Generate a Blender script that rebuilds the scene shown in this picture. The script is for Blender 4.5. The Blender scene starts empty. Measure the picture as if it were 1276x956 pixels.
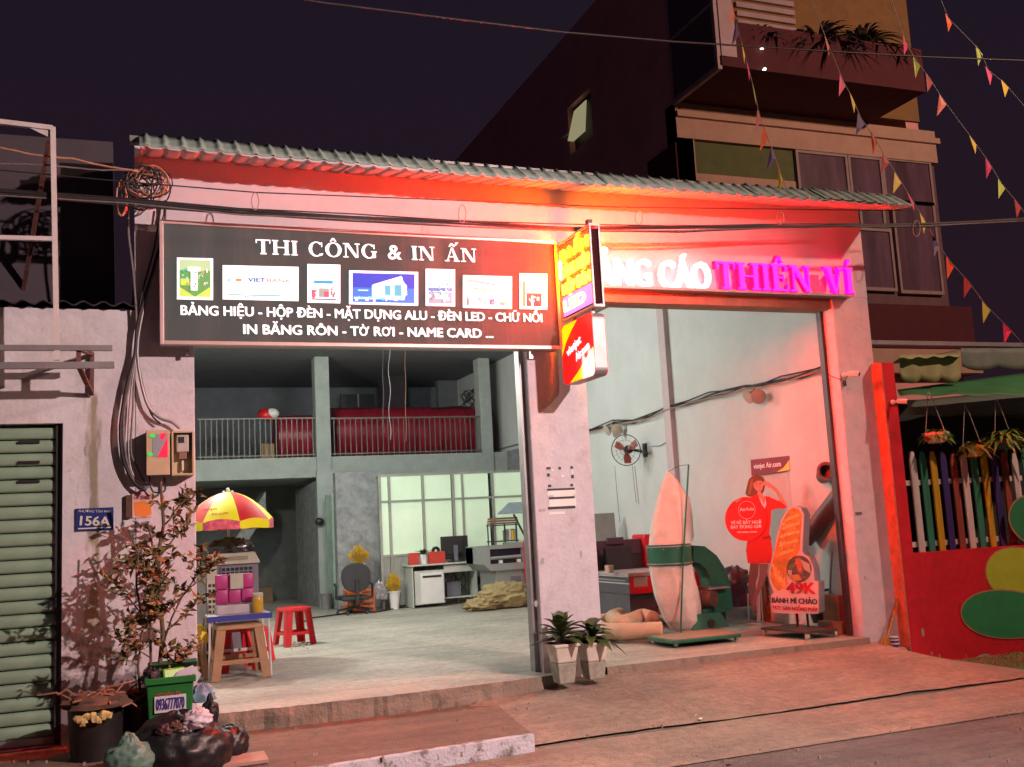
import bpy, math, random
from mathutils import Vector as V, Matrix, noise as NZ
random.seed(7)
sc = bpy.context.scene
# ------------------------------------------------------------------ camera
PW, PH, F = 1276.0, 956.0, 1269.95
YAW, PITCH, ROLL = math.radians(21.34), math.radians(7.791), math.radians(-3.064)
CAM = V((0, 0, 1.45))
fw = V((math.sin(YAW)*math.cos(PITCH), math.cos(YAW)*math.cos(PITCH), math.sin(PITCH)))
r0 = V((math.cos(YAW), -math.sin(YAW), 0)); u0 = r0.cross(fw)
rt = r0*math.cos(ROLL) + u0*math.sin(ROLL); up = -r0*math.sin(ROLL) + u0*math.cos(ROLL)
cam = bpy.data.objects.new('camera', bpy.data.cameras.new('camera'))
cam.matrix_world = Matrix.Translation(CAM) @ Matrix((rt, up, -fw)).transposed().to_4x4()
cam.data.sensor_width = 36; cam.data.lens = F/PW*36; cam.data.clip_end = 500; cam.data.clip_start = .05
sc.collection.objects.link(cam); sc.camera = cam
# ------------------------------------------------------------------ night sky, lamp, exposure
w = bpy.data.worlds.new('World'); sc.world = w; w.use_nodes = True
nt = w.node_tree; bg = nt.nodes['Background']; bg.inputs[1].default_value = 1.0
tc = nt.nodes.new('ShaderNodeTexCoord'); sp = nt.nodes.new('ShaderNodeSeparateXYZ'); rp = nt.nodes.new('ShaderNodeValToRGB')
nt.links.new(tc.outputs['Generated'], sp.inputs[0]); nt.links.new(sp.outputs['Z'], rp.inputs[0]); nt.links.new(rp.outputs[0], bg.inputs[0])
rp.color_ramp.elements[0].position = 0.0; rp.color_ramp.elements[0].color = (.020, .0088, .0145, 1)
rp.color_ramp.elements[1].position = .75; rp.color_ramp.elements[1].color = (.0085, .0078, .0165, 1)
sc.view_settings.view_transform = 'Standard'; sc.view_settings.look = 'None'; sc.view_settings.exposure = 0; sc.view_settings.gamma = 1
STREET = (6.6, 1.2, 5.4)
def lamp(name, kind, loc, energy, col, **k):
    l = bpy.data.lights.new(name, kind); l.energy = energy; l.color = col
    for a, b in k.items(): setattr(l, a, b)
    o = bpy.data.objects.new(name, l); o.location = loc; sc.collection.objects.link(o); return o
sl = lamp('unseen_outdoor_light', 'SPOT', STREET, 4900, (1, .69, .63), spot_size=math.radians(121), spot_blend=1.0, shadow_soft_size=.07)
sl.rotation_euler = (V((-3.1, 9.5, -.9)) - V(STREET)).to_track_quat('-Z', 'Y').to_euler()
lamp('unseen_outdoor_light', 'POINT', (13.2, 4.0, 8.8), 2600, (1, .58, .44), shadow_soft_size=.15)  # added lamp with no such source seen, brightens the right side
lamp('ceiling_light', 'POINT', (.8, 14.3, 3.8), 540, (1, .97, .84), shadow_soft_size=.12)
lamp('rear_light', 'POINT', (4.0, 15.6, 4.4), 320, (.97, 1, .94), shadow_soft_size=.3)

# ------------------------------------------------------------------ helpers
def ray(px, py): return fw + rt*((px-PW/2)/F) - up*((py-PH/2)/F)
def at(px, py, Y=None, X=None, Z=None, pl=None):
    d = ray(px, py)
    if pl: t = (pl[0]-CAM).dot(pl[1]) / d.dot(pl[1])
    elif Y is not None: t = (Y-CAM.y)/d.y
    elif X is not None: t = (X-CAM.x)/d.x
    else: t = (Z-CAM.z)/d.z
    return CAM + d*t
def R4(x0, y0, x1, y1, Y):
    mx, my = (x0+x1)/2, (y0+y1)/2
    return at(x0, my, Y).x, at(x1, my, Y).x, at(mx, y1, Y).z, at(mx, y0, Y).z
def frame(n):
    n = V(n).normalized(); u = V((0, 0, 1)).cross(n).normalized(); return u, n.cross(u), n
FRONT = frame((0, -1, 0)); LEFT = frame((-1, 0, 0)); RIGHT = frame((1, 0, 0)); TOP = (V((1,0,0)), V((0,1,0)), V((0,0,1)))

class MB:
    def __init__(s): s.v = []; s.f = []
    def add(s, vs, fs):
        k = len(s.v); s.v += [tuple(v) for v in vs]; s.f += [tuple(i+k for i in f) for f in fs]; return s
    def box(s, x0, x1, y0, y1, z0, z1):
        vs = [(x, y, z) for z in (z0, z1) for y in (y0, y1) for x in (x0, x1)]
        return s.add(vs, [(0,2,3,1), (4,5,7,6), (0,1,5,4), (2,6,7,3), (0,4,6,2), (1,3,7,5)])
    def obox(s, c, u, v, n, a, b, d):    # centred box with half sizes a, b, d along u, v, n
        c = V(c); vs = [c + u*(a*i) + v*(b*j) + n*(d*k) for k in (-1, 1) for j in (-1, 1) for i in (-1, 1)]
        return s.add(vs, [(0,2,3,1), (4,5,7,6), (0,1,5,4), (2,6,7,3), (0,4,6,2), (1,3,7,5)])
    def hull8(s, b, t):                   # bottom quad, top quad
        return s.add(list(b)+list(t), [(3,2,1,0), (4,5,6,7), (0,1,5,4), (1,2,6,5), (2,3,7,6), (3,0,4,7)])
    def prism(s, pts, n, d):              # polygon extruded from pts (front) back along -n*d
        pts = [V(p) for p in pts]; n = V(n); m = len(pts)
        ar = V((0,0,0))
        for i in range(m): ar += pts[i].cross(pts[(i+1) % m])
        if ar.dot(n) < 0: pts.reverse()
        return s.add(pts + [p - n*d for p in pts], [tuple(range(m)), tuple(range(2*m-1, m-1, -1))] + [(i, i+m, (i+1) % m+m, (i+1) % m) for i in range(m)])
    def tube(s, pts, r, seg=6, r2=None, cap=True):
        pts = [V(p) for p in pts]; n = len(pts); vs = []; fs = []
        prev = None
        for i, p in enumerate(pts):
            d = (pts[min(i+1, n-1)] - pts[max(i-1, 0)])
            d = d.normalized() if d.length > 1e-9 else V((0,0,1))
            if prev is None: a = d.orthogonal().normalized()
            else:
                a = prev - d*prev.dot(d); a = a.normalized() if a.length > 1e-6 else d.orthogonal().normalized()
            prev = a; b = d.cross(a)
            rr = r[i] if isinstance(r, (list, tuple)) else (r if r2 is None else r + (r2-r)*i/max(1, n-1))
            for k in range(seg):
                t = 2*math.pi*k/seg; vs.append(p + (a*math.cos(t) + b*math.sin(t))*rr)
        for i in range(n-1):
            for k in range(seg): fs.append((i*seg+k, i*seg+(k+1) % seg, (i+1)*seg+(k+1) % seg, (i+1)*seg+k))
        if cap: fs += [tuple(range(seg-1, -1, -1)), tuple((n-1)*seg+k for k in range(seg))]
        return s.add(vs, fs)
    def lathe(s, c, prof, seg=16, axis=(0, 0, 1), cap=True, sx=1, sy=1):   # prof: (r, h)
        n = V(axis).normalized(); a = n.orthogonal().normalized() if abs(n.z) < .99 else V((1,0,0)); b = n.cross(a); c = V(c)
        vs = [c + a*(r*math.cos(2*math.pi*k/seg)*sx) + b*(r*math.sin(2*math.pi*k/seg)*sy) + n*h for r, h in prof for k in range(seg)]
        fs = [(i*seg+k, i*seg+(k+1) % seg, (i+1)*seg+(k+1) % seg, (i+1)*seg+k) for i in range(len(prof)-1) for k in range(seg)]
        if cap: fs += [tuple(range(seg-1, -1, -1)), tuple((len(prof)-1)*seg+k for k in range(seg))]
        return s.add(vs, fs)
    def ball(s, c, rx, ry, rz, seg=12, ring=8, jit=0):
        c = V(c); vs = [c + V((0, 0, -rz))]; fs = []
        for i in range(1, ring):
            t = math.pi*i/ring
            for k in range(seg):
                p = 2*math.pi*k/seg; j = 1+random.uniform(-jit, jit)
                vs.append(c + V((rx*math.sin(t)*math.cos(p)*j, ry*math.sin(t)*math.sin(p)*j, -rz*math.cos(t)*j)))
        vs.append(c + V((0, 0, rz)))
        for k in range(seg):
            fs.append((0, 1+(k+1) % seg, 1+k)); fs.append((len(vs)-1, 1+(ring-2)*seg+k, 1+(ring-2)*seg+(k+1) % seg))
            for i in range(ring-2): fs.append((1+i*seg+k, 1+i*seg+(k+1) % seg, 1+(i+1)*seg+(k+1) % seg, 1+(i+1)*seg+k))
        return s.add(vs, fs)
    def grid(s, fn, nu, nv):
        vs = [fn(i/nu, j/nv) for j in range(nv+1) for i in range(nu+1)]
        return s.add(vs, [(j*(nu+1)+i, j*(nu+1)+i+1, (j+1)*(nu+1)+i+1, (j+1)*(nu+1)+i) for j in range(nv) for i in range(nu)])
    def mesh(s, me, O, u, v, n, sx, sy, sz):
        return s.add([O + u*(q.co.x*sx) + v*(q.co.y*sy) + n*(q.co.z*sz) for q in me.vertices], [tuple(p.vertices) for p in me.polygons])

ORG = {}
def link(o, parent=None, org=V((0, 0, 0))):
    sc.collection.objects.link(o); o.parent = parent; ORG[o.name] = org
def part(name, mb, mat, parent=None, smooth=False, bevel=0, label=None, solid=0, sub=0):
    org = ORG[parent.name] if parent else (sum((V(v) for v in mb.v), V((0,0,0)))/max(1, len(mb.v)))
    if not parent: org = V((org.x, org.y, min(v[2] for v in mb.v)))
    me = bpy.data.meshes.new(name); me.from_pydata([tuple(V(v)-org) for v in mb.v], [], mb.f); me.validate()
    if mat: me.materials.append(mat)
    if smooth:
        me.polygons.foreach_set('use_smooth', [True]*len(me.polygons))
        if smooth != 'all':
            try: me.set_sharp_from_angle(angle=math.radians(40))
            except Exception: pass
    o = bpy.data.objects.new(name, me); link(o, parent, org)
    if not parent: o.location = org
    if bevel:
        b = o.modifiers.new('bevel', 'BEVEL'); b.width = bevel; b.segments = 2; b.limit_method = 'ANGLE'; b.harden_normals = False
    if solid:
        b = o.modifiers.new('solid', 'SOLIDIFY'); b.thickness = solid
    if sub:
        b = o.modifiers.new('sub', 'SUBSURF'); b.levels = b.render_levels = sub
    if label: o['label'] = label
    return o
def thing(name, label, cat, loc, group=None, kind=None):
    o = bpy.data.objects.new(name, None); o.empty_display_size = .1; link(o, None, V(loc)); o.location = loc
    return tag(o, label, cat, group, kind)
def tag(o, label=None, cat=None, group=None, kind=None):
    if label: o['label'] = label
    if cat: o['category'] = cat
    if group: o['group'] = group
    if kind: o['kind'] = kind
    return o
def struct(name, mb, mat, **k):
    o = part(name, mb, mat, **k); o['kind'] = 'structure'; return o
def inst(name, src, parent, loc):
    o = bpy.data.objects.new(name, src.data); link(o, parent, ORG[parent.name]); o.location = loc; return o
def kids(o): return [c for c in bpy.data.objects if c.parent == o]
def dup(root, loc, rz=0, label=None, sc_=1):
    r = root.copy(); sc.collection.objects.link(r); r.location = loc; r.rotation_euler = (0, 0, rz); r.scale = (sc_,)*3; ORG[r.name] = V(loc)
    if label: r['label'] = label
    for ch in kids(root):
        c = ch.copy(); sc.collection.objects.link(c); c.parent = r
        for g in kids(ch):
            d = g.copy(); sc.collection.objects.link(d); d.parent = c
    return r

# ------------------------------------------------------------------ materials
def M(name, col, rough=.7, metal=0, var=.15, scale=5, bump=0, bscale=40, emit=0, ecol=None, spec=.5, dirt=0, dcol=(.05, .04, .03), dscale=1.5, dlo=.5, dhi=.7, alpha=1, trans=0, streak=0):
    m = bpy.data.materials.new(name); m.use_nodes = True; t = m.node_tree; b = t.nodes['Principled BSDF']
    L = t.links.new; N = t.nodes.new
    b.inputs['Roughness'].default_value = rough; b.inputs['Metallic'].default_value = metal
    b.inputs['Specular IOR Level'].default_value = spec; b.inputs['Alpha'].default_value = alpha
    b.inputs['Transmission Weight'].default_value = trans
    tcn = N('ShaderNodeTexCoord'); co = tcn.outputs['Object']
    if streak:
        mp = N('ShaderNodeMapping'); mp.inputs['Scale'].default_value = (1, 1, streak); L(co, mp.inputs[0]); co = mp.outputs[0]
    nz = N('ShaderNodeTexNoise'); nz.inputs['Scale'].default_value = scale; nz.inputs['Detail'].default_value = 6; nz.inputs['Roughness'].default_value = .65
    L(co, nz.inputs['Vector'])
    mr = N('ShaderNodeMapRange'); mr.inputs[1].default_value = .3; mr.inputs[2].default_value = .7; mr.inputs[3].default_value = 1-var; mr.inputs[4].default_value = 1+var
    L(nz.outputs[0], mr.inputs[0])
    mx = N('ShaderNodeMix'); mx.data_type = 'RGBA'; mx.blend_type = 'MULTIPLY'; mx.inputs[0].default_value = 1
    mx.inputs['A'].default_value = (*col, 1); L(mr.outputs[0], mx.inputs['B']); out = mx.outputs['Result']
    if dirt:
        n2 = N('ShaderNodeTexNoise'); n2.inputs['Scale'].default_value = dscale; n2.inputs['Detail'].default_value = 8; n2.inputs['Roughness'].default_value = .7; L(co, n2.inputs['Vector'])
        m2 = N('ShaderNodeMapRange'); m2.inputs[1].default_value = dlo; m2.inputs[2].default_value = dhi; m2.inputs[4].default_value = dirt; L(n2.outputs[0], m2.inputs[0])
        x2 = N('ShaderNodeMix'); x2.data_type = 'RGBA'; L(m2.outputs[0], x2.inputs[0]); L(out, x2.inputs['A']); x2.inputs['B'].default_value = (*dcol, 1); out = x2.outputs['Result']
    L(out, b.inputs['Base Color'])
    if bump:
        nb = N('ShaderNodeTexNoise'); nb.inputs['Scale'].default_value = bscale; nb.inputs['Detail'].default_value = 4; L(co, nb.inputs['Vector'])
        bn = N('ShaderNodeBump'); bn.inputs['Strength'].default_value = bump; bn.inputs['Distance'].default_value = .02; L(nb.outputs[0], bn.inputs['Height']); L(bn.outputs[0], b.inputs['Normal'])
    if emit:
        b.inputs['Emission Color'].default_value = (*(ecol or col), 1); b.inputs['Emission Strength'].default_value = emit
    return m
def ground_mat(name, col, dark, crack=.0, sc1=1.2, bump=.5, rough=.85):
    m = M(name, col, rough, var=.28, scale=14, bump=bump, bscale=55, dirt=.75, dcol=dark, dscale=sc1, dlo=.42, dhi=.72)
    t = m.node_tree; L = t.links.new; N = t.nodes.new; b = t.nodes['Principled BSDF']; src = b.inputs['Base Color'].links[0].from_socket
    g = N('ShaderNodeNewGeometry'); out = src
    def mr(a, f0, f1, t0, t1):
        q = N('ShaderNodeMapRange'); L(a, q.inputs[0]); q.inputs[1].default_value = f0; q.inputs[2].default_value = f1; q.inputs[3].default_value = t0; q.inputs[4].default_value = t1; return q.outputs[0]
    def mix(fac, a, c):
        x = N('ShaderNodeMix'); x.data_type = 'RGBA'; L(fac, x.inputs[0]); L(a, x.inputs['A']); x.inputs['B'].default_value = (*c, 1); return x.outputs['Result']
    # warped coordinates for hairline cracks
    n0 = N('ShaderNodeTexNoise'); n0.inputs['Scale'].default_value = 1.7; n0.inputs['Detail'].default_value = 7; L(g.outputs['Position'], n0.inputs['Vector'])
    vm = N('ShaderNodeVectorMath'); vm.operation = 'SCALE'; vm.inputs['Scale'].default_value = 1.1; L(n0.outputs['Color'], vm.inputs[0])
    va = N('ShaderNodeVectorMath'); va.operation = 'ADD'; L(g.outputs['Position'], va.inputs[0]); L(vm.outputs[0], va.inputs[1])
    vo = N('ShaderNodeTexVoronoi'); vo.feature = 'DISTANCE_TO_EDGE'; vo.inputs['Scale'].default_value = .42; L(va.outputs[0], vo.inputs['Vector'])
    if crack: out = mix(mr(vo.outputs['Distance'], .0015, .005, crack, 0), out, tuple(q*.35 for q in dark))
    # long smears left by dragging and tyres
    mp = N('ShaderNodeMapping'); mp.inputs['Scale'].default_value = (.35, 2.6, 1); mp.inputs['Rotation'].default_value = (0, 0, .35); L(g.outputs['Position'], mp.inputs[0])
    n1 = N('ShaderNodeTexNoise'); n1.inputs['Scale'].default_value = 1.6; n1.inputs['Detail'].default_value = 9; n1.inputs['Roughness'].default_value = .7; L(mp.outputs[0], n1.inputs['Vector'])
    out = mix(mr(n1.outputs[0], .50, .70, 0, .55), out, tuple(q*.8 for q in dark))
    out = mix(mr(n1.outputs[0], .46, .34, 0, .35), out, tuple(min(1, q*1.35) for q in col))
    # fine grit and dark spots
    n2 = N('ShaderNodeTexNoise'); n2.inputs['Scale'].default_value = 60; n2.inputs['Detail'].default_value = 2; L(g.outputs['Position'], n2.inputs['Vector'])
    out = mix(mr(n2.outputs[0], .66, .74, 0, .6), out, tuple(q*.4 for q in dark)); out = mix(mr(n2.outputs[0], .30, .24, 0, .5), out, tuple(min(1, q*1.6) for q in col))
    L(out, b.inputs['Base Color'])
    return m
WALL = M('pinkish_white_paint', (.60, .57, .63), .8, var=.06, scale=2, bump=.12, bscale=12, dirt=.25, dcol=(.36, .30, .30), dlo=.5, dhi=.8, spec=.2)
WALL_PIL = M('chipped_white_paint', (.58, .55, .61), .8, var=.1, scale=5, bump=.3, bscale=25, dirt=.5, dcol=(.32, .27, .26), dscale=6, dlo=.52, dhi=.75, spec=.2)
WALL_IN = M('interior_paint', (.56, .58, .57), .8, var=.06, scale=1.5, bump=.1, dirt=.3, dcol=(.33, .36, .36), dscale=.9, dlo=.45, dhi=.8, spec=.2)
WALL_PINK = M('pink_interior_pilaster', (.50, .40, .41), .8, var=.08)
CONC = M('grey_concrete', (.26, .27, .28), .9, var=.3, scale=6, bump=.5, bscale=18, dirt=.5, dcol=(.14, .14, .15), dscale=4, spec=.2)
CONC_L = M('pale_concrete', (.36, .40, .38), .9, var=.12, scale=4, bump=.2, spec=.2)
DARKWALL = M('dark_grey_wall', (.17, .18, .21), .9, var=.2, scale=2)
FLOOR = ground_mat('shop_floor_concrete', (.42, .40, .34), (.20, .19, .165), sc1=.9, bump=.3, rough=.6, crack=.12)
APRON = ground_mat('ramp_concrete', (.32, .235, .18), (.16, .13, .115), sc1=1.1, bump=.7, crack=.18)
PLAT = ground_mat('brown_cement', (.20, .13, .095), (.11, .072, .055), sc1=1.0, bump=.6, crack=0)
ASPH = ground_mat('road_asphalt', (.17, .135, .125), (.07, .052, .05), sc1=.8, bump=1.0)
KERBW = M('chipped_white_kerb_paint', (.52, .52, .60), .8, var=.15, dirt=.9, dcol=(.13, .10, .08), dscale=9, dlo=.5, dhi=.62, bump=.5)
EDGE = M('broken_concrete_edge', (.25, .20, .16), .9, var=.15, scale=5, bump=.7, bscale=30, dirt=.7, dcol=(.07, .06, .05), dscale=5)
ROOF = M('grey_green_fibre_cement', (.27, .37, .33), .85, var=.25, scale=8, bump=.3, dirt=.5, dcol=(.08, .10, .08), dscale=3)
SOFF = M('pale_fibre_cement', (.52, .44, .43), .85, var=.15)
METAL_G = M('grey_painted_steel', (.30, .29, .30), .45, .5, var=.15)
METAL_W = M('white_painted_steel', (.62, .58, .58), .5, .1, var=.1)
METAL_D = M('dark_steel', (.05, .05, .055), .5, .4, var=.2)
RUST = M('rusty_red_steel', (.15, .07, .06), .7, .3, var=.4, scale=20)
BLACKR = M('black_rubber', (.018, .017, .02), .6, var=.2)
WIRE_G = M('grey_cable', (.16, .14, .14), .6, var=.3, scale=20)
WIRE_C = M('copper_coloured_cable', (.42, .22, .14), .55, var=.3, scale=10)
CHROME = M('chrome', (.6, .6, .6), .2, 1, var=.05)
SHUT = M('grey_green_shutter', (.29, .44, .32), .45, .2, var=.12, scale=3, dirt=.4, dcol=(.14, .15, .12), dscale=2.5)
OLDW = M('stained_white_wall', (.60, .60, .65), .85, var=.08, scale=3, bump=.3, bscale=15, dirt=.45, dcol=(.42, .36, .30), dscale=2.2, dlo=.5, dhi=.72, spec=.2)
STAIN = M('mildew_stain', (.20, .17, .10), .9, var=.5, scale=14)
RED = M('red_plastic', (.62, .012, .02), .35, var=.1)
BROWNP = M('brown_plastic', (.34, .19, .10), .4, var=.15, scale=8)
BLUE = M('blue_plastic', (.035, .045, .28), .4, var=.1)
YEL = M('yellow_plastic', (.85, .55, .02), .4, var=.1)
WHITE = M('white_plastic', (.75, .75, .73), .45, var=.06)
CREAM = M('cream_plastic', (.42, .40, .33), .5, var=.1)
GREY = M('grey_plastic', (.15, .15, .19), .5, var=.1)
BLACK = M('black_plastic', (.02, .02, .022), .45, var=.1)
GREEN = M('dark_green_steel', (.012, .12, .07), .4, .1, var=.2, scale=8, dirt=.4, dcol=(.02, .03, .025), dscale=5)
def flat(name, c, e=0, r=.6): return M(name, c, r, var=.04, emit=e)

# ------------------------------------------------------------------ text
_tc = {}
def text_mesh(s, off=0.0, ext=.02, res=3):
    key = (s, off, ext)
    if key in _tc: return _tc[key]
    c = bpy.data.curves.new('text', 'FONT'); c.body = s; c.offset = off; c.extrude = ext; c.resolution_u = res; c.size = 1
    o = bpy.data.objects.new('text', c); sc.collection.objects.link(o); bpy.context.view_layer.update()
    me = bpy.data.meshes.new_from_object(o.evaluated_get(bpy.context.evaluated_depsgraph_get()))
    bpy.data.objects.remove(o); _tc[key] = me; return me
_h = text_mesh('H'); CAPH = max(v.co.y for v in _h.vertices)
def text(mb, s, O, fr, width, cap, depth=.004, off=.0):
    """lettering with lower left O on plane frame fr, front face at O + n*depth"""
    u, v, n = fr; me = text_mesh(s, 0, .02)
    xs = [q.co.x for q in me.vertices]; x0, x1 = min(xs), max(xs); k = width/(x1-x0+2*off)
    sh = [(0, 0, 0)] if off <= 0 else [(0, 0, 0), (off, off*.5, -.00025), (2*off, 0, -.0005), (off, -off*.5, -.00075)]
    for dx_, dy_, dz_ in sh: mb.mesh(me, V(O) + u*((dx_-x0)*k) + v*(dy_*k) + n*(depth/2+dz_), u, v, n, k, cap/CAPH*(1-off*.6), depth/.04)
    return mb
def text_letters(s, O, fr, width, cap, depth, off, mat, parent):
    """a line of lettering, every letter a part of its own"""
    u, v, n = fr
    def ext(t):
        xs = [q.co.x for q in text_mesh(t).vertices]; return min(xs), max(xs)
    A, B = ext(s); k = width/(B-A+2*off)
    for i, ch in enumerate(s):
        if ch == ' ': continue
        e = ext(s[:i+1])[1]; c0, c1 = ext(ch); wd = c1-c0
        g = MB(); base = {'Ơ': 'O', 'Ờ': 'Ò', 'Ư': 'U', 'Ữ': 'Ũ', 'Ự': 'Ụ'}.get(ch, ch); P0 = V(O) + u*((e-wd-A)*k)
        if base != ch:
            wb = wd*(.84 if ch in 'ƠỜ' else .80); text(g, base, P0, fr, (wb+2*off)*k, cap, depth, off); wk = (wb+2*off)*k; x0 = wk-.02*k; hh = cap
            g.prism([P0 + u*a + v*b + n*(depth+.0004) for a, b in ((x0-.06*k, hh*.74), (x0+.03*k, hh*.84), (x0+.03*k, hh*1.02), (x0+.13*k, hh*1.02), (x0+.13*k, hh*.82), (x0+.02*k, hh*.66))], n, depth)
        else: text(g, ch, P0, fr, (wd+2*off)*k, cap, depth, off)
        part('letter', g, mat, parent)
def letters_px(s, xa, ya, xb, yb, cap, mat, parent, off, Y):
    a = at(xa, ya, Y=Y); b = at(xb, yb, Y=Y); c = at(xa, ya-cap, Y=Y); u = (b-a).normalized(); n = FRONT[2]; v = n.cross(u).normalized()
    text_letters(s, a, (u, v, n), (b-a).length, (c-a).dot(v), .004, off, mat, parent)
def text_px(mb, s, xa, ya, xb, yb, cap, fr=FRONT, depth=.004, off=0., lift=0, **plane):
    a = at(xa, ya, **plane); b = at(xb, yb, **plane); c = at(xa, ya-cap, **plane)
    u = (b-a).normalized(); n = fr[2]; v = n.cross(u).normalized()
    return text(mb, s, a + n*lift, (u, v, n), (b-a).length, (c-a).dot(v), depth, off)
def arc(cx, cy, rx, ry, a0, a1, n=14): return [(cx+rx*math.cos(math.radians(a0+(a1-a0)*i/n)), cy+ry*math.sin(math.radians(a0+(a1-a0)*i/n))) for i in range(n+1)]
def band(cx, cy, ro, ri, a0, a1, n=14):
    o = arc(cx, cy, *ro, a0, a1, n); i = arc(cx, cy, *ri, a0, a1, n)
    return [[o[k], o[k+1], i[k+1], i[k]] for k in range(n)]
def rc(x0, y0, x1, y1): return [(x0, y0), (x1, y0), (x1, y1), (x0, y1)]
def serif_glyph(ch, S=.20, T=.07):
    def stem(x, y0=0, y1=1): return [rc(x, y0, x+S, y1)] + ([rc(x-.08, 0, x+S+.08, T)] if y0 == 0 else []) + ([rc(x-.08, 1-T, x+S+.08, 1)] if y1 == 1 else [])
    def hat(x): return [[(x-.20, 1.08), (x-.10, 1.08), (x, 1.22), (x+.10, 1.08), (x+.20, 1.08), (x+.06, 1.32), (x-.06, 1.32)]]
    def acute(x, y=1.08): return [[(x-.08, y), (x+.0, y), (x+.18, y+.24), (x+.0, y+.24)]]
    if ch == 'T': return .82, [rc(.31, 0, .31+S, 1), rc(.23, 0, .39+S, T), rc(0, 1-T, .82, 1), rc(0, .74, .06, 1), rc(.76, .74, .82, 1)]
    if ch == 'H': return 1.0, stem(.08) + stem(.72) + [rc(.2, .47, .8, .47+T)]
    if ch == 'I': return .36, stem(.08)
    if ch in 'EÊ':
        g = stem(.08) + [rc(.1, 0, .74, T), rc(.1, 1-T, .7, 1), rc(.2, .47, .56, .47+T), rc(.68, 0, .74, .26), rc(.64, .76, .70, 1), rc(.52, .38, .56, .62)]
        return .76, g + (hat(.38) if ch == 'Ê' else [])
    if ch == 'N': return 1.0, [rc(.12, 0, .12+T, 1), rc(0, 0, .30, T), rc(0, 1-T, .26, 1), rc(.82, 0, .82+T, 1), rc(.70, 1-T, 1.0, 1), [(.10, 1), (.10+S*1.15, 1), (.89, .0), (.89-S*.9, 0)]]
    if ch in 'VÍÝ' and ch == 'V': return .92, [[(.10, 1), (.10+S*1.15, 1), (.54, .0), (.42, .0)], [(.74, 1), (.74+T, 1), (.54, 0), (.46, 0)], rc(0, 1-T, .38, 1), rc(.64, 1-T, .92, 1)]
    if ch == 'Í': return .36, stem(.08) + acute(.16)
    if ch in 'AẤ':
        g = [[(.44, 1), (.54, 1), (.88, 0), (.88-S*1.15, 0)], [(.44, 1), (.50, 1), (.20, 0), (.12, 0)], rc(0, 0, .30, T), rc(.58, 0, .96, T), rc(.25, .30, .66, .30+T)]
        return .96, g + (hat(.48) + acute(.74, 1.16) if ch == 'Ấ' else [])
    if ch in 'CG':
        g = band(.46, .5, (.46, .52), (.26, .45), 42, 318)
        g += [rc(.74, .66, .80, .98)]
        if ch == 'C': g += [[(.76, .22), (.84, .22), (.78, .06), (.70, .10)]]
        else: g += [rc(.66, .04, .86, .44), rc(.58, .44, .94, .44+T)]
        return .94 if ch == 'G' else .88, g
    if ch in 'OÔ': return .96, band(.48, .5, (.48, .52), (.27, .45), 0, 360, 24) + (hat(.48) if ch == 'Ô' else [])
    return .45, []
def serif_text(mb, s, O, fr, width, cap, depth, back=True):
    u, v, n = fr; gl = []; x = 0
    for ch in s:
        if ch == '&':
            me = text_mesh('&', .012); xs = [q.co.x for q in me.vertices]; w_ = (max(xs)-min(xs))*1.35; gl.append((x, me, w_)); x += w_+.1; continue
        w_, g = serif_glyph(ch); gl.append((x, g, w_)); x += w_ + .09
    k = width/(x-.09); out = []
    for x, g, w_ in gl:
        t = mb if mb else MB()
        if isinstance(g, list):
            for i, p in enumerate(g):
                t.prism([V(O) + u*((x+a)*k) + v*(b*cap) + n*(depth - i*.0004) for a, b in p], n, depth - i*.0004)
        else:
            t.mesh(g, V(O) + u*(x*k) + n*depth/2, u, v, n, 1.35*k, cap/CAPH, depth/.04)
        out.append(t)
    return out

D = 9.46        # facade plane
# ================================================================== GROUND
def gz(x, y): return .012*math.sin(x*1.7+y*2.3) + .008*math.sin(x*4.1-y*3.2)
struct('road', MB().grid(lambda a, b: V((-60+a*160, -60+b*160, -.35)), 8, 8), ASPH)
def strip(u, v):
    x = -3 + 14*u; y = 6.75 + .95*v; return V((x, y, -.342 + .045*v + .3*gz(x, y)*v))
struct('roadside_strip', MB().grid(strip, 56, 6), APRON, smooth=True)
CR = lambda x: 7.74 + .03*math.sin(x*2.1) + .035*NZ.noise(V((x*3, 1, 2))) + .02*NZ.noise(V((x*11, 5, 2)))
def ramp(u, v):
    x = 2.98 + u*(8.45-2.98)
    y0 = CR(x) + .004 + .012*max(0, NZ.noise(V((x*5, 9, 1)))); y1 = 9.50 if x < 4.55 or x > 7.85 else 9.46
    y = y0 + (y1-y0)*v
    z0 = -.285; z1 = -.16 + .085*min(1, max(0, (x-2.9)/1.3))
    sx = max(0, (x-7.9)/.55)
    return V((x, y, z0 + (z1-z0)*v**.9 + gz(x, y)*.6*v - .20*sx*v*(1 if x < 9 else 1)))
struct('pavement_ramp', MB().grid(ramp, 80, 26), APRON, smooth=True)
# skirt behind the crack so the ramp has an edge
sk = MB()
pts = [at(0, 0, Y=1)]*0
for i in range(80):
    xa = 2.98+i*(5.47/80); xb = xa+5.47/80
    sk.add([(xa, CR(xa)+.004, -.30), (xb, CR(xb)+.004, -.30), (xb, CR(xb)+.004, -.37), (xa, CR(xa)+.004, -.37)], [(0, 1, 2, 3)])
struct('pavement_ramp_edge', sk, EDGE)
rng = random.Random(3)

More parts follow.
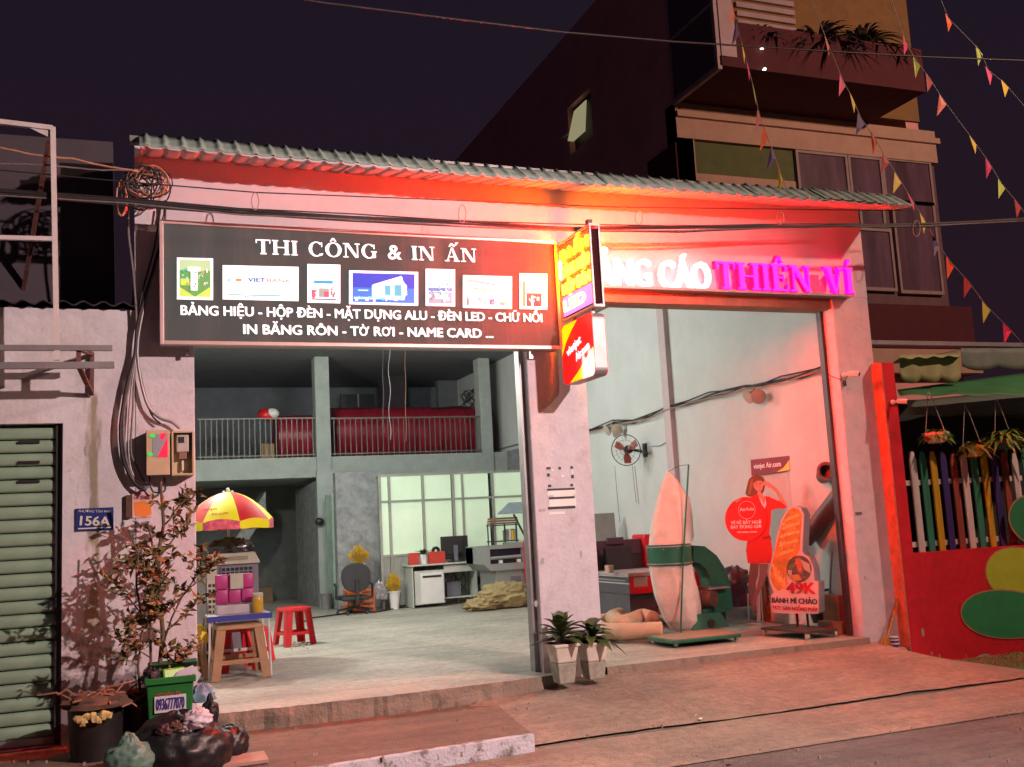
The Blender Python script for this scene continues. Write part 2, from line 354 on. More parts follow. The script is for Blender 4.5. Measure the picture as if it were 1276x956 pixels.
def ragged(n, a): return [a*1.6*NZ.noise(V((i*.22, 3.1, 0))) + a*.5*NZ.noise(V((i*.9, 7.1, 0))) for i in range(n)]
rg = ragged(90, .016)
def slabe(u, v):
    i = int(round(u*88)); x = .30 + u*3.62; yy = 9.27 - .10*math.sin(u*3.1) + rg[i]*1.2 + (0 if v > .95 else .02*NZ.noise(V((x*4, v*2, 2))))
    return V((x, yy + (0 if v < .5 else .0) - .03*(1-v) + rg[(i*7) % 90]*(1-v), -.225 + .215*v + (rg[(i*3) % 90]*.3 if v > .999 else 0)))
struct('floor_slab_edge', MB().grid(slabe, 88, 7), EDGE)
def flr(u, v):
    x = .3 + u*3.62; y0 = 9.27 - .10*math.sin(u*3.1) + rg[int(round(u*88))]*1.2; return V((x, y0 + (9.712-y0)*v, -.010 + rg[(int(round(u*88))*3) % 90]*.3*(1-v)))
struct('doorway_threshold', MB().grid(flr, 88, 2), FLOOR)
struct('shop_floor', MB().box(.3, 8.2, 9.71, 26, -.25, -.008), FLOOR)
# right opening: small broken step
def st2(u, v):
    i = int(round(u*60)); x = 4.52+u*3.23; return V((x, 9.40 - .02*(1-v) + rg[i]*.9, -.16 + .150*v))
struct('right_step_edge', MB().grid(st2, 60, 2), EDGE)
struct('right_step', MB().grid(lambda u, v: V((4.52+u*3.23, (9.40+rg[int(round(u*60))]*.9)*(1-v)+9.712*v, -.010)), 60, 1), FLOOR)
# low brown platform with the white painted kerb face
PZ = -.175
a1 = at(665, 915, Z=PZ); a0 = at(400, 956, Z=PZ); dx = (a1-a0); a00 = a0 - dx*1.6; b1 = at(588, 851, Z=PZ)
struct('brown_cement_step', MB().hull8([(a00.x, a00.y, -.36), (a1.x, a1.y, -.36), (b1.x+.02, b1.y+.1, -.36), (a00.x, 9.3, -.36)],
       [(a00.x, a00.y, PZ), (a1.x, a1.y, PZ), (b1.x+.02, b1.y+.1, PZ), (a00.x, 9.3, PZ)]), PLAT, bevel=.012)
n_ = V((dx.y, -dx.x, 0)).normalized()
struct('white_kerb_face', MB().hull8([(a00+n_*.012)+V((0,0,-.15)), (a1+n_*.012)+V((0,0,-.15)), a1+V((0,0,-.15))-n_*.05, a00+V((0,0,-.15))-n_*.05],
       [a00+n_*.012+V((0,0,.004)), a1+n_*.012+V((0,0,.004)), a1-n_*.05+V((0,0,.004)), a00-n_*.05+V((0,0,.004))]), KERBW, bevel=.006)
# side of ramp beside the platform
struct('ramp_side', MB().grid(lambda u, v: V((2.985 - .0*u, 7.75+u*1.72, -.37 + v*(.085+.12*u**.9))), 12, 1), APRON)
struct('left_pavement', MB().hull8([(-3, 6.9, -.37), (.9, 6.9, -.37), (.9, 9.3, -.37), (-3, 9.3, -.37)], [(-3, 7.2, -.352), (.2, 7.2, -.352), (.2, 9.3, -.30), (-3, 9.3, -.30)]), APRON)
# turf
TURF = M('green_turf', (.12, .50, .05), .9, var=.4, scale=30, bump=1)
g = MB().hull8([(8.42, 7.95, -.40), (14, 7.95, -.40), (14, 9.2, -.40), (8.42, 9.2, -.40)], [(8.52, 7.98, -.352), (14, 7.98, -.352), (14, 9.32, -.352), (8.42, 9.32, -.352)])
struct('turf_base', g, TURF)
g = MB()
for i in range(9000):
    x = rng.uniform(8.5, 12); y = rng.uniform(7.98, 9.28); a = rng.uniform(0, 6.28); h = rng.uniform(.012, .03); dxx, dyy = math.cos(a)*.004, math.sin(a)*.004
    g.add([(x-dxx, y-dyy, -.353), (x+dxx, y+dyy, -.353), (x+rng.uniform(-.012, .012), y+rng.uniform(-.012, .012), -.352+h)], [(0, 1, 2)])
tag(part('grass', g, TURF), 'short green artificial grass below the red wall', 'grass', kind='stuff')
# small litter on the ramp
for i, (px, py, c) in enumerate([(868, 893, WHITE), (872, 897, WHITE), (600, 868, WHITE), (690, 893, CREAM), (850, 793, WHITE), (460, 880, CREAM), (905, 955, BLACKR), (565, 888, BLACKR)]):
    p = at(px, py, Z=-.27 if px > 650 and py > 850 else (-.21 if py > 860 else -.08)); q = p + V((rng.uniform(-.03, .03), rng.uniform(-.02, .02), 0))
    tag(part('litter', MB().obox(q+V((0, 0, .008)), *frame((rng.random(), -1, rng.random()*3)), .018, .008, .003), c), ['tiny white paper scrap on the lower ramp beyond the crack', 'second tiny white scrap touching the first on the lower ramp', 'pale crumb on the brown step near the slab edge', 'cream cigarette end on the ramp beside the white kerb', 'white crumb by the small step of the right opening', 'cream cigarette end on the brown step below the slab', 'small dark stone at the bottom edge of the road', 'small dark stone in the middle of the brown step'][i], 'litter')

# ================================================================== SHOP BUILDING
T = .24
shop = thing('shop_building', 'pale painted open fronted sign workshop with two tall bays', 'building', (4.2, D, 0))
part('pillar', MB().box(.14, .64, D, D+T, -.3, 3.86), WALL_PIL, shop, label='left front pillar carrying the meter boxes', bevel=.008)
part('pillar', MB().box(3.87, 4.52, D, D+T, -.3, 3.86), WALL_PIL, shop, label='middle front pillar with torn notices', bevel=.008)
part('pillar', MB().box(7.74, 8.25, D, D+T, -.3, 3.86), WALL_PIL, shop, label='right front pillar with the small camera', bevel=.008)
part('header_wall', MB().box(.14, 8.25, D, D+T, 3.86, 5.10), WALL, shop)
part('shutter_track', MB().box(3.82, 3.872, D+.10, D+T-.02, -.008, 3.86), METAL_G, shop)
part('shutter_track', MB().box(7.70, 7.742, D+T-.05, D+T+.03, -.008, 3.86), METAL_D, shop)
part('shutter_box', MB().box(4.52, 7.74, D+.03, D+T+.06, 3.72, 3.862), M('brown_lintel_board', (.33, .20, .14), .7, var=.2, scale=8), shop, bevel=.004)
part('side_wall', MB().box(7.97, 8.2, D+T, 26, -.2, 5.1), WALL_IN, shop, label='pale inner wall with cable and wall fan')
part('side_wall', MB().box(.2, .4, D+T, 26, -.2, 5.1), WALL_IN, shop, label='left inner wall hidden behind the left pillar')
x = at(825, 380, X=7.97).y
part('pilaster', MB().box(7.89, 7.972, x-.14, x+.06, -.008, 5.1), WALL_PINK, shop)
part('ceiling', MB().box(.2, 8.2, D+T, 26, 5.08, 5.16), M('dark_ceiling', (.16, .17, .19), .9), shop)
YB = 20.9
zb0, zb1 = at(500, 592, Y=YB).z, at(500, 566, Y=YB).z+.05
def bz(px, py): return at(px, py, Y=YB).z
zt = (bz(320, 571)+bz(500, 567))/2 ; zl = (bz(320, 599)+bz(440, 592))/2
part('balcony_slab', MB().box(.3, 7.97, YB, YB+4.5, zl, zt), CONC_L, shop, bevel=.01)
cx0, cx1 = at(393, 500, Y=YB-.05).x, at(411, 500, Y=YB-.05).x
part('column', MB().box(cx0, cx1, YB-.05, YB+.3, zl-.0, 5.08), CONC_L, shop, bevel=.01)
cx0, cx1 = at(598, 500, Y=YB-.05).x, at(611, 500, Y=YB-.05).x
part('column', MB().box(cx0, cx1+.02, YB-.05, YB+.3, 2.2, 5.08), CONC_L, shop, bevel=.01)
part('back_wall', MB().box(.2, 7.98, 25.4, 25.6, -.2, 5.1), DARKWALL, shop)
a, b, c, d = R4(476, 425, 506, 520, 23.5)
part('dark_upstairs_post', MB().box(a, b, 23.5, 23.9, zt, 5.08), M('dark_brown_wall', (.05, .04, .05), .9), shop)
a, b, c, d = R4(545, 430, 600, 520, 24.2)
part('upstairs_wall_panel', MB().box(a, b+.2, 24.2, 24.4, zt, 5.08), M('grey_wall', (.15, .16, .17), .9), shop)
a, b, c, d = R4(424, 492, 466, 511, 24.5)
part('upstairs_window', MB().box(a, b, 24.4, 24.5, c, d), METAL_D, shop)
part('window_bar', MB().box((a+b)/2-.02, (a+b)/2+.02, 24.37, 24.4, c, d), METAL_G, shop)
# lower back part: box under the stairs, column panel, office
a, b, c, d = R4(420, 588, 475, 757, 19.35)
part('concrete_panel', MB().box(a, b, 19.35, 19.6, -.008, d), CONC, shop, bevel=.02)
PX = a
q0, q1 = at(368, 612, Y=22.6), at(398, 597, Y=20.6)
part('stair_side_wall', MB().hull8([(q0.x, q0.y, -.01), (q1.x, q1.y, -.01), (q1.x+.1, q1.y, -.01), (q0.x+.1, q0.y, -.01)], [(q0.x, q0.y, q0.z), (q1.x, q1.y, q1.z), (q1.x+.1, q1.y, q1.z), (q0.x+.1, q0.y, q0.z)]), CONC, shop)
a, b, c, d = R4(397, 592, 421, 757, 20.5)
part('partition_wall', MB().box(a, b, 20.5, 20.6, -.01, d+.1), CONC_L, shop)
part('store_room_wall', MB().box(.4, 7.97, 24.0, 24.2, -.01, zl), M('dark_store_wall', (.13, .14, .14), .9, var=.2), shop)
# stair flight (diagonal underside) in the dark store
s0, s1 = at(245, 745, Y=21.8), at(330, 640, Y=21.8)
part('stair_flight', MB().hull8([(s0.x, 21.6, s0.z-.4), (s1.x, 21.6, s1.z), (s1.x, 22.6, s1.z), (s0.x, 22.6, s0.z-.4)], [(s0.x, 21.6, s0.z), (s1.x, 21.6, s1.z+.45), (s1.x, 22.6, s1.z+.45), (s0.x, 22.6, s0.z)]), CONC, shop)
ALU = M('green_tinted_aluminium', (.30, .42, .36), .5, .2)
a, b, c, d = R4(408, 617, 414, 752, 20.2)
dr = part('door_frame', MB().box(a, b, 20.2, 20.26, -.01, d), ALU, shop)
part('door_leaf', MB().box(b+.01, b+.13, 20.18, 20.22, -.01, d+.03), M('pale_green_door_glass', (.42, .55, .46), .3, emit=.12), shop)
# office front of framed frosted panes
OY = 19.0
PANE = M('frosted_lit_pane', (.52, .64, .50), .35, var=.10, scale=1.3, emit=.30, ecol=(.74, .92, .62))
KICK = M('ribbed_grey_panel', (.30, .32, .29), .6, var=.1)
FR = M('aluminium_frame', (.34, .35, .31), .45, .3)
xe = [at(q, 640, Y=OY).x for q in (475, 484, 487, 526, 529, 563, 577, 607, 615, 655, 672)]
ztop, zmid, zlow = at(560, 590, Y=OY).z, at(560, 622, Y=OY).z, at(560, 689, Y=OY).z
off = thing('office_partition', 'glowing pale green frosted glass office front at the back', 'partition', (xe[0], OY, 0))
cols = [(xe[0], xe[1]), (xe[2], xe[3]), (xe[4], xe[5]), (xe[5]+.06, xe[6]-.02), (xe[6]+.02, xe[7]+.05), (xe[8]+.02, xe[9]), (xe[9]+.04, 7.94)]
for i, (a, b) in enumerate(cols):
    part('pane', MB().box(a, b, OY, OY+.012, zlow+.03, zmid-.02), PANE, off)
    part('pane', MB().box(a, b, OY, OY+.012, zmid+.02, ztop-.02), PANE, off)
    k = MB().box(a, b, OY, OY+.02, .04, zlow)
    for j in range(int((b-a)/.06)): k.box(a+j*.06+.01, a+j*.06+.03, OY-.008, OY, .04, zlow)
    part('kick_panel', k, KICK, off)
for a in sorted(set([c[0]-.04 for c in cols] + [7.92])):
    part('mullion', MB().box(a, a+.045, OY-.03, OY+.04, -.008, ztop), FR, off, bevel=.004)
for z in (zlow+.015, zmid, ztop): part('rail', MB().box(xe[0]-.04, 7.96, OY-.022, OY+.03, z-.02, z+.02), FR, off)
a, b, c, d = R4(610, 560, 633, 590, 20.5)
part('office_roof', MB().box(xe[0], 7.96, OY+.04, YB, ztop-.04, ztop+.0), CONC, shop)
part('grey_wall_patch', MB().box(7.95, 7.972, 19.9, YB, ztop, at(633, 562, X=7.96).z), CONC, shop)
la, lb = at(609, 563, X=7.95), at(652, 552, X=7.95)
part('wall_conduit', MB().tube([la, lb], .015, 6), METAL_G, shop)
part('office_lamp_glow_wall', MB().box(.41, .42, 12.4, 13.6, 3.0, 3.1), WALL_IN, shop)  # plain strip of interior paint on the left inner wall
# roof
def corr(y0, z0, y1, z1, x0, x1, pitch=.152, amp=.022, sharp=2.2, th=None):
    g = MB(); n = int((x1-x0)/pitch*12)
    def f(u, v):
        x = x0+(x1-x0)*u; ph = (x/pitch) % 1; h = max(0, math.cos((ph-.5)*math.pi*2))**2*amp
        return V((x, y0+(y1-y0)*v - h*.55, z0+(z1-z0)*v + h*.8))
    return g.grid(f, n, 3)
roof_xs = [at(173, 188, Y=8.95).x, 1.10, 1.98, 2.85, 3.72, 4.60, 5.50, 6.40, 7.30, 8.05, at(1128, 250, Y=8.95).x]
def roof_lift(x): return -.035*math.sin(min(1, x/8.2)*math.pi)
rf = part('roof', MB().box(.1, 8.5, 9.12, 9.20, 4.93, 4.98).box(.1, 8.5, 9.5, 9.58, 5.10, 5.14), METAL_G, shop, label='steel purlins under the roof sheets')
for i in range(len(roof_xs)-1):
    x0, x1 = roof_xs[i], roof_xs[i+1]; l = roof_lift((x0+x1)/2)
    part('roof_sheet', corr(8.86, 4.815+l+.006*(i % 3), 9.15, 5.025+l+.006*(i % 3), x0, x1+.03), ROOF, rf, smooth='all', solid=.008)
    part('eave_sheet', corr(8.86, 4.80+l, 9.50, 4.95+l, x0+.01, min(x1, 8.5), amp=.022), SOFF, rf, smooth='all', solid=.006)
# ledge under the letters
p0, p1 = at(752, 358, Y=9.3), at(1069, 367, Y=9.3)
part('sign_ledge', MB().box(4.55, 7.95, 9.33, D, 3.835, 3.862), METAL_G, shop)

# railing of the upstairs balcony
RAILM = M('brownish_grey_rail', (.15, .14, .13), .5, .3)
def railing(xa, xb, n, label):
    YR = YB+.03
    a = at(xa, 545, Y=YR).x; b = at(xb, 545, Y=YR).x; zt_ = at((xa+xb)/2, 521 if xa < 300 else 519.5, Y=YR).z
    r = thing('balcony_railing', label, 'railing', (a, YR, zt+.005), 'balcony railings')
    part('top_rail', MB().box(a, b, YR-.02, YR+.02, zt_-.03, zt_), RAILM, r)
    part('bottom_rail', MB().box(a, b, YR-.015, YR+.015, zt+.04, zt+.065), RAILM, r)
    b0 = None
    for i in range(n):
        x = a + (b-a)*(i+.5)/n
        if b0 is None: b0 = part('baluster', MB().box(x-.009, x+.009, YR-.009, YR+.009, zt+.005, zt_-.03), RAILM, r)
        else: inst('baluster', b0, r, (x-(a+(b-a)*.5/n), 0, 0))
railing(246, 393, 22, 'left stretch of grey upstairs railing beside the column')
railing(413, 602, 29, 'right stretch of grey upstairs railing before the long red roll')
REDT = M('dark_red_tarpaulin', (.26, .012, .03), .4, var=.3, scale=3)
def roll(xa, xb, Y, top, label):
    a, b = at(xa, 540, Y=Y).x, at(xb, 540, Y=Y).x; zt_ = at((xa+xb)/2, top, Y=Y).z; r = (zt_-zt)/2
    o = thing('red_roll', label, 'roll', ((a+b)/2, Y, zt), 'red rolls on the balcony')
    part('roll_cover', MB().tube([(a, Y, zt+r), (b, Y, zt+r)], r, 20), REDT, o, smooth=True)
    n = max(2, int((b-a)/.55))
    for i in range(n+1):
        x = a + (b-a)*i/n; part('seam_band', MB().lathe((x-.015, Y, zt+r), [(r+.012, 0), (r+.012, .03)], 20, (1, 0, 0)), M('seam_red', (.20, .008, .02), .4) if i == 0 else bpy.data.materials['seam_red'], o)
roll(344, 392, 21.7, 518, 'shorter dark red wrapped roll left of the balcony column')
roll(414, 604, 21.9, 508, 'long dark red wrapped roll behind the right railing')
# upstairs odds
p = at(334, 517, Y=21.5)
o = thing('round_balloon', 'red and white ball shaped thing above the left railing', 'ball', p)
part('red_half', MB().ball(p, .22, .14, .14), RED, o, smooth=True)
part('white_patch', MB().ball(p+V((.07, -.03, .02)), .16, .12, .115), WHITE, o, smooth=True)
a, b, c, d = R4(326, 553, 342, 568, 21.4)
tag(part('cardboard_box', MB().box(a, b, 21.4, 21.7, zt+.001, d), M('cardboard', (.36, .24, .12), .85), bevel=.004), 'small brown cardboard box behind the left railing', 'box')
g = MB()
for i in range(26):
    px = rng.uniform(252, 340); p = at(px, 556, Y=21.5); r = rng.uniform(.05, .13)
    g.ball((p.x, p.y+rng.uniform(0, .5), zt+r*.7), r*1.5, r, r*.8, 7, 5, .25)
tag(part('junk_heap', g, M('dark_shiny_junk', (.07, .085, .085), .3, .3, var=.6, scale=12)), 'dark heap of wrapped odds behind the left railing', 'junk', kind='stuff')
c0 = at(585, 500, Y=21.6)
g = MB()
for i in range(7):
    pts = []; ph = rng.uniform(0, 6)
    for k in range(14):
        t = k/13*2*math.pi; pts.append(c0 + V((.16*math.cos(t+ph)*(1+.3*math.sin(i)), .05*math.sin(3*t), .16*math.sin(t)*(1+.2*math.cos(i*2)) + .02*i)))
    g.tube(pts, .010, 5)
g.tube([c0+V((-.9, 0, -.16)), c0+V((-.3, 0, -.12)), c0+V((0, 0, -.15))], .02, 5)
tag(part('wire_tangle', g, BLACKR), 'tangled black wire loops on top of the long red roll', 'wire')
for i, (px, y1, m) in enumerate([(477, 540, WIRE_G), (485, 548, METAL_W), (505, 550, WIRE_C)]):
    g = MB(); pts = []
    for k in range(24):
        py = 380 + (y1-380)*k/23; pts.append(at(px + (.5 if i != 1 else 1.3)*math.sin(k*.9+i) + (k-10)*.08, py, Y=19.9))
    g.tube(pts, .006, 5)
    tag(part('hanging_wire', g, m), ['thin grey cord hanging left of the white one', 'crinkled white cord hanging before the long railing', 'brown cord hanging rightmost before the long railing'][i], 'cord')
g = MB(); g.tube([at(609, 400, X=7.85), at(610, 478, X=7.85)], .014, 5); g.tube([at(607+2*math.sin(k), 476+k*3, X=7.83) for k in range(9)], .02, 5)
tag(part('hanging_rope', g, BLACKR), 'dark knotted rope hanging against the pale rear wall', 'rope')
# ================================================================== LEFT SHOP
ls = thing('left_shop', 'white stained neighbouring shop with closed green shutter', 'building', (-.6, D, -.3))
zr = 3.50
part('wall', MB().box(-.44, .138, D+.004, D+.3, -.35, zr).box(-4, -.4402, D+.004, D+.3, 2.50, zr), OLDW, ls)
sh = part('roller_shutter', MB().box(-.455, -.44, D+.02, D+.12, -.1, 2.50), METAL_D, ls)
pitch = .112; s0 = None
def slat(z): 
    g = MB(); prof = [(0, -.0), (.004, -.020), (.018, -.028), (.055, -.030), (.088, -.026), (.100, -.014), (.104, 0)]
    vs = [(x, D+.11+dy, z+dz) for dz, dy in prof for x in (-3.6, -.50)]
    return g.add(vs, [(2*i, 2*i+1, 2*i+3, 2*i+2) for i in range(len(prof)-1)])
for i in range(23):
    z = -.09 + i*pitch
    if i == 0: s0 = part('slat', slat(z), SHUT, sh, smooth='all')
    else: inst('slat', s0, sh, (0, 0, i*pitch))
part('shutter_bottom_rail', MB().box(-3.6, -.49, D+.06, D+.14, -.14, -.088), METAL_G, sh)
part('shutter_guide', MB().box(-.495, -.4401, D+.05, D+.14, -.13, 2.50), METAL_D, sh)
for py in (551, 576, 600):
    p = at(36, py, Y=D+.06)
    part('vent_slot', MB().box(p.x-.085, p.x+.085, D+.060, D+.09, p.z-.012, p.z+.012), BLACK, sh, bevel=.005)
part('sill', MB().box(-4, -.40, D-.10, D+.3, -.34, -.165), M('rough_sill_concrete', (.36, .31, .26), .9, var=.25, scale=10, bump=1, bscale=18), ls, bevel=.012)
part('purple_sill_paint', MB().box(-4, -.50, D-.02, D+.05, -.166, -.150), M('worn_purple_paint', (.12, .05, .13), .7, dirt=.8, dcol=(.4, .36, .34), dscale=7), ls)
# mildew patches, irregular thin crusts on the wall
def stain(cx, cy, w_, h_, name_i):
    g = MB(); k = 22; 
    c = at(cx, cy, Y=D+.002)
    pts = [c + V((math.cos(t/k*6.283)*w_*rng.uniform(.55, 1.15), 0, math.sin(t/k*6.283)*h_*rng.uniform(.75, 1.1))) for t in range(k)]
    return g.prism(pts, (0, -1, 0), .002)
def stain_mat(name, col, thr, z0, z1, invert=False):
    """wall paint with patches of mould, thickest where the wall is damp"""
    m = M(name, (.60, .60, .65), .85, var=.08, scale=3, bump=.3, bscale=15, dirt=.5, dcol=(.40, .34, .28), dscale=2.5, dlo=.45, dhi=.72, spec=.2)
    t = m.node_tree; L = t.links.new; N = t.nodes.new; b = t.nodes['Principled BSDF']; src = b.inputs['Base Color'].links[0].from_socket
    g = N('ShaderNodeNewGeometry'); s = N('ShaderNodeSeparateXYZ'); L(g.outputs['Position'], s.inputs[0])
    def mr(a, f0, f1, t0, t1):
        q = N('ShaderNodeMapRange'); L(a, q.inputs[0]); q.inputs[1].default_value = f0; q.inputs[2].default_value = f1; q.inputs[3].default_value = t0; q.inputs[4].default_value = t1; return q.outputs[0]
    def mth(op, a, bb):
        q = N('ShaderNodeMath'); q.operation = op
        for i, vv in enumerate((a, bb)):
            if isinstance(vv, (int, float)): q.inputs[i].default_value = vv
            else: L(vv, q.inputs[i])
        q.use_clamp = True; return q.outputs[0]
    n1 = N('ShaderNodeTexNoise'); n1.inputs['Scale'].default_value = 9; n1.inputs['Detail'].default_value = 9; n1.inputs['Roughness'].default_value = .75; L(g.outputs['Position'], n1.inputs['Vector'])
    low = mr(s.outputs['Z'], 0.0, 1.0, .36, 0.0)
    k1 = mth('MULTIPLY', mr(mth('ADD', n1.outputs[0], low), .60, .74, 0, 1), .85)
    mp = N('ShaderNodeMapping'); mp.inputs['Scale'].default_value = (9, 9, 1.6); L(g.outputs['Position'], mp.inputs[0])
    n2 = N('ShaderNodeTexNoise'); n2.inputs['Scale'].default_value = 1.6; n2.inputs['Detail'].default_value = 8; L(mp.outputs[0], n2.inputs['Vector'])
    dxx = mth('ABSOLUTE', mth('SUBTRACT', s.outputs['X'], -5), 0)
    q = N('ShaderNodeMath'); q.operation = 'ADD'; L(s.outputs['X'], q.inputs[0]); q.inputs[1].default_value = .205
    q2 = N('ShaderNodeMath'); q2.operation = 'ABSOLUTE'; L(q.outputs[0], q2.inputs[0])
    xg = mr(q2.outputs[0], 0.0, .12, .32, 0); zg = mr(s.outputs['Z'], 2.72, 2.78, 1, 0); zg2 = mr(s.outputs['Z'], .3, .9, 0, 1)
    k2 = mth('MULTIPLY', mth('MULTIPLY', mr(mth('ADD', n2.outputs[0], xg), .66, .84, 0, .8), zg), zg2)
    x1 = N('ShaderNodeMix'); x1.data_type = 'RGBA'; L(k1, x1.inputs[0]); L(src, x1.inputs['A']); x1.inputs['B'].default_value = (.13, .115, .12, 1)
    x2 = N('ShaderNodeMix'); x2.data_type = 'RGBA'; L(k2, x2.inputs[0]); L(x1.outputs['Result'], x2.inputs['A']); x2.inputs['B'].default_value = (.22, .19, .10, 1)
    L(x2.outputs['Result'], b.inputs['Base Color']); return m
OLDM = stain_mat('mouldy_white_wall', None, 0, 0, 0)
for o in kids(ls):
    if o.name.startswith('wall'): o.data.materials[0] = OLDM
DKR = M('dark_corrugated_iron', (.05, .045, .05), .7, .2, var=.3)
g = MB()
def cz(u, v):
    x = -4 + u*4.16; return V((x, D-.10+v*.8, zr+.035 + .018*math.sin(x*2*math.pi/.16) + v*.12))
part('iron_roof', g.grid(cz, 160, 2), DKR, ls, smooth='all', solid=.006)
GW = M('grey_render', (.07, .06, .075), .9, var=.15, scale=2)
bl = R4(0, 165, 141, 385, 10.3)
tag(part('rear_block', MB().hull8([(-8, 10.3, 2), (bl[1], 10.3, 2), (bl[1], 16, 2), (-8, 16, 2)], [(-8, 10.3, at(-200, 160, Y=10.3).z), (bl[1], 10.3, at(140, 177, Y=10.3).z), (bl[1], 16, at(140, 177, Y=10.3).z), (-8, 16, at(-200, 160, Y=10.3).z)]), GW), 'plain grey block behind the left shop roof', 'building')
# steel frame on the left wall
fr_ = thing('steel_rack', 'empty white steel frame on red brackets above the shutter', 'frame', (-.5, 8.95, 2.9))
FY = 8.95
A_ = lambda x, y, Y=FY: at(x, y, Y=Y)
def barp(name, a, b, r, m, sq=True):
    g = MB(); a, b = V(a), V(b); d = (b-a).normalized(); u = d.cross(V((0, 1, 0))).normalized() if abs(d.y) < .9 else V((1, 0, 0)); n = d.cross(u)
    g.obox((a+b)/2, u, n, d, r, r, (b-a).length/2); return part(name, g, m, fr_)
barp('post', A_(66, 159), A_(71, 449), .02, METAL_W)
barp('top_bar', A_(-160, 133), A_(66, 160), .02, METAL_W)
barp('middle_bar', A_(-160, 292), A_(66, 298), .018, METAL_W)
part('gusset', MB().prism([A_(34, 158), A_(64, 163), A_(63, 172)], (0, -1, 0), .006), METAL_W, fr_)
barp('lower_bar', A_(-160, 433), A_(140, 434), .022, METAL_G)
barp('lower_bar', A_(-160, 457, 8.93), A_(142.5, 455, 8.93), .026, METAL_G)
w1 = at(115, 440, Y=D-.03); w2 = at(114.5, 491, Y=D-.03); o1 = at(98, 456, Y=8.98)
barp('bracket', w1, w2, .016, RUST); barp('bracket', w2, o1, .018, RUST); barp('bracket', w1+V((0, 0, -.01)), o1+V((0, 0, .14)), .016, RUST)
barp('bracket', o1, o1+V((0, 0, .16)), .018, RUST)
barp('rear_rod', at(61, 175, Y=9.25), at(27, 375, Y=10.4), .018, RUST)
for q in (w1, w2): barp('bracket', q+V((-1.5, 0, 0)), (o1 if q is w2 else o1+V((0, 0, .14)))+V((-1.5, 0, 0)), .016, RUST)

# ================================================================== SIGN BOARD
SY = 9.22
sb = thing('sign_board', 'wide dark grey lit sign board with white lettering and seven pictures', 'sign', (2.2, SY, 3.2))
c = [at(*q, Y=SY) for q in ((199, 272), (697, 302.5), (697, 434.5), (198.5, 430.5))]
x0, x1 = (c[0].x+c[3].x)/2, (c[1].x+c[2].x)/2; z1 = (c[0].z+c[1].z)/2; z0 = (c[2].z+c[3].z)/2
FACE = M('dark_grey_acrylic', (.06, .075, .075), .75, var=.18, scale=1.2, streak=.12, dirt=.35, dcol=(.16, .16, .16), dscale=2.5, emit=.03, ecol=(.8, .98, .95), spec=.05)
PINKM = M('pale_aluminium_frame', (.55, .46, .45), .4, .3, var=.08)
part('box', MB().box(x0+.01, x1-.01, SY+.02, 9.42, z0+.01, z1-.01), METAL_G, sb)
part('face', MB().box(x0+.02, x1-.02, SY+.004, SY+.02, z0+.02, z1-.02), FACE, sb)
for q in ((x0, x0+.035, z0, z1), (x1-.035, x1, z0, z1), (x0+.0351, x1-.0351, z0, z0+.035), (x0+.0351, x1-.0351, z1-.035, z1)):
    part('frame_bar', MB().box(q[0], q[1], SY-.012, SY+.06, q[2], q[3]), PINKM, sb, bevel=.004)
LETW = flat('lit_white_letter', (.9, .9, .9), 1.0)
g = MB(); a, b = at(319, 316.5, Y=SY), at(594, 327, Y=SY)
u = (b-a).normalized(); v = V((0, -1, 0)).cross(u)
for m in serif_text(None, 'THI CÔNG & IN ẤN', a, (u, v, V((0, -1, 0))), (b-a).length, .137, .004):
    if m.v: part('letter', m, LETW, sb)
letters_px('BẢNG HIỆU - HỘP ĐÈN - MẶT DỰNG ALU - ĐÈN LED - CHỮ NỔI', 225, 392.3, 676, 401.5, 11.8, LETW, sb, .03, SY)
letters_px('IN BĂNG RÔN - TỜ RƠI - NAME CARD ...', 303, 416, 615, 421, 11.8, LETW, sb, .03, SY)
E1 = {}
def em(c, e=.9):
    k = (tuple(round(q, 2) for q in c), e)
    if k not in E1: E1[k] = M('print_colour', c, .6, var=.03, emit=e)
    return E1[k]
def pic(px, els, label):
    x0, y0, x1, y1 = px
    def P(u, v, lift=0):   # u right 0..1, v down 0..1
        xl = x0 + (x1-x0)*u; sl_ = .026*(xl-x0)
        return at(xl, y0 + (y1-y0)*v + sl_*.9 - .01*(y1-y0)*v, Y=SY-.002-lift)
    o = part('picture', MB().prism([P(0, 0), P(1, 0), P(1, 1), P(0, 1)], (0, -1, 0), .004), em((.92, .93, .95), .95), sb, label=label)
    byc = {}
    for i, (c_, pts) in enumerate(els): byc.setdefault(c_, []).append((i, pts))
    for c_, lst in byc.items():
        g = MB()
        for i, pts in lst: g.prism([P(u, v, .002+.0006*i) for u, v in pts], (0, -1, 0), .0006)
        part('print', g, em(c_, .75), o)['kind'] = 'stuff'
def rr(a, b, c, d): return [(a, b), (c, b), (c, d), (a, d)]
rnd = random.Random(11)
def specks(n, cols, a, b, c, d, s=.05): return [(rnd.choice(cols), (lambda x, y, w_, h_: rr(x, y, x+w_, y+h_))(rnd.uniform(a, c-s), rnd.uniform(b, d-s), rnd.uniform(.3, 1)*s, rnd.uniform(.3, 1)*s)) for _ in range(n)]
GR, LG, TEAL = (.10, .30, .08), (.45, .62, .10), (.08, .42, .36)
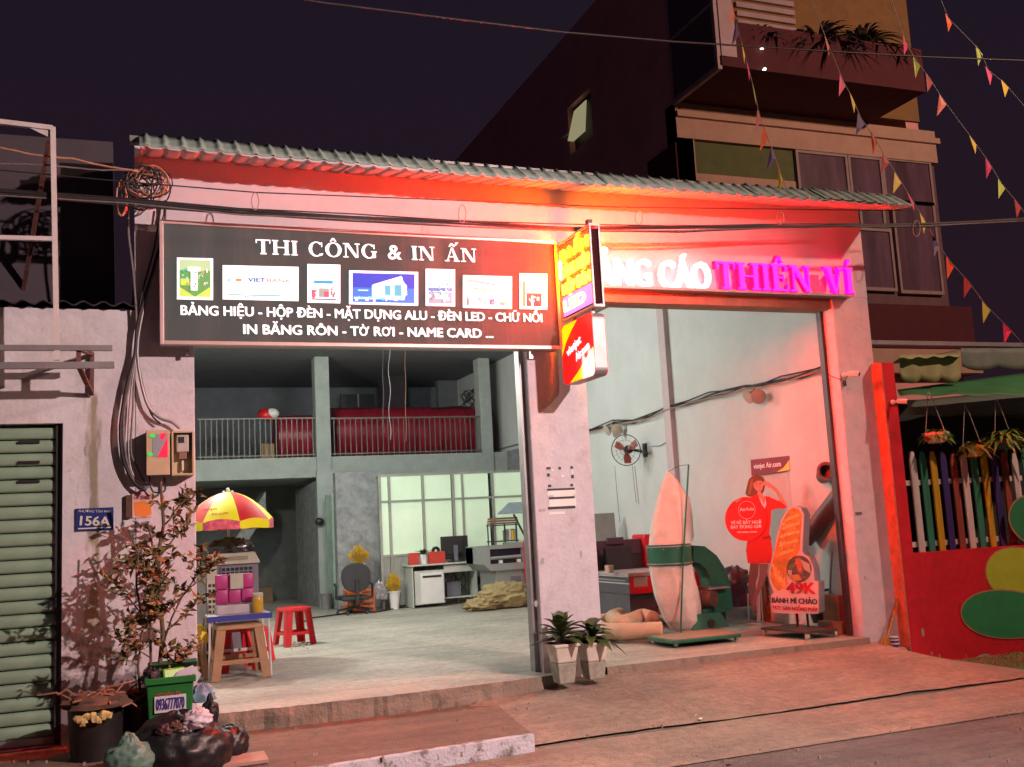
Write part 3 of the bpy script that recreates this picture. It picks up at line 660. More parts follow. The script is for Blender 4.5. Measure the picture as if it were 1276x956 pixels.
pic((220.5, 321, 265.5, 373.5), [(GR, rr(.07, .05, .93, .93)), ((.35, .55, .30), rr(.07, .05, .93, .3)), (LG, [(.07, .7), (.5, .93), (.07, .93)]), (LG, [(.93, .68), (.93, .93), (.5, .93)]), (LG, rr(.1, .5, .35, .66))] + specks(26, [TEAL, (.3, .6, .5), (.75, .8, .8), (.7, .3, .15)], .12, .25, .9, .75, .09) + [((.9, .9, .92), rr(.38, .3, .57, .78)), ((.85, .85, .9), rr(.3, .22, .65, .32))] + specks(8, [(.15, .15, .3)], .4, .32, .56, .75, .05), 'first lit picture of a white column in green scenery')
pic((277.5, 330.5, 372, 373.5), [(TEAL, rr(.08, .84, .78, .875)), ((.8, .25, .05), rr(.17, .38, .25, .46)), ((.1, .5, .5), rr(.06, .40, .10, .46))] + specks(14, [(.6, .65, .7), (.4, .4, .45)], .05, .08, .95, .2, .03) + specks(8, [(.1, .2, .25)], .05, .88, .95, .96, .04), 'second lit picture of a wide white bank front')
g = MB(); text_px(g, 'VIET', 309, 351, 331, 351.6, 5, Y=SY-.006, off=.02); part('lettering', g, em((.01, .12, .38), .3), sb, label='small blue letters on the second picture')
g = MB(); text_px(g, 'BANK', 333, 351.7, 363, 352.6, 4.6, Y=SY-.006, off=.0); part('lettering', g, em((.60, .22, .18), .3), sb, label='small red letters on the second picture')
pic((383, 329, 424, 377.5), [((.02, .30, .55), rr(.18, .42, .78, .50)), ((.35, .6, .6), rr(.1, .44, .2, .52)), ((.25, .3, .3), rr(.35, .62, .66, .85)), ((.7, .08, .15), rr(.5, .7, .66, .85)), ((.05, .05, .1), rr(.12, .89, .88, .92))] + specks(14, [(.75, .1, .15)], .12, .55, .3, .9, .1) + specks(10, [(.75, .1, .15), (.2, .2, .2)], .7, .55, .9, .9, .09) + specks(6, [(.7, .4, .3)], .1, .1, .4, .3, .06), 'third lit picture of a small shop front')
BL = (.005, .04, .50)
pic((435, 337, 521, 379.5), [(BL, rr(.05, .07, .95, .93)), ((.02, .15, .62), rr(.05, .5, .95, .93)), ((.35, .75, .8), [(.33, .42), (.75, .16), (.84, .45), (.8, .85), (.33, .83)]), ((.80, .92, .92), [(.35, .40), (.76, .13), (.78, .22), (.36, .48)]), ((.05, .35, .5), rr(.52, .42, .6, .7)), ((.05, .35, .5), rr(.66, .40, .76, .72)), ((.3, .7, .8), rr(.13, .56, .28, .60)), ((.5, .85, .85), rr(.07, .78, .4, .84))] + specks(24, [(.6, .9, .9), (.1, .5, .6)], .07, .74, .85, .92, .06) + specks(10, [(.9, .9, .9), (.5, .6, .9)], .78, .35, .86, .8, .06), 'fourth lit picture of a glowing blue night building')
pic((530.5, 335, 567, 381.5), [((.05, .20, .45), rr(.08, .5, .92, .6)), ((.25, .55, .6), rr(.1, .38, .9, .46)), ((.2, .3, .4), rr(.1, .62, .9, .93)), ((.6, .8, .8), rr(.3, .66, .75, .8))] + specks(30, [(.5, .8, .8), (.05, .25, .3), (.8, .85, .9), (.4, .3, .6)], .1, .36, .92, .95, .1), 'fifth lit picture of a blue green shop front')
pic((577, 343, 638, 384), [((.30, .35, .35), [(.15, .12), (.7, .26), (.7, .31), (.15, .18)]), ((.55, .35, .2), [(.2, .37), (.9, .48), (.9, .51), (.2, .41)]), ((.7, .1, .1), rr(.08, .66, .12, .92)), ((.05, .12, .45), rr(.54, .7, .64, .88))] + specks(34, [(.35, .35, .4), (.7, .4, .3), (.3, .5, .4), (.6, .6, .65)], .08, .64, .95, .93, .09) + specks(10, [TEAL, (.8, .6, .3)], .08, .1, .25, .26, .08), 'sixth lit picture of a long shop front')
pic((647.5, 340.5, 682, 385.5), [((.70, .05, .08), rr(.25, .57, .8, .92)), ((.55, .22, .08), rr(.12, .22, .2, .92)), ((.85, .85, .85), rr(.42, .62, .5, .92)), ((.8, .3, .3), rr(.2, .53, .8, .57))] + specks(14, [(.9, .8, .8), (.4, .05, .1)], .28, .6, .78, .92, .1) + specks(6, [(.1, .1, .2)], .75, .4, .95, .7, .05), 'seventh lit picture of a red shop interior')
for px in (233.5, 661.5):
    p = at(px, 438, Y=9.36)
    o = part('hanger_clip', MB().box(p.x-.012, p.x+.012, 9.345, 9.375, z0-.07, z0), CHROME, sb)

# ================================================================== CHANNEL LETTERS
cl = thing('channel_lettering', 'glowing white letters reading quang cao above the right bay', 'sign', (5.4, 9.36, 3.86))
WL = flat('glowing_white_letter', (1, 1, 1), 1.0); 
WL2 = WL
a, b = at(698, 354.5, Y=9.34), at(888, 360, Y=9.34)
cap = (at(760, 323, Y=9.34).z - at(760, 356.5, Y=9.34).z)
text_letters('QUẢNG CÁO', (a.x, 9.40, 3.866), FRONT, b.x-a.x, cap*1.03, .06, .03, WL, cl)
c2 = thing('channel_lettering', 'glowing magenta serif letters reading thien vi above the right bay', 'sign', (7, 9.36, 3.86))
MG = flat('glowing_magenta_letter', (1, .05, .9), 1.0); MG.node_tree.nodes['Principled BSDF'].inputs['Emission Color'].default_value = (1, .0, .13, 1); MG.node_tree.nodes['Principled BSDF'].inputs['Emission Strength'].default_value = 5
MS = M('red_letter_return', (.8, .01, .12), .5, emit=.9, ecol=(1, .0, .12))
a, b = at(896, 362, Y=9.30), at(1066, 365, Y=9.30)
cap = at(930, 329.5, Y=9.30).z - at(930, 363, Y=9.30).z
ls_ = serif_text(None, 'THIÊN VÍ', (a.x, 9.38, 3.866), FRONT, b.x-a.x, cap, .07)
lb_ = serif_text(None, 'THIÊN VÍ', (a.x-.012, 9.38, 3.860), FRONT, b.x-a.x+.02, cap+.012, .055)
for m, m2 in zip(ls_, lb_):
    if m.v:
        o = part('letter', m, MG, c2); part('letter_side', m2, MS, o)

# ================================================================== PROJECTING LED SIGN
XS = 4.27
def atx(px, py, X=XS): return at(px, py, X=X)
ya, yb = 9.40, (atx(737, 330).y)
zA = (atx(703, 300).z + atx(737, 286).z)/2 + .02; zB = (atx(703, 390).z+atx(740, 384).z)/2 - .01
pj = thing('projecting_sign', 'upright box sign with glowing led lettering sticking out from the middle pillar', 'sign', (XS, 9.4, zB))
XB = XS+.115
part('casing', MB().box(XS+.012, XB-.012, yb+.02, ya, zB+.02, zA-.02), M('dark_red_casing', (.05, .01, .012), .8, spec=.1), pj)
for q in ((yb, yb+.025, zB, zA), (ya-.025, ya, zB, zA)):
    part('casing_edge', MB().box(XS, XS+.018, q[0], q[1], q[2], q[3]).box(XB-.018, XB, q[0], q[1], q[2], q[3]), METAL_G, pj)
part('casing_edge', MB().box(XS, XB, yb-.004, ya+.002, zB-.025, zB), METAL_W, pj); part('casing_edge', MB().box(XS, XB, yb-.004, ya+.002, zA, zA+.025), METAL_W, pj)
LEDM = M('led_red_field', (.2, .01, .01), .5, var=.02, emit=640, ecol=(1, .0002, .00005)); LEDP = M('led_lilac_field', (.3, .1, .3), .5, var=.02, emit=2.2, ecol=(.55, .16, .62))
zq = zB + (zA-zB)*.28
for xx in (XS+.004, XB-.012):
    part('led_face', MB().box(xx, xx+.008, yb+.03, ya-.03, zq+.001, zA-.02), LEDM, pj)
    part('led_face', MB().box(xx, xx+.008, yb+.03, ya-.03, zB+.02, zq), LEDP, pj)
LY = [M('led_'+n_, c_, .5, var=.02, emit=e_) for n_, c_, e_ in (('yellow', (1, .56, .002), 52), ('warm_white', (1, .62, .006), 36), ('pale', (1, .60, .01), 24), ('amber', (1, .75, .12), 6))]
LYR = [M('led_right_'+n_, (1, .5, .003), .5, var=.02, emit=e_) for n_, e_ in (('yellow', 70), ('warm', 50), ('pale', 35), ('amber', 8))]
W_ = ya-yb-.10; Hh = (zA-zB)
for i, s in enumerate(('IN ẤN', 'BẢNG HIỆU', 'HỘP ĐÈN', 'LED')):
    g = MB(); zz = zA - Hh*(.235+.225*i); text(g, s, (XS+.004, ya-.05, zz), LEFT, W_*(1 if i != 3 else .8), Hh*.135, .012, .03); part('lettering', g, LY[i], pj)
    g = MB(); text(g, s, (XB-.004, yb+.05, zz), RIGHT, W_*(1 if i != 3 else .8), Hh*.135, .012, .03); part('lettering', g, LYR[i], pj)
part('mount_post', MB().box(XS+.03, XS+.08, yb+.08, yb+.14, zA+.025, zA+.09), METAL_D, pj)
# lower double sided airline sign
vj = thing('airline_sign', 'rounded red and yellow airline sign hanging under the led sign', 'sign', (XS, 9.3, 2.8))
yl, yr_ = 9.37, atx(745, 430).y; zt_ = (atx(704, 403).z + atx(745, 392).z)/2; zb_ = (atx(710, 478).z + atx(745, 470).z)/2
RL = flat('lit_red_face', (.95, .01, .01), .95, .3); YL = flat('lit_yellow_face', (1, .80, .0), .95, .3)
def rrect(y0, y1, z0, z1, r, n=5):
    out = []
    for cy, cz, a0 in ((y1-r, z1-r, 0), (y0+r, z1-r, 90), (y0+r, z0+r, 180), (y1-r, z0+r, 270)):
        for k in range(n+1): t = math.radians(a0+90*k/n); out.append((cy+r*math.cos(t), cz+r*math.sin(t)))
    return out
part('casing', MB().prism([(XS-.04, y, z) for y, z in rrect(yr_, yl, zb_, zt_, .07)], (-1, 0, 0), .13), METAL_G, vj)
part('hanger', MB().box(XS+.02, XS+.05, yr_+.12, yr_+.17, zt_-.01, zB-.02).box(XS+.02, XS+.05, yl-.2, yl-.15, zt_-.01, zB-.02), METAL_G, vj)
for X_, nx, fr in ((XS-.045, -1, LEFT), (XS+.095, 1, RIGHT)):
    part('face', MB().prism([(X_, y, z) for y, z in rrect(yr_, yl, zb_, zt_, .07)], (nx, 0, 0), .004), RL, vj)
    H_ = zt_-zb_; Wd = yl-yr_; e = nx*.0015
    # yellow swooshes, far top corner and near bottom corner (mirrored on the other side)
    def yy(f): return yl - Wd*f if nx < 0 else yr_ + Wd*f
    g = MB().prism([(X_+e, yy(a), zt_ - H_*b) for a, b in ((.01, .10), (.10, .012), (.55, .012), (.35, .14), (.14, .32), (.01, .5))], (nx, 0, 0), .001)
    g.prism([(X_+e, yy(a), zt_ - H_*b) for a, b in ((.99, .9), (.90, .988), (.22, .988), (.45, .88), (.75, .70), (.99, .55))], (nx, 0, 0), .001)
    part('yellow_swoosh', g, YL, vj)
    g = MB(); u = fr[0]; c = V((X_+e, (yl+yr_)/2, (zt_+zb_)/2)); tl = (u*math.cos(.25) + V((0, 0, 1))*math.sin(.25)).normalized(); vv = fr[2].cross(tl)
    text(g, 'vietjet', c - tl*.24 + vv*.03, (tl, vv, fr[2]), .36, .085, .003, .03); text(g, 'Air.com', c - tl*.06 - vv*.10, (tl, vv, fr[2]), .33, .085, .003, .03)
    part('lettering', g, flat('lit_sign_white', (1, 1, 1), 1.1), vj)

# ================================================================== TALL BUILDING
tb = thing('tall_building', 'tall dark reddish house with side window and plant balcony', 'building', (10, 14, 0))
XT = 8.45; TY = at(840, 128, X=XT).y
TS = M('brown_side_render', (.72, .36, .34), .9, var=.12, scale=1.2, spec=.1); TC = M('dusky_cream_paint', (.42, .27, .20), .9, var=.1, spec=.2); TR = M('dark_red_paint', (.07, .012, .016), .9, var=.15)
xr = at(1163, 162, Y=TY).x; ztop_ = at(620, 140, X=XT).z
def zT(px, py, Y=None): return at(px, py, Y=TY if Y is None else Y).z
wy0, wy1 = at(738, 150, X=XT).y, at(708, 150, X=XT).y; wz0, wz1 = at(723, 183, X=XT).z, at(723, 120, X=XT).z
g = MB(); ye = 30
g.box(XT, XT+.3, TY, wy0, 0, ztop_).box(XT, XT+.3, wy1, ye, 0, ztop_).box(XT, XT+.3, wy0, wy1, 0, wz0).box(XT, XT+.3, wy0, wy1, wz1, ztop_)
part('side_wall', g, TS, tb)
wi = part('window', MB().box(XT+.12, XT+.16, wy0, wy1, wz0, wz1), M('dark_window_hole', (.03, .012, .02), .6), tb)
p = at(722, 152, X=XT+.05)
part('lit_sash', MB().hull8([(XT-.10, p.y-.28, p.z-.30), (XT+.03, p.y-.28, p.z-.30), (XT+.03, p.y+.28, p.z-.30), (XT-.10, p.y+.28, p.z-.30)], [(XT+.08, p.y-.28, p.z+.34), (XT+.10, p.y-.28, p.z+.34), (XT+.10, p.y+.28, p.z+.34), (XT+.08, p.y+.28, p.z+.34)]), flat('lit_sash_glass', (.55, .5, .28), .5), wi)
part('sash_stay', MB().tube([(XT+.06, p.y+.28, p.z-.05), (XT-.1, p.y+.55, p.z-.15), (XT-.05, p.y+.3, p.z-.25)], .03, 5), METAL_W, wi)
part('side_wall_recess', MB().box(XT-.03, XT+.0, at(845, 200, X=XT).y, at(808, 200, X=XT).y, at(826, 218, X=XT).z-1, at(826, 190, X=XT).z), TR, tb)
part('rear_mass', MB().box(XT+.3, xr, TY+.35, ye, 0, ztop_-.05), TS, tb)
z1_, z2_ = zT(1000, 146), zT(1000, 176)
zf = {'a': zT(1000, 146), 'b': zT(1000, 187), 'c': zT(1080, 232)}
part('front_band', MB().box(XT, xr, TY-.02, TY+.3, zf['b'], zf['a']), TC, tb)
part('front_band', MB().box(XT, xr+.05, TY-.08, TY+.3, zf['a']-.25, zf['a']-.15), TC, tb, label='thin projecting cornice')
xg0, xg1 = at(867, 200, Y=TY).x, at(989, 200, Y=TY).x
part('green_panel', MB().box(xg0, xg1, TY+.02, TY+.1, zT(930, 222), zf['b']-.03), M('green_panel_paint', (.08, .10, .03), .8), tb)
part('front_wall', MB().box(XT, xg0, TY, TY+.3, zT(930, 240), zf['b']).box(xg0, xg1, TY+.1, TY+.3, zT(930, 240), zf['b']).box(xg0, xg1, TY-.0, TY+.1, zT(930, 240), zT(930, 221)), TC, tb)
CURT = M('dim_curtain_glass', (.10, .055, .08), .35, var=.6, scale=2.5, streak=.15)
def win(x0, y0, x1, y1, Y, n=1):
    a, b, c_, d_ = R4(x0, y0, x1, y1, Y)
    f = part('window', MB().box(a-.05, b+.05, Y, Y+.08, c_-.06, c_).box(a-.05, b+.05, Y, Y+.08, d_, d_+.06).box(a-.05, a, Y, Y+.08, c_, d_).box(b, b+.05, Y, Y+.08, c_, d_), M('window_frame_dusky', (.26, .19, .18), .6) if 'window_frame_dusky' not in bpy.data.materials else bpy.data.materials['window_frame_dusky'], tb)
    part('pane', MB().box(a, b, Y+.03, Y+.05, c_, d_), CURT, f)
for q in ((997, 193, 1055, 240), (1062, 198, 1098, 245), (1104, 202, 1160, 250), (1075, 288, 1112, 358), (1074, 245, 1100, 280), (1120, 255, 1168, 362)): win(*q, TY)
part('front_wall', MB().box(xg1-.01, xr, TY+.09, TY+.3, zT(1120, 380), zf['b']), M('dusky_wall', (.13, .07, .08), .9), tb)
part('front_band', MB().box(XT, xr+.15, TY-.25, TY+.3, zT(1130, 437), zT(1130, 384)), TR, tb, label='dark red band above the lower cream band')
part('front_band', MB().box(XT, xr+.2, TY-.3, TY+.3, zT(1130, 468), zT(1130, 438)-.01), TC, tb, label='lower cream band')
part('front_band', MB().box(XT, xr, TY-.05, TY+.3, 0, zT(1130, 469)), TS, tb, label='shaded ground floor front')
# balcony
BY = at(898, 85, X=XT).y
zs = zf['a']
xb = at(1152, 100, Y=BY).x
part('balcony_slab', MB().box(XT, xb, BY, TY-.02, zs+.01, zs+.16), TR, tb)
part('balcony_parapet', MB().box(XT+.02, xb, BY, BY+.12, zs+.16, zs+.75), TR, tb)
fr2 = part('balcony_side_frame', MB(), None, tb)
WF = M('dusky_white_frame', (.38, .27, .28), .6)
g = MB(); zt2 = zs+3.0
for y in (BY, TY-.08): g.box(XT-.04, XT+.03, y, y+.08, zs-.05, zt2)
g.box(XT-.04, XT+.03, BY+.08, TY-.08, zs-.05, zs+.03); g.box(XT-.04, XT+.03, BY+.08, TY-.08, zs+1.0, zs+1.05)
fr2.data = bpy.data.meshes.new('balcony_side_frame'); oo = ORG[tb.name]
fr2.data.from_pydata([tuple(V(v)-oo) for v in g.v], [], g.f); fr2.data.materials.append(WF)
part('side_pane', MB().box(XT-.02, XT, BY+.08, TY-.08, zs+.03, zs+1.0), M('dark_red_glass', (.085, .02, .04), .15), fr2); part('side_pane', MB().box(XT-.02, XT, BY+.08, TY-.08, zs+1.05, zt2), bpy.data.materials['dark_red_glass'], fr2)
part('balcony_post', MB().box(XT+.03, XT+.3, BY-.02, BY+.1, zs+.16, zt2), WF, tb)
part('balcony_back_wall', MB().box(XT+.35, xr-.3, TY+.0, TY+.06, zs+.16, zs+3.4), M('ochre_wall', (.22, .12, .045), .9, var=.15), tb)
for k in range(5): part('louvre_slat', MB().box(at(918, 40, Y=TY).x, at(990, 40, Y=TY).x, TY-.06, TY-.02, zs+1.35+k*.16, zs+1.44+k*.16), WF, tb)
LEAF_D = M('dark_palm_leaf', (.05, .04, .03), .6, var=.4)
def frond(g, base, d, L_, w_, droop, seg=6):
    d = V(d).normalized(); side = d.cross(V((0, 0, 1))); side = side.normalized() if side.length > .01 else V((1, 0, 0)); pr = None; vs = []; fs = []
    for i in range(seg+1):
        t = i/seg; p = V(base) + d*(L_*t) - V((0, 0, 1))*(droop*t*t*L_); ww = w_*math.sin(math.pi*(.12+.88*t)) if i < seg else .0005
        vs += [p - side*ww, p + V((0, 0, -ww*.35)), p + side*ww]
        if i: k = (i-1)*3; fs += [(k, k+1, k+4, k+3), (k+1, k+2, k+5, k+4)]
    g.add(vs, fs)
def bushy(name, label, c, n, L_, w_, mat, droop=.7):
    g = MB()
    for i in range(n):
        a = rng.uniform(0, 6.283); e = rng.uniform(.1, 1.3); frond(g, c, (math.cos(a)*math.cos(e), math.sin(a)*math.cos(e), math.sin(e)), L_*rng.uniform(.6, 1.1), w_, droop)
    o = thing(name, label, 'plant', c); part('leaves', g, mat, o); return o
zpl = zs+.78
for i, (px, py, L_, n) in enumerate([(1020, 55, 1.1, 130), (1075, 55, 1.0, 130), (995, 75, .6, 110), (945, 60, .6, 110), (1108, 70, .6, 110), (1050, 90, .55, 110)]):
    p = at(px, py, Y=BY+.3); p.z = max(p.z, zpl)
    o = bushy('balcony_palm', ['large dark palm in the middle of the upper balcony', 'second large dark palm right of the first on the balcony', 'low dark bush left below the balcony palms', 'low dark bush around the small lit lamp', 'bush at the right end of the balcony', 'low bush between the two balcony palms'][i], p - V((0, 0, .1)), n, L_, .03, LEAF_D)
    part('planter', MB().lathe(p - V((0, 0, .12)) - V((0, 0, .35)), [(.14, 0), (.19, .36)], 12), TR, o)
for i, (px, py) in enumerate([(950, 60), (953, 86)]):
    p = at(px, py, Y=BY-.05)
    tag(part('balcony_bulb', MB().ball(p, .022, .022, .022, 8, 6).box(p.x-.006, p.x+.006, p.y, p.y+.1, p.z, p.z+.012), flat('bulb_glow', (1, 1, .9), 5)), ['bright white bulb shining between balcony plants', 'smaller white bulb just below the bright one'][i], 'lamp')

# ================================================================== RIGHT: RED WALL, PICKETS
RW = 9.30
REDW = M('red_painted_wall', (.60, .022, .036), .7, var=.14, scale=3, bump=.35, bscale=10, dirt=.55, dcol=(.20, .02, .03), dscale=1.6, spec=.2)
ORW = M('peeling_orange_paint', (.50, .20, .12), .8, var=.3, scale=8, dirt=.7, dcol=(.25, .15, .10), dscale=7)
rw = thing('red_wall', 'bright red boundary wall with painted green petals', 'wall', (9.2, RW, -.4))
pz0, pz1 = at(1200, 685, Y=RW).z, at(1200, 563, Y=RW).z; rx0, rx1 = at(1113, 600, Y=RW).x, at(1129, 600, Y=RW).x
zrt = at(1110, 452, Y=RW).z
part('pier', MB().box(rx0+.01, rx1, RW, RW+.3, -.4, zrt), REDW, rw, bevel=.006)
part('pier_side', MB().box(rx0-.004, rx0+.0098, RW-.002, RW+.31, -.4, zrt+.01), ORW, rw)
part('lower_wall', MB().box(rx1+.0002, 14, RW+.004, RW+.28, -.4, pz0), REDW, rw)
def ell(cx, cy, rx, ry, rot, n=28):
    out = []
    for i in range(n):
        t = 2*math.pi*i/n; x = rx*math.cos(t); y = ry*math.sin(t)*(1-.18*math.cos(t)); c_, s_ = math.cos(rot), math.sin(rot)
        out.append(at(cx + x*c_-y*s_, cy + x*s_+y*c_, Y=RW-.001))
    return out
def lifted(pts, d): return [p+V((0, -d, 0)) for p in pts]
PET = [('dark green', (.02, .22, .08)), ('lime', (.42, .58, .04)), ('green', (.02, .28, .10))]
for i, (q, rot) in enumerate((((1305, 655, 50, 30), .5), ((1284, 722, 57, 33), .35), ((1262, 766, 64, 29), .06))):
    part('painted_petal', MB().prism(lifted(ell(*q, rot), .002*i), (0, -1, 0), .003), M(PET[i][0]+'_petal_paint', PET[i][1], .7, var=.1), rw, label=PET[i][0]+' petal')
    part('petal_outline', MB().prism([p+V((0, .0012-.002*i, 0)) for p in ell(q[0], q[1], q[2]+1.6, q[3]+1.6, rot)], (0, -1, 0), .001), M('petal_edge', (.45, .22, .12), .8) if i == 0 else bpy.data.materials['petal_edge'], rw)
for px, py, w_, h_ in ((1150, 788, .022, .05), (1226, 820, .15, .045), (1276, 818, .05, .04)):
    c = at(px, py, Y=RW-.001); part('peeled_patch', MB().prism([c+V((math.cos(t*.57)*w_*rng.uniform(.7, 1.1), 0, math.sin(t*.57)*h_*rng.uniform(.7, 1.1))) for t in range(11)], (0, -1, 0), .002), CONC_L, rw)
pf = thing('picket_fence', 'row of coloured pointed pickets standing on the red wall', 'fence', (9.3, RW+.1, pz0))
PC = [M(n_, c_, .6, var=.2, scale=9, dirt=.55, dcol=tuple(q*.4 for q in c_), dscale=5, bump=.3, bscale=30, streak=.15) for n_, c_ in (('white_picket', (.62, .58, .56)), ('green_picket', (.03, .24, .14)), ('yellow_picket', (.56, .34, .01)), ('navy_picket', (.035, .022, .15)), ('brown_picket', (.28, .06, .035)))]
pxs = [1138 + 12.75*i for i in range(22)]
for i, px in enumerate(pxs):
    x = at(px+4, 620, Y=RW+.1).x; m = PC[i % 5]; h = pz1 + rng.uniform(-.03, .03); wv = .046
    part('picket', MB().prism([(x-wv, RW+.09, pz0), (x+wv, RW+.09, pz0), (x+wv, RW+.09, h-.10), (x+.02, RW+.09, h), (x-.02, RW+.09, h), (x-wv, RW+.09, h-.10)], (0, -1, 0), .022), m, pf, bevel=.003)
zc = at(1200, 599, Y=RW+.13).z
part('cross_rail', MB().box(rx1, 12.5, RW+.115, RW+.14, zc-.03, zc+.03), PC[0], pf); 
g = MB()
part('cross_rail', MB().box(rx1, 12.5, RW+.115, RW+.14, pz0+.06, pz0+.12), PC[0], pf)
# dark mesh and back of the enclosure
part('fence_post', MB().box(rx1+.0, rx1+.05, RW+.1, RW+.15, pz0, zrt), CREAM, pf)
tag(part('yard_screen', MB().grid(lambda u, v: V((8.35+u*6, RW+2.2+.03*math.sin(u*40), -.3+v*3.2)), 60, 2), M('dark_screen_cloth', (.03, .03, .03), .9)), 'dark cloth screen behind the picket fence', 'screen')
# awnings
GA = M('green_awning_cloth', (.04, .20, .07), .6, var=.2, scale=3); CA = M('cream_awning_cloth', (.30, .30, .14), .6, var=.2); GD = M('dark_green_cloth', (.03, .06, .045), .8); PG = M('grey_green_tarp', (.13, .17, .14), .6, var=.2)
def cloth(name, label, pts, Y0, Y1, mat, sag=.03, cat='awning'):
    (ax, ay), (bx, by), (cx, cy), (dx_, dy_) = pts   # top-left, top-right, bottom-right, bottom-left in order; top at Y1 (rear), bottom at Y0
    A, B, C_, D_ = at(ax, ay, Y=Y1), at(bx, by, Y=Y1), at(cx, cy, Y=Y0), at(dx_, dy_, Y=Y0)
    g = MB().grid(lambda u, v: (A*(1-u)+B*u)*(1-v) + (D_*(1-u)+C_*u)*v + V((0, 0, -sag*math.sin(v*math.pi)+.012*math.sin(u*25)*v)), 30, 8)
    o = part(name, g, mat, smooth='all', solid=.004); return tag(o, label, cat)
cloth('green_awning', 'long sagging green awning over the picket fence', ((1118, 486), (1330, 458), (1330, 492), (1124, 493)), RW-.1, RW+1.2, GA)
def valance(name, label, x0, x1, y0, y1, Y, mat, n, cat='awning'):
    a, b = at(x0, y0, Y=Y), at(x1, y0, Y=Y); h = a.z - at(x0, y1, Y=Y).z
    g = MB().grid(lambda u, v: V((a.x+(b.x-a.x)*u, Y + .015*math.sin(u*20)+.01*v, (a.z*(1-u)+b.z*u) - v*(h*(.8+.2*abs(math.sin(u*n*math.pi)))))), n*10, 4)
    return tag(part(name, g, mat, smooth='all', solid=.003), label, cat)
valance('cream_valance', 'cream scalloped awning flap beside the red pier', 1120, 1196, 442, 478, RW+.9, CA, 3)
cloth('cream_awning', 'cream awning sheet above its scalloped flap', ((1098, 455), (1196, 436), (1196, 444), (1120, 447)), RW+.8, RW+1.8, CA)
valance('grey_valance', 'dim greyish awning flap further right', 1197, 1330, 434, 462, RW+1.6, PG, 3)
cloth('grey_tarp', 'grey green tarp stretched below the green awning', ((1130, 500), (1330, 480), (1330, 520), (1135, 518)), RW+.4, RW+1.9, PG, .06, 'tarp')
# beams holding the awning
tag(part('awning_beam', MB().box(8.3, 13, RW+1.9, RW+1.96, at(1150, 430, Y=RW+1.9).z, at(1150, 425, Y=RW+1.9).z), METAL_G), 'thin grey beam above the awnings', 'beam')
# hanging pots
def leaves(parent, c, n, L0, w_, m, e0=.2, e1=1.3, droop=.8, name='leaf'):
    for i in range(n):
        a = i*2.4 + rng.uniform(-.3, .3); e = e0 + (e1-e0)*(i/n); g = MB()
        frond(g, c, (math.cos(a)*math.cos(e), math.sin(a)*math.cos(e), math.sin(e)), L0*rng.uniform(.75, 1.1), w_, droop); part(name, g, m, parent, smooth='all')
LEAF_P = M('hanging_plant_leaf', (.16, .28, .05), .5, var=.4); LEAF_O = M('brownish_leaf', (.24, .17, .05), .6, var=.4)
hp = [(1167, 552, 536, .145, WHITE, LEAF_P, 'white hanging pot with bushy green plant, left of three', .26, 60, .05), (1213, 569, 556, .145, YEL, LEAF_O, 'yellow hanging pot with dry brownish plant, middle of three', .30, 60, .045), (1252, 560, 550, .14, flat('teal_pot', (.03, .16, .13)), LEAF_P, 'teal hanging pot with long arching spider leaves', .50, 60, .026)]
for px, yb_, yt_, r, m, lm, lab, L_, n, w_ in hp:
    p = at(px, yb_, Y=RW+.02); h = .12; o = thing('hanging_pot', lab, 'plant', p, 'hanging pots on the picket fence')
    part('pot', MB().lathe(p, [(r*.6, 0), (r*.95, h*.45), (r*1.05, h), (r*.9, h), (r*.85, h*.7)], 16), m, o, smooth=True)
    leaves(o, p+V((0, 0, h*.8)), n, L_, w_, lm)
    part('hook_wire', MB().tube([p+V((-r, 0, h)), p+V((-.03, .03, .55)), p+V((0, .04, .62)), p+V((.03, .03, .55)), p+V((r, 0, h))], .004, 5), METAL_W, o)

# ================================================================== BUNTING
FC = {'o': (.75, .13, .03), 'p': (.06, .03, .14), 'y': (.65, .50, .02), 'm': (.70, .03, .15), 'l': (.42, .60, .06), 'r': (.35, .01, .015), 's': (.8, .25, .16)}
FM = {k: M('flag_cloth_'+n_, tuple(q*.85 for q in v), .6, var=.1) for (k, v), n_ in zip(FC.items(), ('orange', 'purple', 'yellow', 'magenta', 'lime', 'red', 'salmon'))}
strs = [([(905, -30, ''), (914, 12, 'o'), (919, 35, 'p'), (926, 60, 'y'), (932, 82, 'm'), (939, 110, 'l'), (946, 142, 'r'), (954, 165, 'o'), (964, 190, 'p'), (973, 217, 'y'), (984, 245, '')], 'bunting string furthest left, crossing the balcony'),
        ([(1000, -30, ''), (1030, 50, 'o'), (1050, 100, 'm'), (1062, 122, 'y'), (1073, 148, 'p'), (1089, 170, 'o'), (1104, 196, 'r'), (1119, 221, 'y'), (1134, 245, 'm'), (1150, 271, 'y'), (1166, 300, 'p'), (1184, 326, 'o'), (1206, 350, 'r'), (1229, 381, 'l'), (1255, 407, 'm'), (1276, 430, ''), (1300, 460, '')], 'long bunting string running down to the green awning'),
        ([(1105, -20, ''), (1128, 52, 'm'), (1142, 76, 'l'), (1158, 97, 'r'), (1175, 124, 's'), (1212, 174, 'y'), (1232, 202, 'm'), (1248, 229, 'l'), (1268, 253, 'r'), (1300, 300, '')], 'third bunting string with salmon and lime flags'),
        ([(1160, -30, ''), (1182, 23, 'o'), (1220, 62, 'l'), (1232, 88, 'm'), (1252, 104, 'y'), (1300, 160, '')], 'short bunting string in the top right corner')]
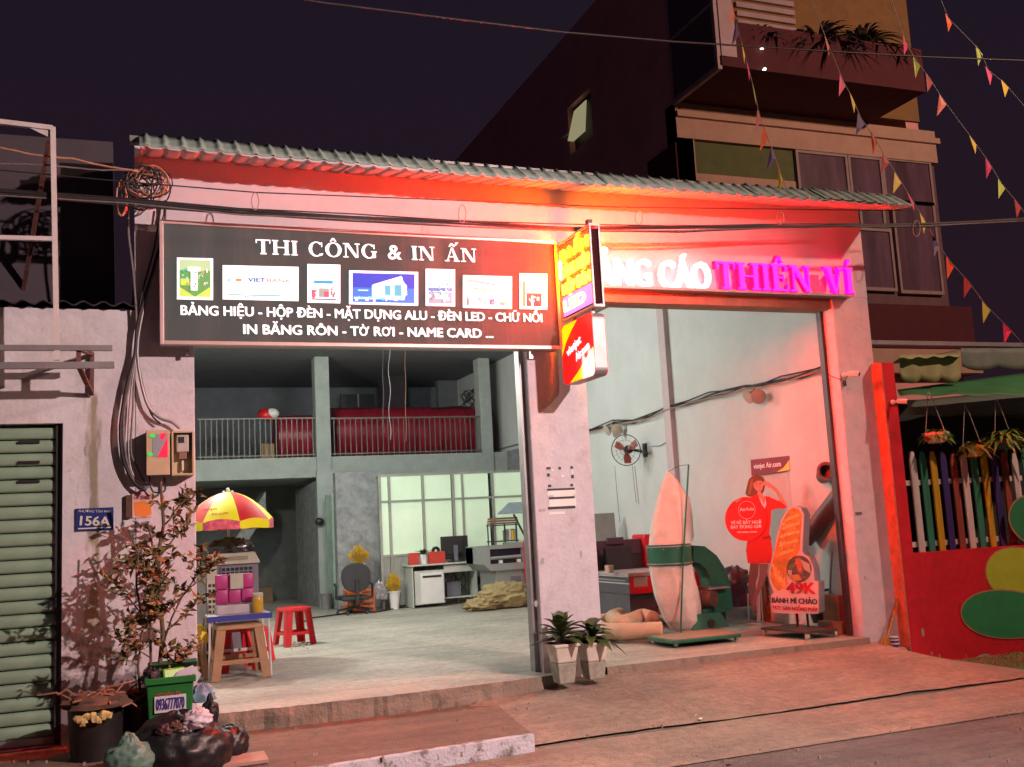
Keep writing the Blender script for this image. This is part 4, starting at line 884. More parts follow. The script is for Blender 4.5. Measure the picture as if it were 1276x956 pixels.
for si, (fl, lab) in enumerate(strs):
    Yb = 8.9 + .25*si
    P = [at(x, y, Y=Yb) for x, y, _ in fl]; o = thing('bunting_string', lab, 'bunting', P[0], 'bunting strings')
    part('cord', MB().tube(P, .004, 4), WIRE_G, o)
    for i, (x, y, c_) in enumerate(fl):
        if not c_: continue
        d = (P[i+1]-P[i-1]).normalized() if 0 < i < len(P)-1 else V((1, 0, 0)); c = P[i]; tw = rng.uniform(-.6, .6); hw = .08
        a, b = c - d*hw, c + d*hw; tip = c + V((-.05+rng.uniform(-.06, .05), rng.uniform(-.05, .05), -.21))
        mid = (a+b+tip)/3 + V((0, -.02*tw, 0))
        part('flag', MB().add([a, b, tip, mid], [(0, 1, 3), (1, 2, 3), (2, 0, 3)]), FM[c_], o, solid=.001)

# ================================================================== CABLES
def cable(name, label, pts, Y, r, mat, seg=5, wob=0, cat='cable', kind=None):
    P = []
    for i in range(len(pts)-1):
        (xa, ya_), (xb, yb2) = pts[i], pts[i+1]; n = 6
        for k in range(n):
            t = k/n; P.append(at(xa+(xb-xa)*t + wob*rng.uniform(-1, 1), ya_+(yb2-ya_)*t + wob*rng.uniform(-1, 1), Y=Y(xa) if callable(Y) else Y))
    P.append(at(*pts[-1], Y=Y if not callable(Y) else Y(pts[-1][0])))
    o = part(name, MB().tube(P, r, seg), mat, smooth='all'); return tag(o, label, cat) if label else o
B0 = [(-60, 232), (0, 238), (160, 250), (300, 262), (440, 270), (580, 277), (700, 283), (850, 283), (1000, 281), (1150, 280), (1276, 273), (1340, 268)]
bd = thing('cable_bundle', 'thick sagging black cable bundle crossing the whole facade', 'cable', at(300, 262, Y=8.98))
for i, (dy, r, m) in enumerate([(0, .012, BLACKR), (2.2, .010, BLACKR), (4.5, .008, WIRE_G), (-2.5, .006, BLACKR), (5.5, .007, BLACKR)]):
    pts = [(x, y + dy*(1 if x < 900 else .4) + (1.2*math.sin(x*.02+i))) for x, y in B0]; P = []
    for k in range(len(pts)-1):
        for t in range(6): f = t/6; P.append(at(pts[k][0]*(1-f)+pts[k+1][0]*f, pts[k][1]*(1-f)+pts[k+1][1]*f, Y=8.98))
    part('strand', MB().tube(P, r, 6), m, bd, smooth='all')
cable('thin_cable', 'thin black cable running under the eave', [(-60, 205), (0, 212), (150, 226), (320, 240), (575, 250), (760, 258), (1070, 262), (1140, 262)], 8.98, .006, BLACKR)
cable('high_cable', 'thin cable crossing the dark sky near the top', [(300, -14), (400, 3), (560, 23), (700, 40), (840, 52), (1000, 62), (1150, 71), (1340, 78)], 8.2, .010, BLACKR)
cable('left_cable', 'copper coloured cable, uppermost at far left', [(-60, 172), (0, 184), (40, 193), (90, 198), (130, 207), (172, 214)], 9.0, .010, WIRE_C, wob=.5)
cable('left_cable', 'grey cable just below the copper one at far left', [(-60, 200), (0, 204), (60, 206), (120, 212), (172, 212)], 9.0, .008, WIRE_G, wob=.5)
cable('left_cable', 'dark cable sagging lowest of the three at far left', [(-60, 244), (0, 243), (80, 245), (160, 250)], 9.02, .012, BLACKR, wob=.3)
for i, (px, py, h) in enumerate([(318, 240, 22), (576, 255, 23), (796, 262, 18), (972, 264, 16), (1142, 275, 20)]):
    g = MB(); P = [at(px + 4.5*math.sin(t/12*6.283), py + h/2 - h/2*math.cos(t/12*6.283), Y=8.96) for t in range(13)]
    tag(part('cable_loop', g.tube(P, .005, 5), METAL_G, smooth='all'), ['wire loop on the cables above the sign pictures', 'wire loop on the cables above the middle of the sign', 'wire loop on the cables above the white letters', 'wire loop on the cables above the magenta letters', 'pale wire loop on the cables right of the roof end'][i], 'wire')
# coil heap at the left corner
ch = thing('cable_coil_heap', 'messy heap of coiled cables at the left roof corner', 'cable', at(180, 230, Y=9.1))
for i in range(22):
    cx, cy = 178+rng.uniform(-14, 14), 232+rng.uniform(-18, 16); rx, ry = rng.uniform(12, 26), rng.uniform(8, 24); ph = rng.uniform(0, 6); m = [BLACKR, WIRE_G, BLACKR, WIRE_C][i % 4]
    yv = 9.15+rng.uniform(-.12, .1)
    P = [at(cx+rx*math.cos(t/16*6.6+ph), cy+ry*math.sin(t/16*6.6+ph), Y=yv+.03*math.sin(t)) for t in range(17)]
    part('coil', MB().tube(P, rng.uniform(.004, .009), 5), m, ch, smooth='all')
for k in range(5):
    P = [at(151+(6+k*.5)*math.cos(t/16*6.283), 247+(22-k)*math.sin(t/16*6.283)+k, Y=9.1+.01*k) for t in range(17)]
    part('coil', MB().tube(P, .009, 5), WIRE_C, ch, smooth='all')
# cables running down to the meters
downs = [([(206, 250), (203, 290), (190, 340), (172, 400), (168, 440), (158, 480), (150, 530), (153, 570), (166, 600), (182, 612)], .014, BLACKR), ([(160, 240), (160, 290), (166, 340), (170, 400), (169, 440), (163, 470), (154, 520), (157, 570), (172, 608), (186, 606)], .011, WIRE_G),
         ([(200, 260), (192, 310), (176, 370), (170, 430), (178, 480), (188, 515), (200, 528)], .008, BLACKR), ([(204, 270), (196, 320), (180, 380), (171, 440), (182, 500), (198, 520), (214, 526), (224, 534)], .013, METAL_G),
         ([(170, 440), (162, 500), (160, 560), (165, 590), (176, 600)], .009, METAL_G), ([(168, 440), (166, 500), (163, 560), (170, 580), (180, 600), (188, 598)], .009, WIRE_G), ([(186, 593), (190, 612), (205, 612), (205, 595)], .007, BLACKR)]
dc = thing('meter_cables', 'bunch of cables dropping from the coil heap to the meter boxes', 'cable', at(170, 440, Y=9.42))
for pts, r, m in downs:
    P = [at(x, y, Y=9.40 - r) for x, y in pts]
    PP = []
    for i in range(len(P)-1):
        p0, p1, p2, p3 = P[max(i-1, 0)], P[i], P[i+1], P[min(i+2, len(P)-1)]
        for k in range(4):
            t = k/4; PP.append(.5*((2*p1) + (p2-p0)*t + (2*p0-5*p1+4*p2-p3)*t*t + (3*p1-p0-3*p2+p3)*t**3))
    PP.append(P[-1]); part('cable', MB().tube(PP, r, 6), m, dc, smooth='all')

# ================================================================== METER BOXES, PLATES
BOXM = M('cream_meter_box', (.50, .40, .25), .5, var=.12)
MY = 9.26
a, b, c_, d_ = R4(182, 536, 212, 592, MY)
mb_ = thing('meter_box', 'open cream box with colourful stickers on the left pillar', 'meter box', (a, MY, c_))
part('body', MB().box(a, b, MY+.03, D, c_, d_), GREY, mb_, bevel=.005)
part('front_panel', MB().box(a+.002, b-.002, MY, MY+.03, c_, d_), BOXM, mb_, bevel=.004)
e = R4(190, 541, 209, 569, MY)
stk = part('sticker', MB().box(e[0], e[1], MY-.003, MY, e[2], e[3]), flat('grey_sticker', (.25, .3, .35)), mb_)
SR = flat('neon_red_sticker', (.9, .01, .06), .6); SG = flat('neon_green_sticker', (.02, .7, .08), .5)
part('red_triangle', MB().prism([at(209, 544, Y=MY-.004), at(209, 570, Y=MY-.004), at(196, 570, Y=MY-.004)], (0, -1, 0), .001), SR, stk)
part('red_patch', MB().prism([at(q[0], q[1], Y=MY-.004) for q in ((200, 540), (208, 540), (203, 549), (199, 546))], (0, -1, 0), .001), SR, stk)
for x, y in ((190, 543), (187, 566)): part('green_lamp', MB().prism([at(x+4*math.cos(t), y+2.5*math.sin(t), Y=MY-.005) for t in range(6)], (0, -1, 0), .001), SG, stk)
a, b, c_, d_ = R4(214, 537, 242, 592, MY)
mt = thing('electricity_meter', 'grey electricity meter in cream open box beside the stickered box', 'meter', (a, MY, c_))
part('tray', MB().box(a, b, MY+.10, D, c_, d_), BOXM, mt)
part('tray_wall', MB().box(a, a+.015, MY, MY+.10, c_, d_).box(b-.015, b, MY, MY+.10, c_, d_).box(a+.015, b-.015, MY, MY+.1, d_-.015, d_).box(a+.015, b-.015, MY, MY+.1, c_, c_+.015), BOXM, mt)
part('meter_body', MB().box(a+.04, b-.04, MY+.03, MY+.1, c_+.20, d_-.03), M('pale_meter_plastic', (.50, .44, .40), .35), mt, bevel=.012)
part('meter_window', MB().box(a+.06, b-.08, MY+.022, MY+.03, d_-.10, d_-.05), BLACK, mt)
part('terminal_cover', MB().box(a+.06, b-.06, MY+.04, MY+.1, c_+.14, c_+.2), M('brown_terminal', (.28, .15, .11), .4), mt, bevel=.006)
part('breaker', MB().box(a+.085, b-.085, MY+.05, MY+.1, c_+.04, c_+.13), WHITE, mt, bevel=.004)
# house number
e = R4(94, 633, 141.5, 661, D-.012)
hn = thing('house_number_plate', 'blue enamel house number plate reading 156A', 'sign', (e[0], D-.012, e[2]))
part('plate', MB().box(e[0], e[1], D-.012, D+.004, e[2], e[3]), M('blue_enamel', (.02, .035, .20), .35), hn, bevel=.002)
g = MB(); HN = flat('cream_print', (.6, .6, .5)); text_px(g, '156A', 99, 654.5, 137, 655.5, 11.5, Y=D-.014, off=.03); part('number', g, HN, hn)
g = MB(); g.box(e[0]+.02, e[1]-.02, D-.0145, D-.0125, e[2]+.015, e[2]+.025); part('border_line', g, HN, hn)
g = MB(); text_px(g, 'PHƯỜNG TÂN PHÚ', 98, 638.5, 138, 639, 3, Y=D-.014, off=.0); part('small_print', g, HN, hn)
e = R4(165, 613, 189, 645, D-.03)
st = thing('paper_notice', 'small pink and orange paper notice under the meter boxes', 'notice', (e[0], D-.01, e[2]))
part('sheet', MB().box(e[0], e[1], D-.008, D-.004, e[2], e[3]), flat('pink_paper', (.65, .42, .42)), st)
g = MB(); text_px(g, 'CÁP QUANG', 167, 622, 187, 622.5, 5, Y=D-.01, off=.02); part('lettering', g, flat('dark_red_print', (.25, .03, .05)), st)
part('orange_picture', MB().prism([at(q[0], q[1], Y=D-.01) for q in ((167, 626), (180, 624), (188, 628), (189, 640), (181, 645), (168, 642))], (0, -1, 0), .001), flat('orange_print', (.75, .22, .03)), st)
e = R4(157, 617, 165, 645, D-.04)
tag(part('wooden_switch_board', MB().box(e[0], e[1], D-.04, D, e[2], e[3]), M('dark_wood', (.10, .05, .03), .8)), 'small dark wooden board left of the paper notice', 'board')
# notices on the middle pillar
tn = thing('torn_notices', 'torn white paper notices with black bars on middle pillar', 'notice', at(700, 605, Y=D-.003))
for q in ((682, 611, 717, 617, 0), (684, 622, 718, 632, 0), (690, 617, 714, 620, 0), (684, 638, 704, 641, 0)):
    e = R4(q[0], q[1], q[2], q[3], D-.003); part('paper_strip', MB().box(e[0], e[1], D-.0035, D, e[2], e[3]), WHITE, tn)
for q in ((682, 608.5, 716, 611), (684, 619, 716, 621.5), (683, 631, 717, 634), (681, 582, 686, 585), (696, 582, 699, 585), (711, 581, 714, 584), (682, 590, 685, 594), (712, 592, 715, 596), (683, 604, 687, 607), (711, 603, 714, 606)):
    e = R4(*q, D-.004); part('black_bar', MB().box(e[0], e[1], D-.005, D, e[2], e[3]), BLACK, tn)
for q in ((687, 585, 690, 587), (699, 592, 703, 595), (712, 586, 714, 590), (686, 597, 689, 599)):
    e = R4(*q, D-.004); part('paper_scrap', MB().box(e[0], e[1], D-.004, D, e[2], e[3]), WHITE, tn)
# flaked plaster, electric switch on the pillars
e = R4(672, 634, 680, 637, D-.004)
tag(part('small_tag', MB().box(e[0], e[1], D-.006, D, e[2], e[3]), CREAM), 'tiny cream tag low on the middle pillar', 'tag')
e = R4(1066, 638, 1074, 642, D-.004)
tag(part('small_tag', MB().box(e[0], e[1], D-.006, D, e[2], e[3]), GREY), 'tiny grey tag on the right pillar', 'tag')
# security cameras
def cctv(px, py, Y, label, s=1.0):
    p = at(px, py, Y=Y); o = thing('security_camera', label, 'camera', p, 'small white security cameras')
    d = V((.45, -.85, -.15)).normalized()
    part('mount', MB().lathe(p+V((-.02, .10, .0)), [(.03*s, 0), (.03*s, .02)], 14, (0, -1, 0)).tube([p+V((-.02, .09, 0)), p+V((0, .03, .0))], .012, 8), WHITE, o, smooth=True)
    part('camera_body', MB().tube([p-d*.03, p-d*.02, p+d*.09*s, p+d*.10*s], [.022*s, .032*s, .032*s, .026*s], 14), WHITE, o, smooth=True)
    part('lens', MB().tube([p+d*.10*s, p+d*.104*s], .022*s, 12), BLACK, o)
cctv(1060, 466, D-.11, 'white bullet camera with dangling lead on the right pillar', 1.0)
cctv(1121, 500, RW-.11, 'white bullet camera fixed to the red pier', .9)
g = MB().tube([at(1027, 462, Y=D+.1), at(1036, 469, Y=D-.02), at(1047, 473, Y=D-.02), at(1053, 475, Y=D-.02), at(1056, 468, Y=D-.02)], .005, 5); q = at(1053, 478, Y=D-.03)
g.box(q.x-.012, q.x+.012, D-.04, D-.005, q.z-.03, q.z+.03)
tag(part('camera_lead', g, BLACKR), 'thin black lead and plug under the pillar camera', 'cable')
# ================================================================== LOOSE THINGS

def blob(g, c, rx, ry, rz, amp=.2, fr=2.5, seed=0, seg=22, ring=14, flatb=.35, top=None):
    c = V(c); k0 = len(g.v); m = MB(); m.ball((0, 0, 0), 1, 1, 1, seg, ring)
    vs = []
    for v in m.v:
        d = V(v); q = NZ.noise(d*fr + V((seed*7.1, seed*3.3, seed))) + .5*NZ.noise(d*fr*2.6 + V((seed, 9, seed))); rid = abs(NZ.noise(d*fr*1.7 + V((3, seed, 1))))
        ph = math.atan2(d.y, d.x); s = 1 + amp*.8*q - amp*.5*(.3-rid) + amp*.16*math.sin(ph*9+4*q+seed)*(.4+.6*max(0, d.z)) + amp*.55*(abs(NZ.noise(d*fr*1.9+V((seed, 2, 1))))-.2) + amp*.28*(abs(NZ.noise(d*fr*4.5+V((seed, 2, 7))))-.2); p = V((d.x*rx*s, d.y*ry*s, d.z*rz*s))
        if p.z < -rz*flatb: p.z = -rz*flatb
        if top and d.z > .55: p.x *= top[0]; p.y *= top[0]; p.z += top[1]*(d.z-.55)
        vs.append(c + p)
    return g.add(vs, m.f)
def vy(px, py, Y): return at(px, py, Y=Y)
# ---- plastic stools
def stool(name, label, mat, loc, s, h, group):
    o = thing(name, label, 'stool', (0, 0, 0), group); t, b = s*.78, s
    part('seat', MB().hull8([(-t-.01, -t-.01, h-.05), (t+.01, -t-.01, h-.05), (t+.01, t+.01, h-.05), (-t-.01, t+.01, h-.05)], [(-t, -t, h), (t, -t, h), (t, t, h), (-t, t, h)]), mat, o, bevel=.015)
    for sx in (-1, 1):
        for sy in (-1, 1):
            g = MB(); w1, w2 = .055, .06
            w1, w2 = .09, .085
            def q(f, hh, w_, th=.0): return [V((sx*f, sy*f, hh)), V((sx*(f-w_), sy*f, hh)), V((sx*(f-w_), sy*(f-.012), hh)), V((sx*(f-.012), sy*(f-.012), hh)), V((sx*(f-.012), sy*(f-w_), hh)), V((sx*f, sy*(f-w_), hh))]
            A_, B_ = q(b, 0, w2), q(t, h-.045, w1)
            g.add(A_+B_, [tuple(range(5, -1, -1)), tuple(range(6, 12))] + [(i, (i+1) % 6, (i+1) % 6+6, i+6) for i in range(6)]); part('leg', g, mat, o)
    k = (h*.30)/h; f = b+(t-b)*.30; f2 = b+(t-b)*.55
    for a in range(4):
        g = MB()
        R = Matrix.Rotation(a*math.pi/2, 3, 'Z'); z0, z1 = h*.28, h*.36; fo = b+(t-b)*.32-.004
        g.hull8([R @ V((-fo+.05, -fo, z0)), R @ V((fo-.05, -fo, z0)), R @ V((fo-.05, -fo+.01, z0)), R @ V((-fo+.05, -fo+.01, z0))], [R @ V((-fo+.05, -fo+.003, z1)), R @ V((fo-.05, -fo+.003, z1)), R @ V((fo-.05, -fo+.013, z1)), R @ V((-fo+.05, -fo+.013, z1))])
        part('brace', g, mat, o)
        x_ = (t+b)/2*.62; g = MB().hull8([R @ V((-.03, -b*.985, z1)), R @ V((.03, -b*.985+.0, z1)), R @ V((.03, -b*.98+.012, z1)), R @ V((-.03, -b*.98+.012, z1))], [R @ V((-.03, -t, h-.05)), R @ V((.03, -t, h-.05)), R @ V((.03, -t+.012, h-.05)), R @ V((-.03, -t+.012, h-.05))]) if False else None
    o.location = loc; return o
GS = 'red plastic stools'
p = at(367, 803, Z=0)
rs = stool('plastic_stool', 'red plastic stool standing alone on the open floor', RED, p, .22, .49, GS); rs.rotation_euler = (0, 0, .25)
for ch in [c for c in kids(rs) if c.name.startswith('leg')]: pass
q = at(300, 833, Z=0); dup(rs, (q.x-.05, q.y-.05, 0), .1, 'red plastic stool under the blue edged table', .95)
q = at(316, 828, Z=0); dup(rs, (q.x+.06, q.y+.35, 0), .3, 'red plastic stool partly hidden behind the one under the table', .8)
p = at(297, 842, Z=0)
bs = stool('plastic_stool', 'brown plastic stool pushed in front of the blue edged table', BROWNP, (p.x, p.y-.02, 0), .30, .55, 'brown plastic stools')
p = at(243, 845, Z=0); s2 = dup(bs, (p.x-.10, p.y-.05, 0), .1, 'orange brown stool half hidden by the left pillar', .72)
tag(part('yellow_bag', blob(MB(), at(247, 796, Y=p.y-.1), .10, .08, .15, .12, 2, 4), YEL, smooth=True), 'yellow plastic bag sitting on the stool by the left pillar', 'bag')
# litter under the stool
g = MB()
for i in range(14): c = at(rng.uniform(350, 388), rng.uniform(800, 808), Z=.01); g.ball(c, .02, .015, .012, 6, 4, .3)
tag(part('shell_litter', g, CREAM), 'scattered pale peelings around the lone red stool', 'litter', kind='stuff')
# ---- folding table
TYf = 11.3
a, b = at(259, 775, Y=TYf).x, at(338, 768, Y=TYf).x; zt_ = (at(259, 770, Y=TYf).z + at(338, 765, Y=TYf).z)/2 + .01
tbl = thing('small_table', 'small white topped table with a blue edge beside the pillar', 'table', ((a+b)/2, TYf, 0))
part('tabletop', MB().box(a, b, TYf, TYf+.55, zt_-.012, zt_), M('pale_worn_top', (.42, .42, .44), .5, var=.25), tbl)
part('edge_band', MB().box(a-.006, b+.006, TYf-.012, TYf, zt_-.055, zt_+.002), BLUE, tbl); part('edge_band', MB().box(b, b+.012, TYf, TYf+.55, zt_-.055, zt_+.002), BLUE, tbl)
for sx, x in ((-1, a+.02), (1, b-.03)):
    for y in (TYf+.02, TYf+.52): part('leg', MB().tube([(x, y, zt_-.02), (x+sx*.015, y-(.05 if y < TYf+.2 else -.03), 0)], .012, 8), METAL_W, tbl)
part('cross_bar', MB().box(a+.02, b-.03, TYf+.51, TYf+.525, .22, .25), METAL_W, tbl)
# jar, tray, pink bag
p = at(321.5, 762, Y=TYf+.12); p.z = zt_
jr = thing('jar', 'yellow brown jar with pale lid band on the table corner', 'jar', p)
part('glass', MB().lathe(p+V((0, 0, .0012)), [(.050, 0), (.058, .01), (.058, .15), (.052, .165)], 18), M('amber_jar', (.50, .30, .03), .25), jr, smooth=True); part('lid', MB().lathe(p, [(.055, .166), (.057, .17), (.057, .205), (.052, .21)], 18), CREAM, jr, smooth=True)
e = R4(268, 715, 316, 752, TYf+.33)
pk = thing('pink_quilted_bag', 'pink quilted cushion bag propped on the small table', 'bag', ((e[0]+e[1])/2, TYf+.33, e[2]))
PKM = M('magenta_quilt', (.38, .03, .17), .45, var=.15)
for i in range(3):
    for j in range(2):
        w_ = (e[1]-e[0])/3; h_ = (e[3]-e[2])/2; g = MB(); g.box(e[0]+w_*i+.002, e[0]+w_*(i+1)-.002, TYf+.28+.01*(i == 1), TYf+.38, e[2]+h_*j+.002, e[2]+h_*(j+1)-.002)
        part('quilt_cell', g, PKM, pk, bevel=.014, smooth='all')
part('paper_patch', MB().box(e[0]+.155, e[0]+.29, TYf+.262, TYf+.27, e[3]-.16, e[3]+.005), CREAM, pk)
tag(part('white_tray', MB().box(e[0]+.0, e[1]-.02, TYf+.16, TYf+.5, zt_+.001, e[2]-.005), M('tray_lilac', (.42, .36, .40), .5), bevel=.01), 'shallow pale tray under the pink quilted bag', 'tray')
# ---- air cooler
e = R4(258, 689, 325, 790, 12.5)
ac = thing('air_cooler', 'tall beige and grey evaporative air cooler behind the table', 'air cooler', ((e[0]+e[1])/2, 12.5, 0))
zc1 = e[3]
part('body', MB().box(e[0]+.02, e[1]-.02, 12.52, 12.95, .08, zc1-.12), GREY, ac, bevel=.01)
part('top_cap', MB().hull8([(e[0], 12.48, zc1-.13), (e[1], 12.48, zc1-.13), (e[1], 13, zc1-.13), (e[0], 13, zc1-.13)], [(e[0]+.05, 12.56, zc1), (e[1]-.05, 12.56, zc1), (e[1]-.05, 12.97, zc1), (e[0]+.05, 12.97, zc1)]), CREAM, ac, bevel=.01)
part('side_pillar', MB().box(e[0], e[0]+.11, 12.485, 12.53, .1, zc1-.13), CREAM, ac); part('base', MB().box(e[0], e[1], 12.48, 12.98, .05, .14), CREAM, ac, bevel=.01)
part('control_panel', MB().box(e[0]+.22, e[1]-.14, 12.50, 12.53, zc1-.085, zc1-.04), M('olive_panel', (.22, .22, .15), .4), ac)
part('grille_recess', MB().box(e[0]+.155, e[1]-.08, 12.515, 12.52, zc1-.42, zc1-.16), BLACK, ac)
g0 = None
for i in range(8):
    x = e[0]+.16 + i*(e[1]-e[0]-.25)/7; part('grille_bar', MB().box(x-.005, x+.005, 12.495, 12.514, zc1-.42, zc1-.16), M('grille_grey', (.16, .17, .22), .5) if i == 0 else bpy.data.materials['grille_grey'], ac)
for i in range(6):
    z = zc1-.415 + i*.05; part('grille_bar', MB().box(e[0]+.156, e[1]-.085, 12.488, 12.495, z-.006, z+.006), bpy.data.materials['grille_grey'], ac)
for i in range(11): part('side_vent', MB().box(e[0]+.015, e[0]+.045, 12.48, 12.485, .30+i*.06, .335+i*.06).box(e[0]+.06, e[0]+.09, 12.48, 12.485, .30+i*.06, .335+i*.06), BLACK, ac)
for x in (e[0]+.06, e[1]-.06): part('castor', MB().lathe((x-.015, 12.55, .026), [(.025, 0), (.025, .03)], 12, (1, 0, 0)), BLACK, ac)
tag(part('black_bin_bag', blob(blob(MB(), at(286, 684, Y=12.7), .27, .17, .13, .3, 2.5, 2), at(300, 682, Y=12.72), .15, .12, .10, .3, 3, 5), M('glossy_black_plastic', (.012, .012, .014), .22, spec=.8), smooth=True), 'crumpled glossy black bag lying on top of the air cooler', 'bag')
# ---- umbrella
UY = 12.9; top = at(284, 613, Y=UY); ux = top.x; rim = at(284, 651, Y=UY).z; R_ = at(341, 645, Y=UY).x - ux
um = thing('parasol', 'red and yellow airline parasol standing behind the air cooler', 'parasol', (ux, UY, 0))
UR = M('red_parasol_cloth', (.62, .01, .012), .55, var=.06); UYl = M('yellow_parasol_cloth', (.85, .80, .01), .55, var=.06); UP = M('printed_pink_valance', (.75, .12, .18), .6, var=.5, scale=14)
part('pole', MB().tube([(ux, UY, 0), (ux, UY, top.z)], .014, 8), METAL_W, um); part('finial', MB().ball((ux, UY, top.z+.02), .025, .025, .03, 8, 6).ball((ux-.05, UY, top.z), .02, .02, .015, 6, 4).ball((ux+.05, UY, top.z), .02, .02, .015, 6, 4), WHITE, um, smooth=True)
part('foot', MB().lathe((ux, UY, 0), [(.22, 0), (.22, .05), (.05, .09), (.03, .25)], 20), METAL_D, um, smooth=True)
for k in range(8):
    a0 = math.radians(45*k + 8.0); a1 = a0+math.pi/4
    def cp(u, v):
        # u along the rim, v from apex to rim
        a = a0+(a1-a0)*u; sagf = 1-.05*math.sin(math.pi*u)*v; r = R_*1.02*math.sin(v*math.pi/2*.93)/math.sin(math.pi/2*.93)*sagf
        return V((ux+r*math.cos(a), UY+r*math.sin(a), top.z - (top.z-rim)*(r/(R_*1.02))**1.9))
    red = k % 2 == 1
    pn = part('canopy_panel', MB().grid(cp, 8, 8), UYl if red else UR, um, smooth='all', label='yellow canopy panel' if red else 'red canopy panel')
    def vl(u, v):
        q = cp(u, 1); return V((q.x, q.y, q.z - v*.115*(1-.25*abs(2*u-1)**4)))
    part('valance', MB().grid(vl, 8, 2), UP if red else UYl, pn, smooth='all')
    q0, q1 = cp(0, .02), cp(0, 1); part('rib', MB().tube([V((ux, UY, top.z-.12)), cp(0, .6)-V((0, 0, .03)), q1-V((0, 0, .012))], .005, 5), METAL_D, um)
n = V((-.35, -.82, .45)).normalized(); u, v, n = frame(n)
g = MB(); c = at(258, 647, Y=UY-.56*R_-.10); text(g, 'vietjet', at(252, 637, Y=UY-R_*.86), (V((1, 0, .06)).normalized(), V((0, .55, .84)), FRONT[2]), .17, .035, .004, .02)
text(g, 'Air.com', at(263, 642.5, Y=UY-R_*.93), (V((1, 0, .06)).normalized(), V((0, .5, .86)), FRONT[2]), .19, .033, .004, .02)
part('lettering', g, flat('red_umbrella_print', (.6, .03, .02)), um)
# ---- scooter mostly behind the pillar
sx, sy = .62, 13.3
sco = thing('motor_scooter', 'white and black scooter mostly hidden behind the left pillar', 'scooter', (sx, sy, 0))
for y in (sy-.6, sy+.6): part('wheel', MB().lathe((sx+.35, y, .27), [(.17, -.04), (.27, -.03), (.27, .03), (.17, .04)], 22, (1, 0, 0)), BLACKR, sco, smooth=True)
part('leg_shield', MB().hull8([(sx+.15, sy-.45, .3), (sx+.55, sy-.45, .3), (sx+.55, sy-.3, .3), (sx+.15, sy-.3, .3)], [(sx+.2, sy-.35, 1.0), (sx+.5, sy-.35, 1.0), (sx+.5, sy-.25, 1.0), (sx+.2, sy-.25, 1.0)]), WHITE, sco, bevel=.04)
part('body', MB().hull8([(sx+.2, sy+.0, .3), (sx+.5, sy+.0, .3), (sx+.5, sy+.85, .4), (sx+.2, sy+.85, .4)], [(sx+.22, sy, .68), (sx+.48, sy, .68), (sx+.45, sy+.9, .75), (sx+.25, sy+.9, .75)]), WHITE, sco, bevel=.04)
part('seat', MB().hull8([(sx+.22, sy+.02, .68), (sx+.48, sy+.02, .68), (sx+.45, sy+.85, .75), (sx+.25, sy+.85, .75)], [(sx+.24, sy+.05, .78), (sx+.46, sy+.05, .78), (sx+.43, sy+.8, .84), (sx+.27, sy+.8, .84)]), BLACKR, sco, bevel=.03)
part('handlebar', MB().tube([(sx+.02, sy-.2, 1.05), (sx+.35, sy-.3, 1.08), (sx+.68, sy-.2, 1.05)], .022, 8), BLACK, sco); part('headlamp_cowl', MB().ball((sx+.35, sy-.38, 1.04), .14, .10, .10), WHITE, sco, smooth=True)
# ---- office chair
p = at(446, 766, Z=0); cxx, cyy = p.x, p.y+.28
oc = thing('office_chair', 'black swivel office chair seen from behind beside the concrete panel', 'chair', (cxx, cyy, 0))
CH = M('charcoal_fabric', (.035, .035, .04), .85, var=.2, scale=30)
zb_ = at(446, 741, Y=cyy).z; zt_b = at(446, 703, Y=cyy-.2).z
part('backrest', MB().prism([(cxx+.27*math.cos(t)*(1 if math.sin(t) > 0 else .95), cyy-.26, (zb_+zt_b)/2+.04+(zt_b-zb_)/2*.95*math.copysign(abs(math.sin(t))**.75, math.sin(t))) for t in [i*math.pi/12 for i in range(24)]], (0, -1, 0), .07), CH, oc, bevel=.02)
part('seat', MB().box(cxx-.25, cxx+.25, cyy-.2, cyy+.28, zb_-.09, zb_-.01), CH, oc, bevel=.03)
part('back_stem', MB().box(cxx-.025, cxx+.025, cyy-.29, cyy-.262, zb_-.12, zb_+.28), BLACK, oc); part('post', MB().tube([(cxx, cyy, .1), (cxx, cyy, zb_-.09)], .028, 10), BLACK, oc)
for s_ in (-1, 1): part('armrest', MB().tube([(cxx+s_*.18, cyy, zb_-.08), (cxx+s_*.33, cyy-.02, zb_-.04), (cxx+s_*.33, cyy-.05, zb_+.17), (cxx+s_*.31, cyy+.15, zb_+.2)], .022, 8), BLACK, oc, smooth=True)
for k in range(5):
    a = k*1.2566+.3; e_ = V((cxx+.30*math.cos(a), cyy+.30*math.sin(a), .065)); sp_ = part('spoke', MB().tube([V((cxx, cyy, .12)), e_], .02, 6), BLACK, oc); part('castor', MB().lathe(e_+V((-.02, 0, -.038)), [(.028, 0), (.028, .04)], 10, (1, 0, 0)), BLACK, sp_)
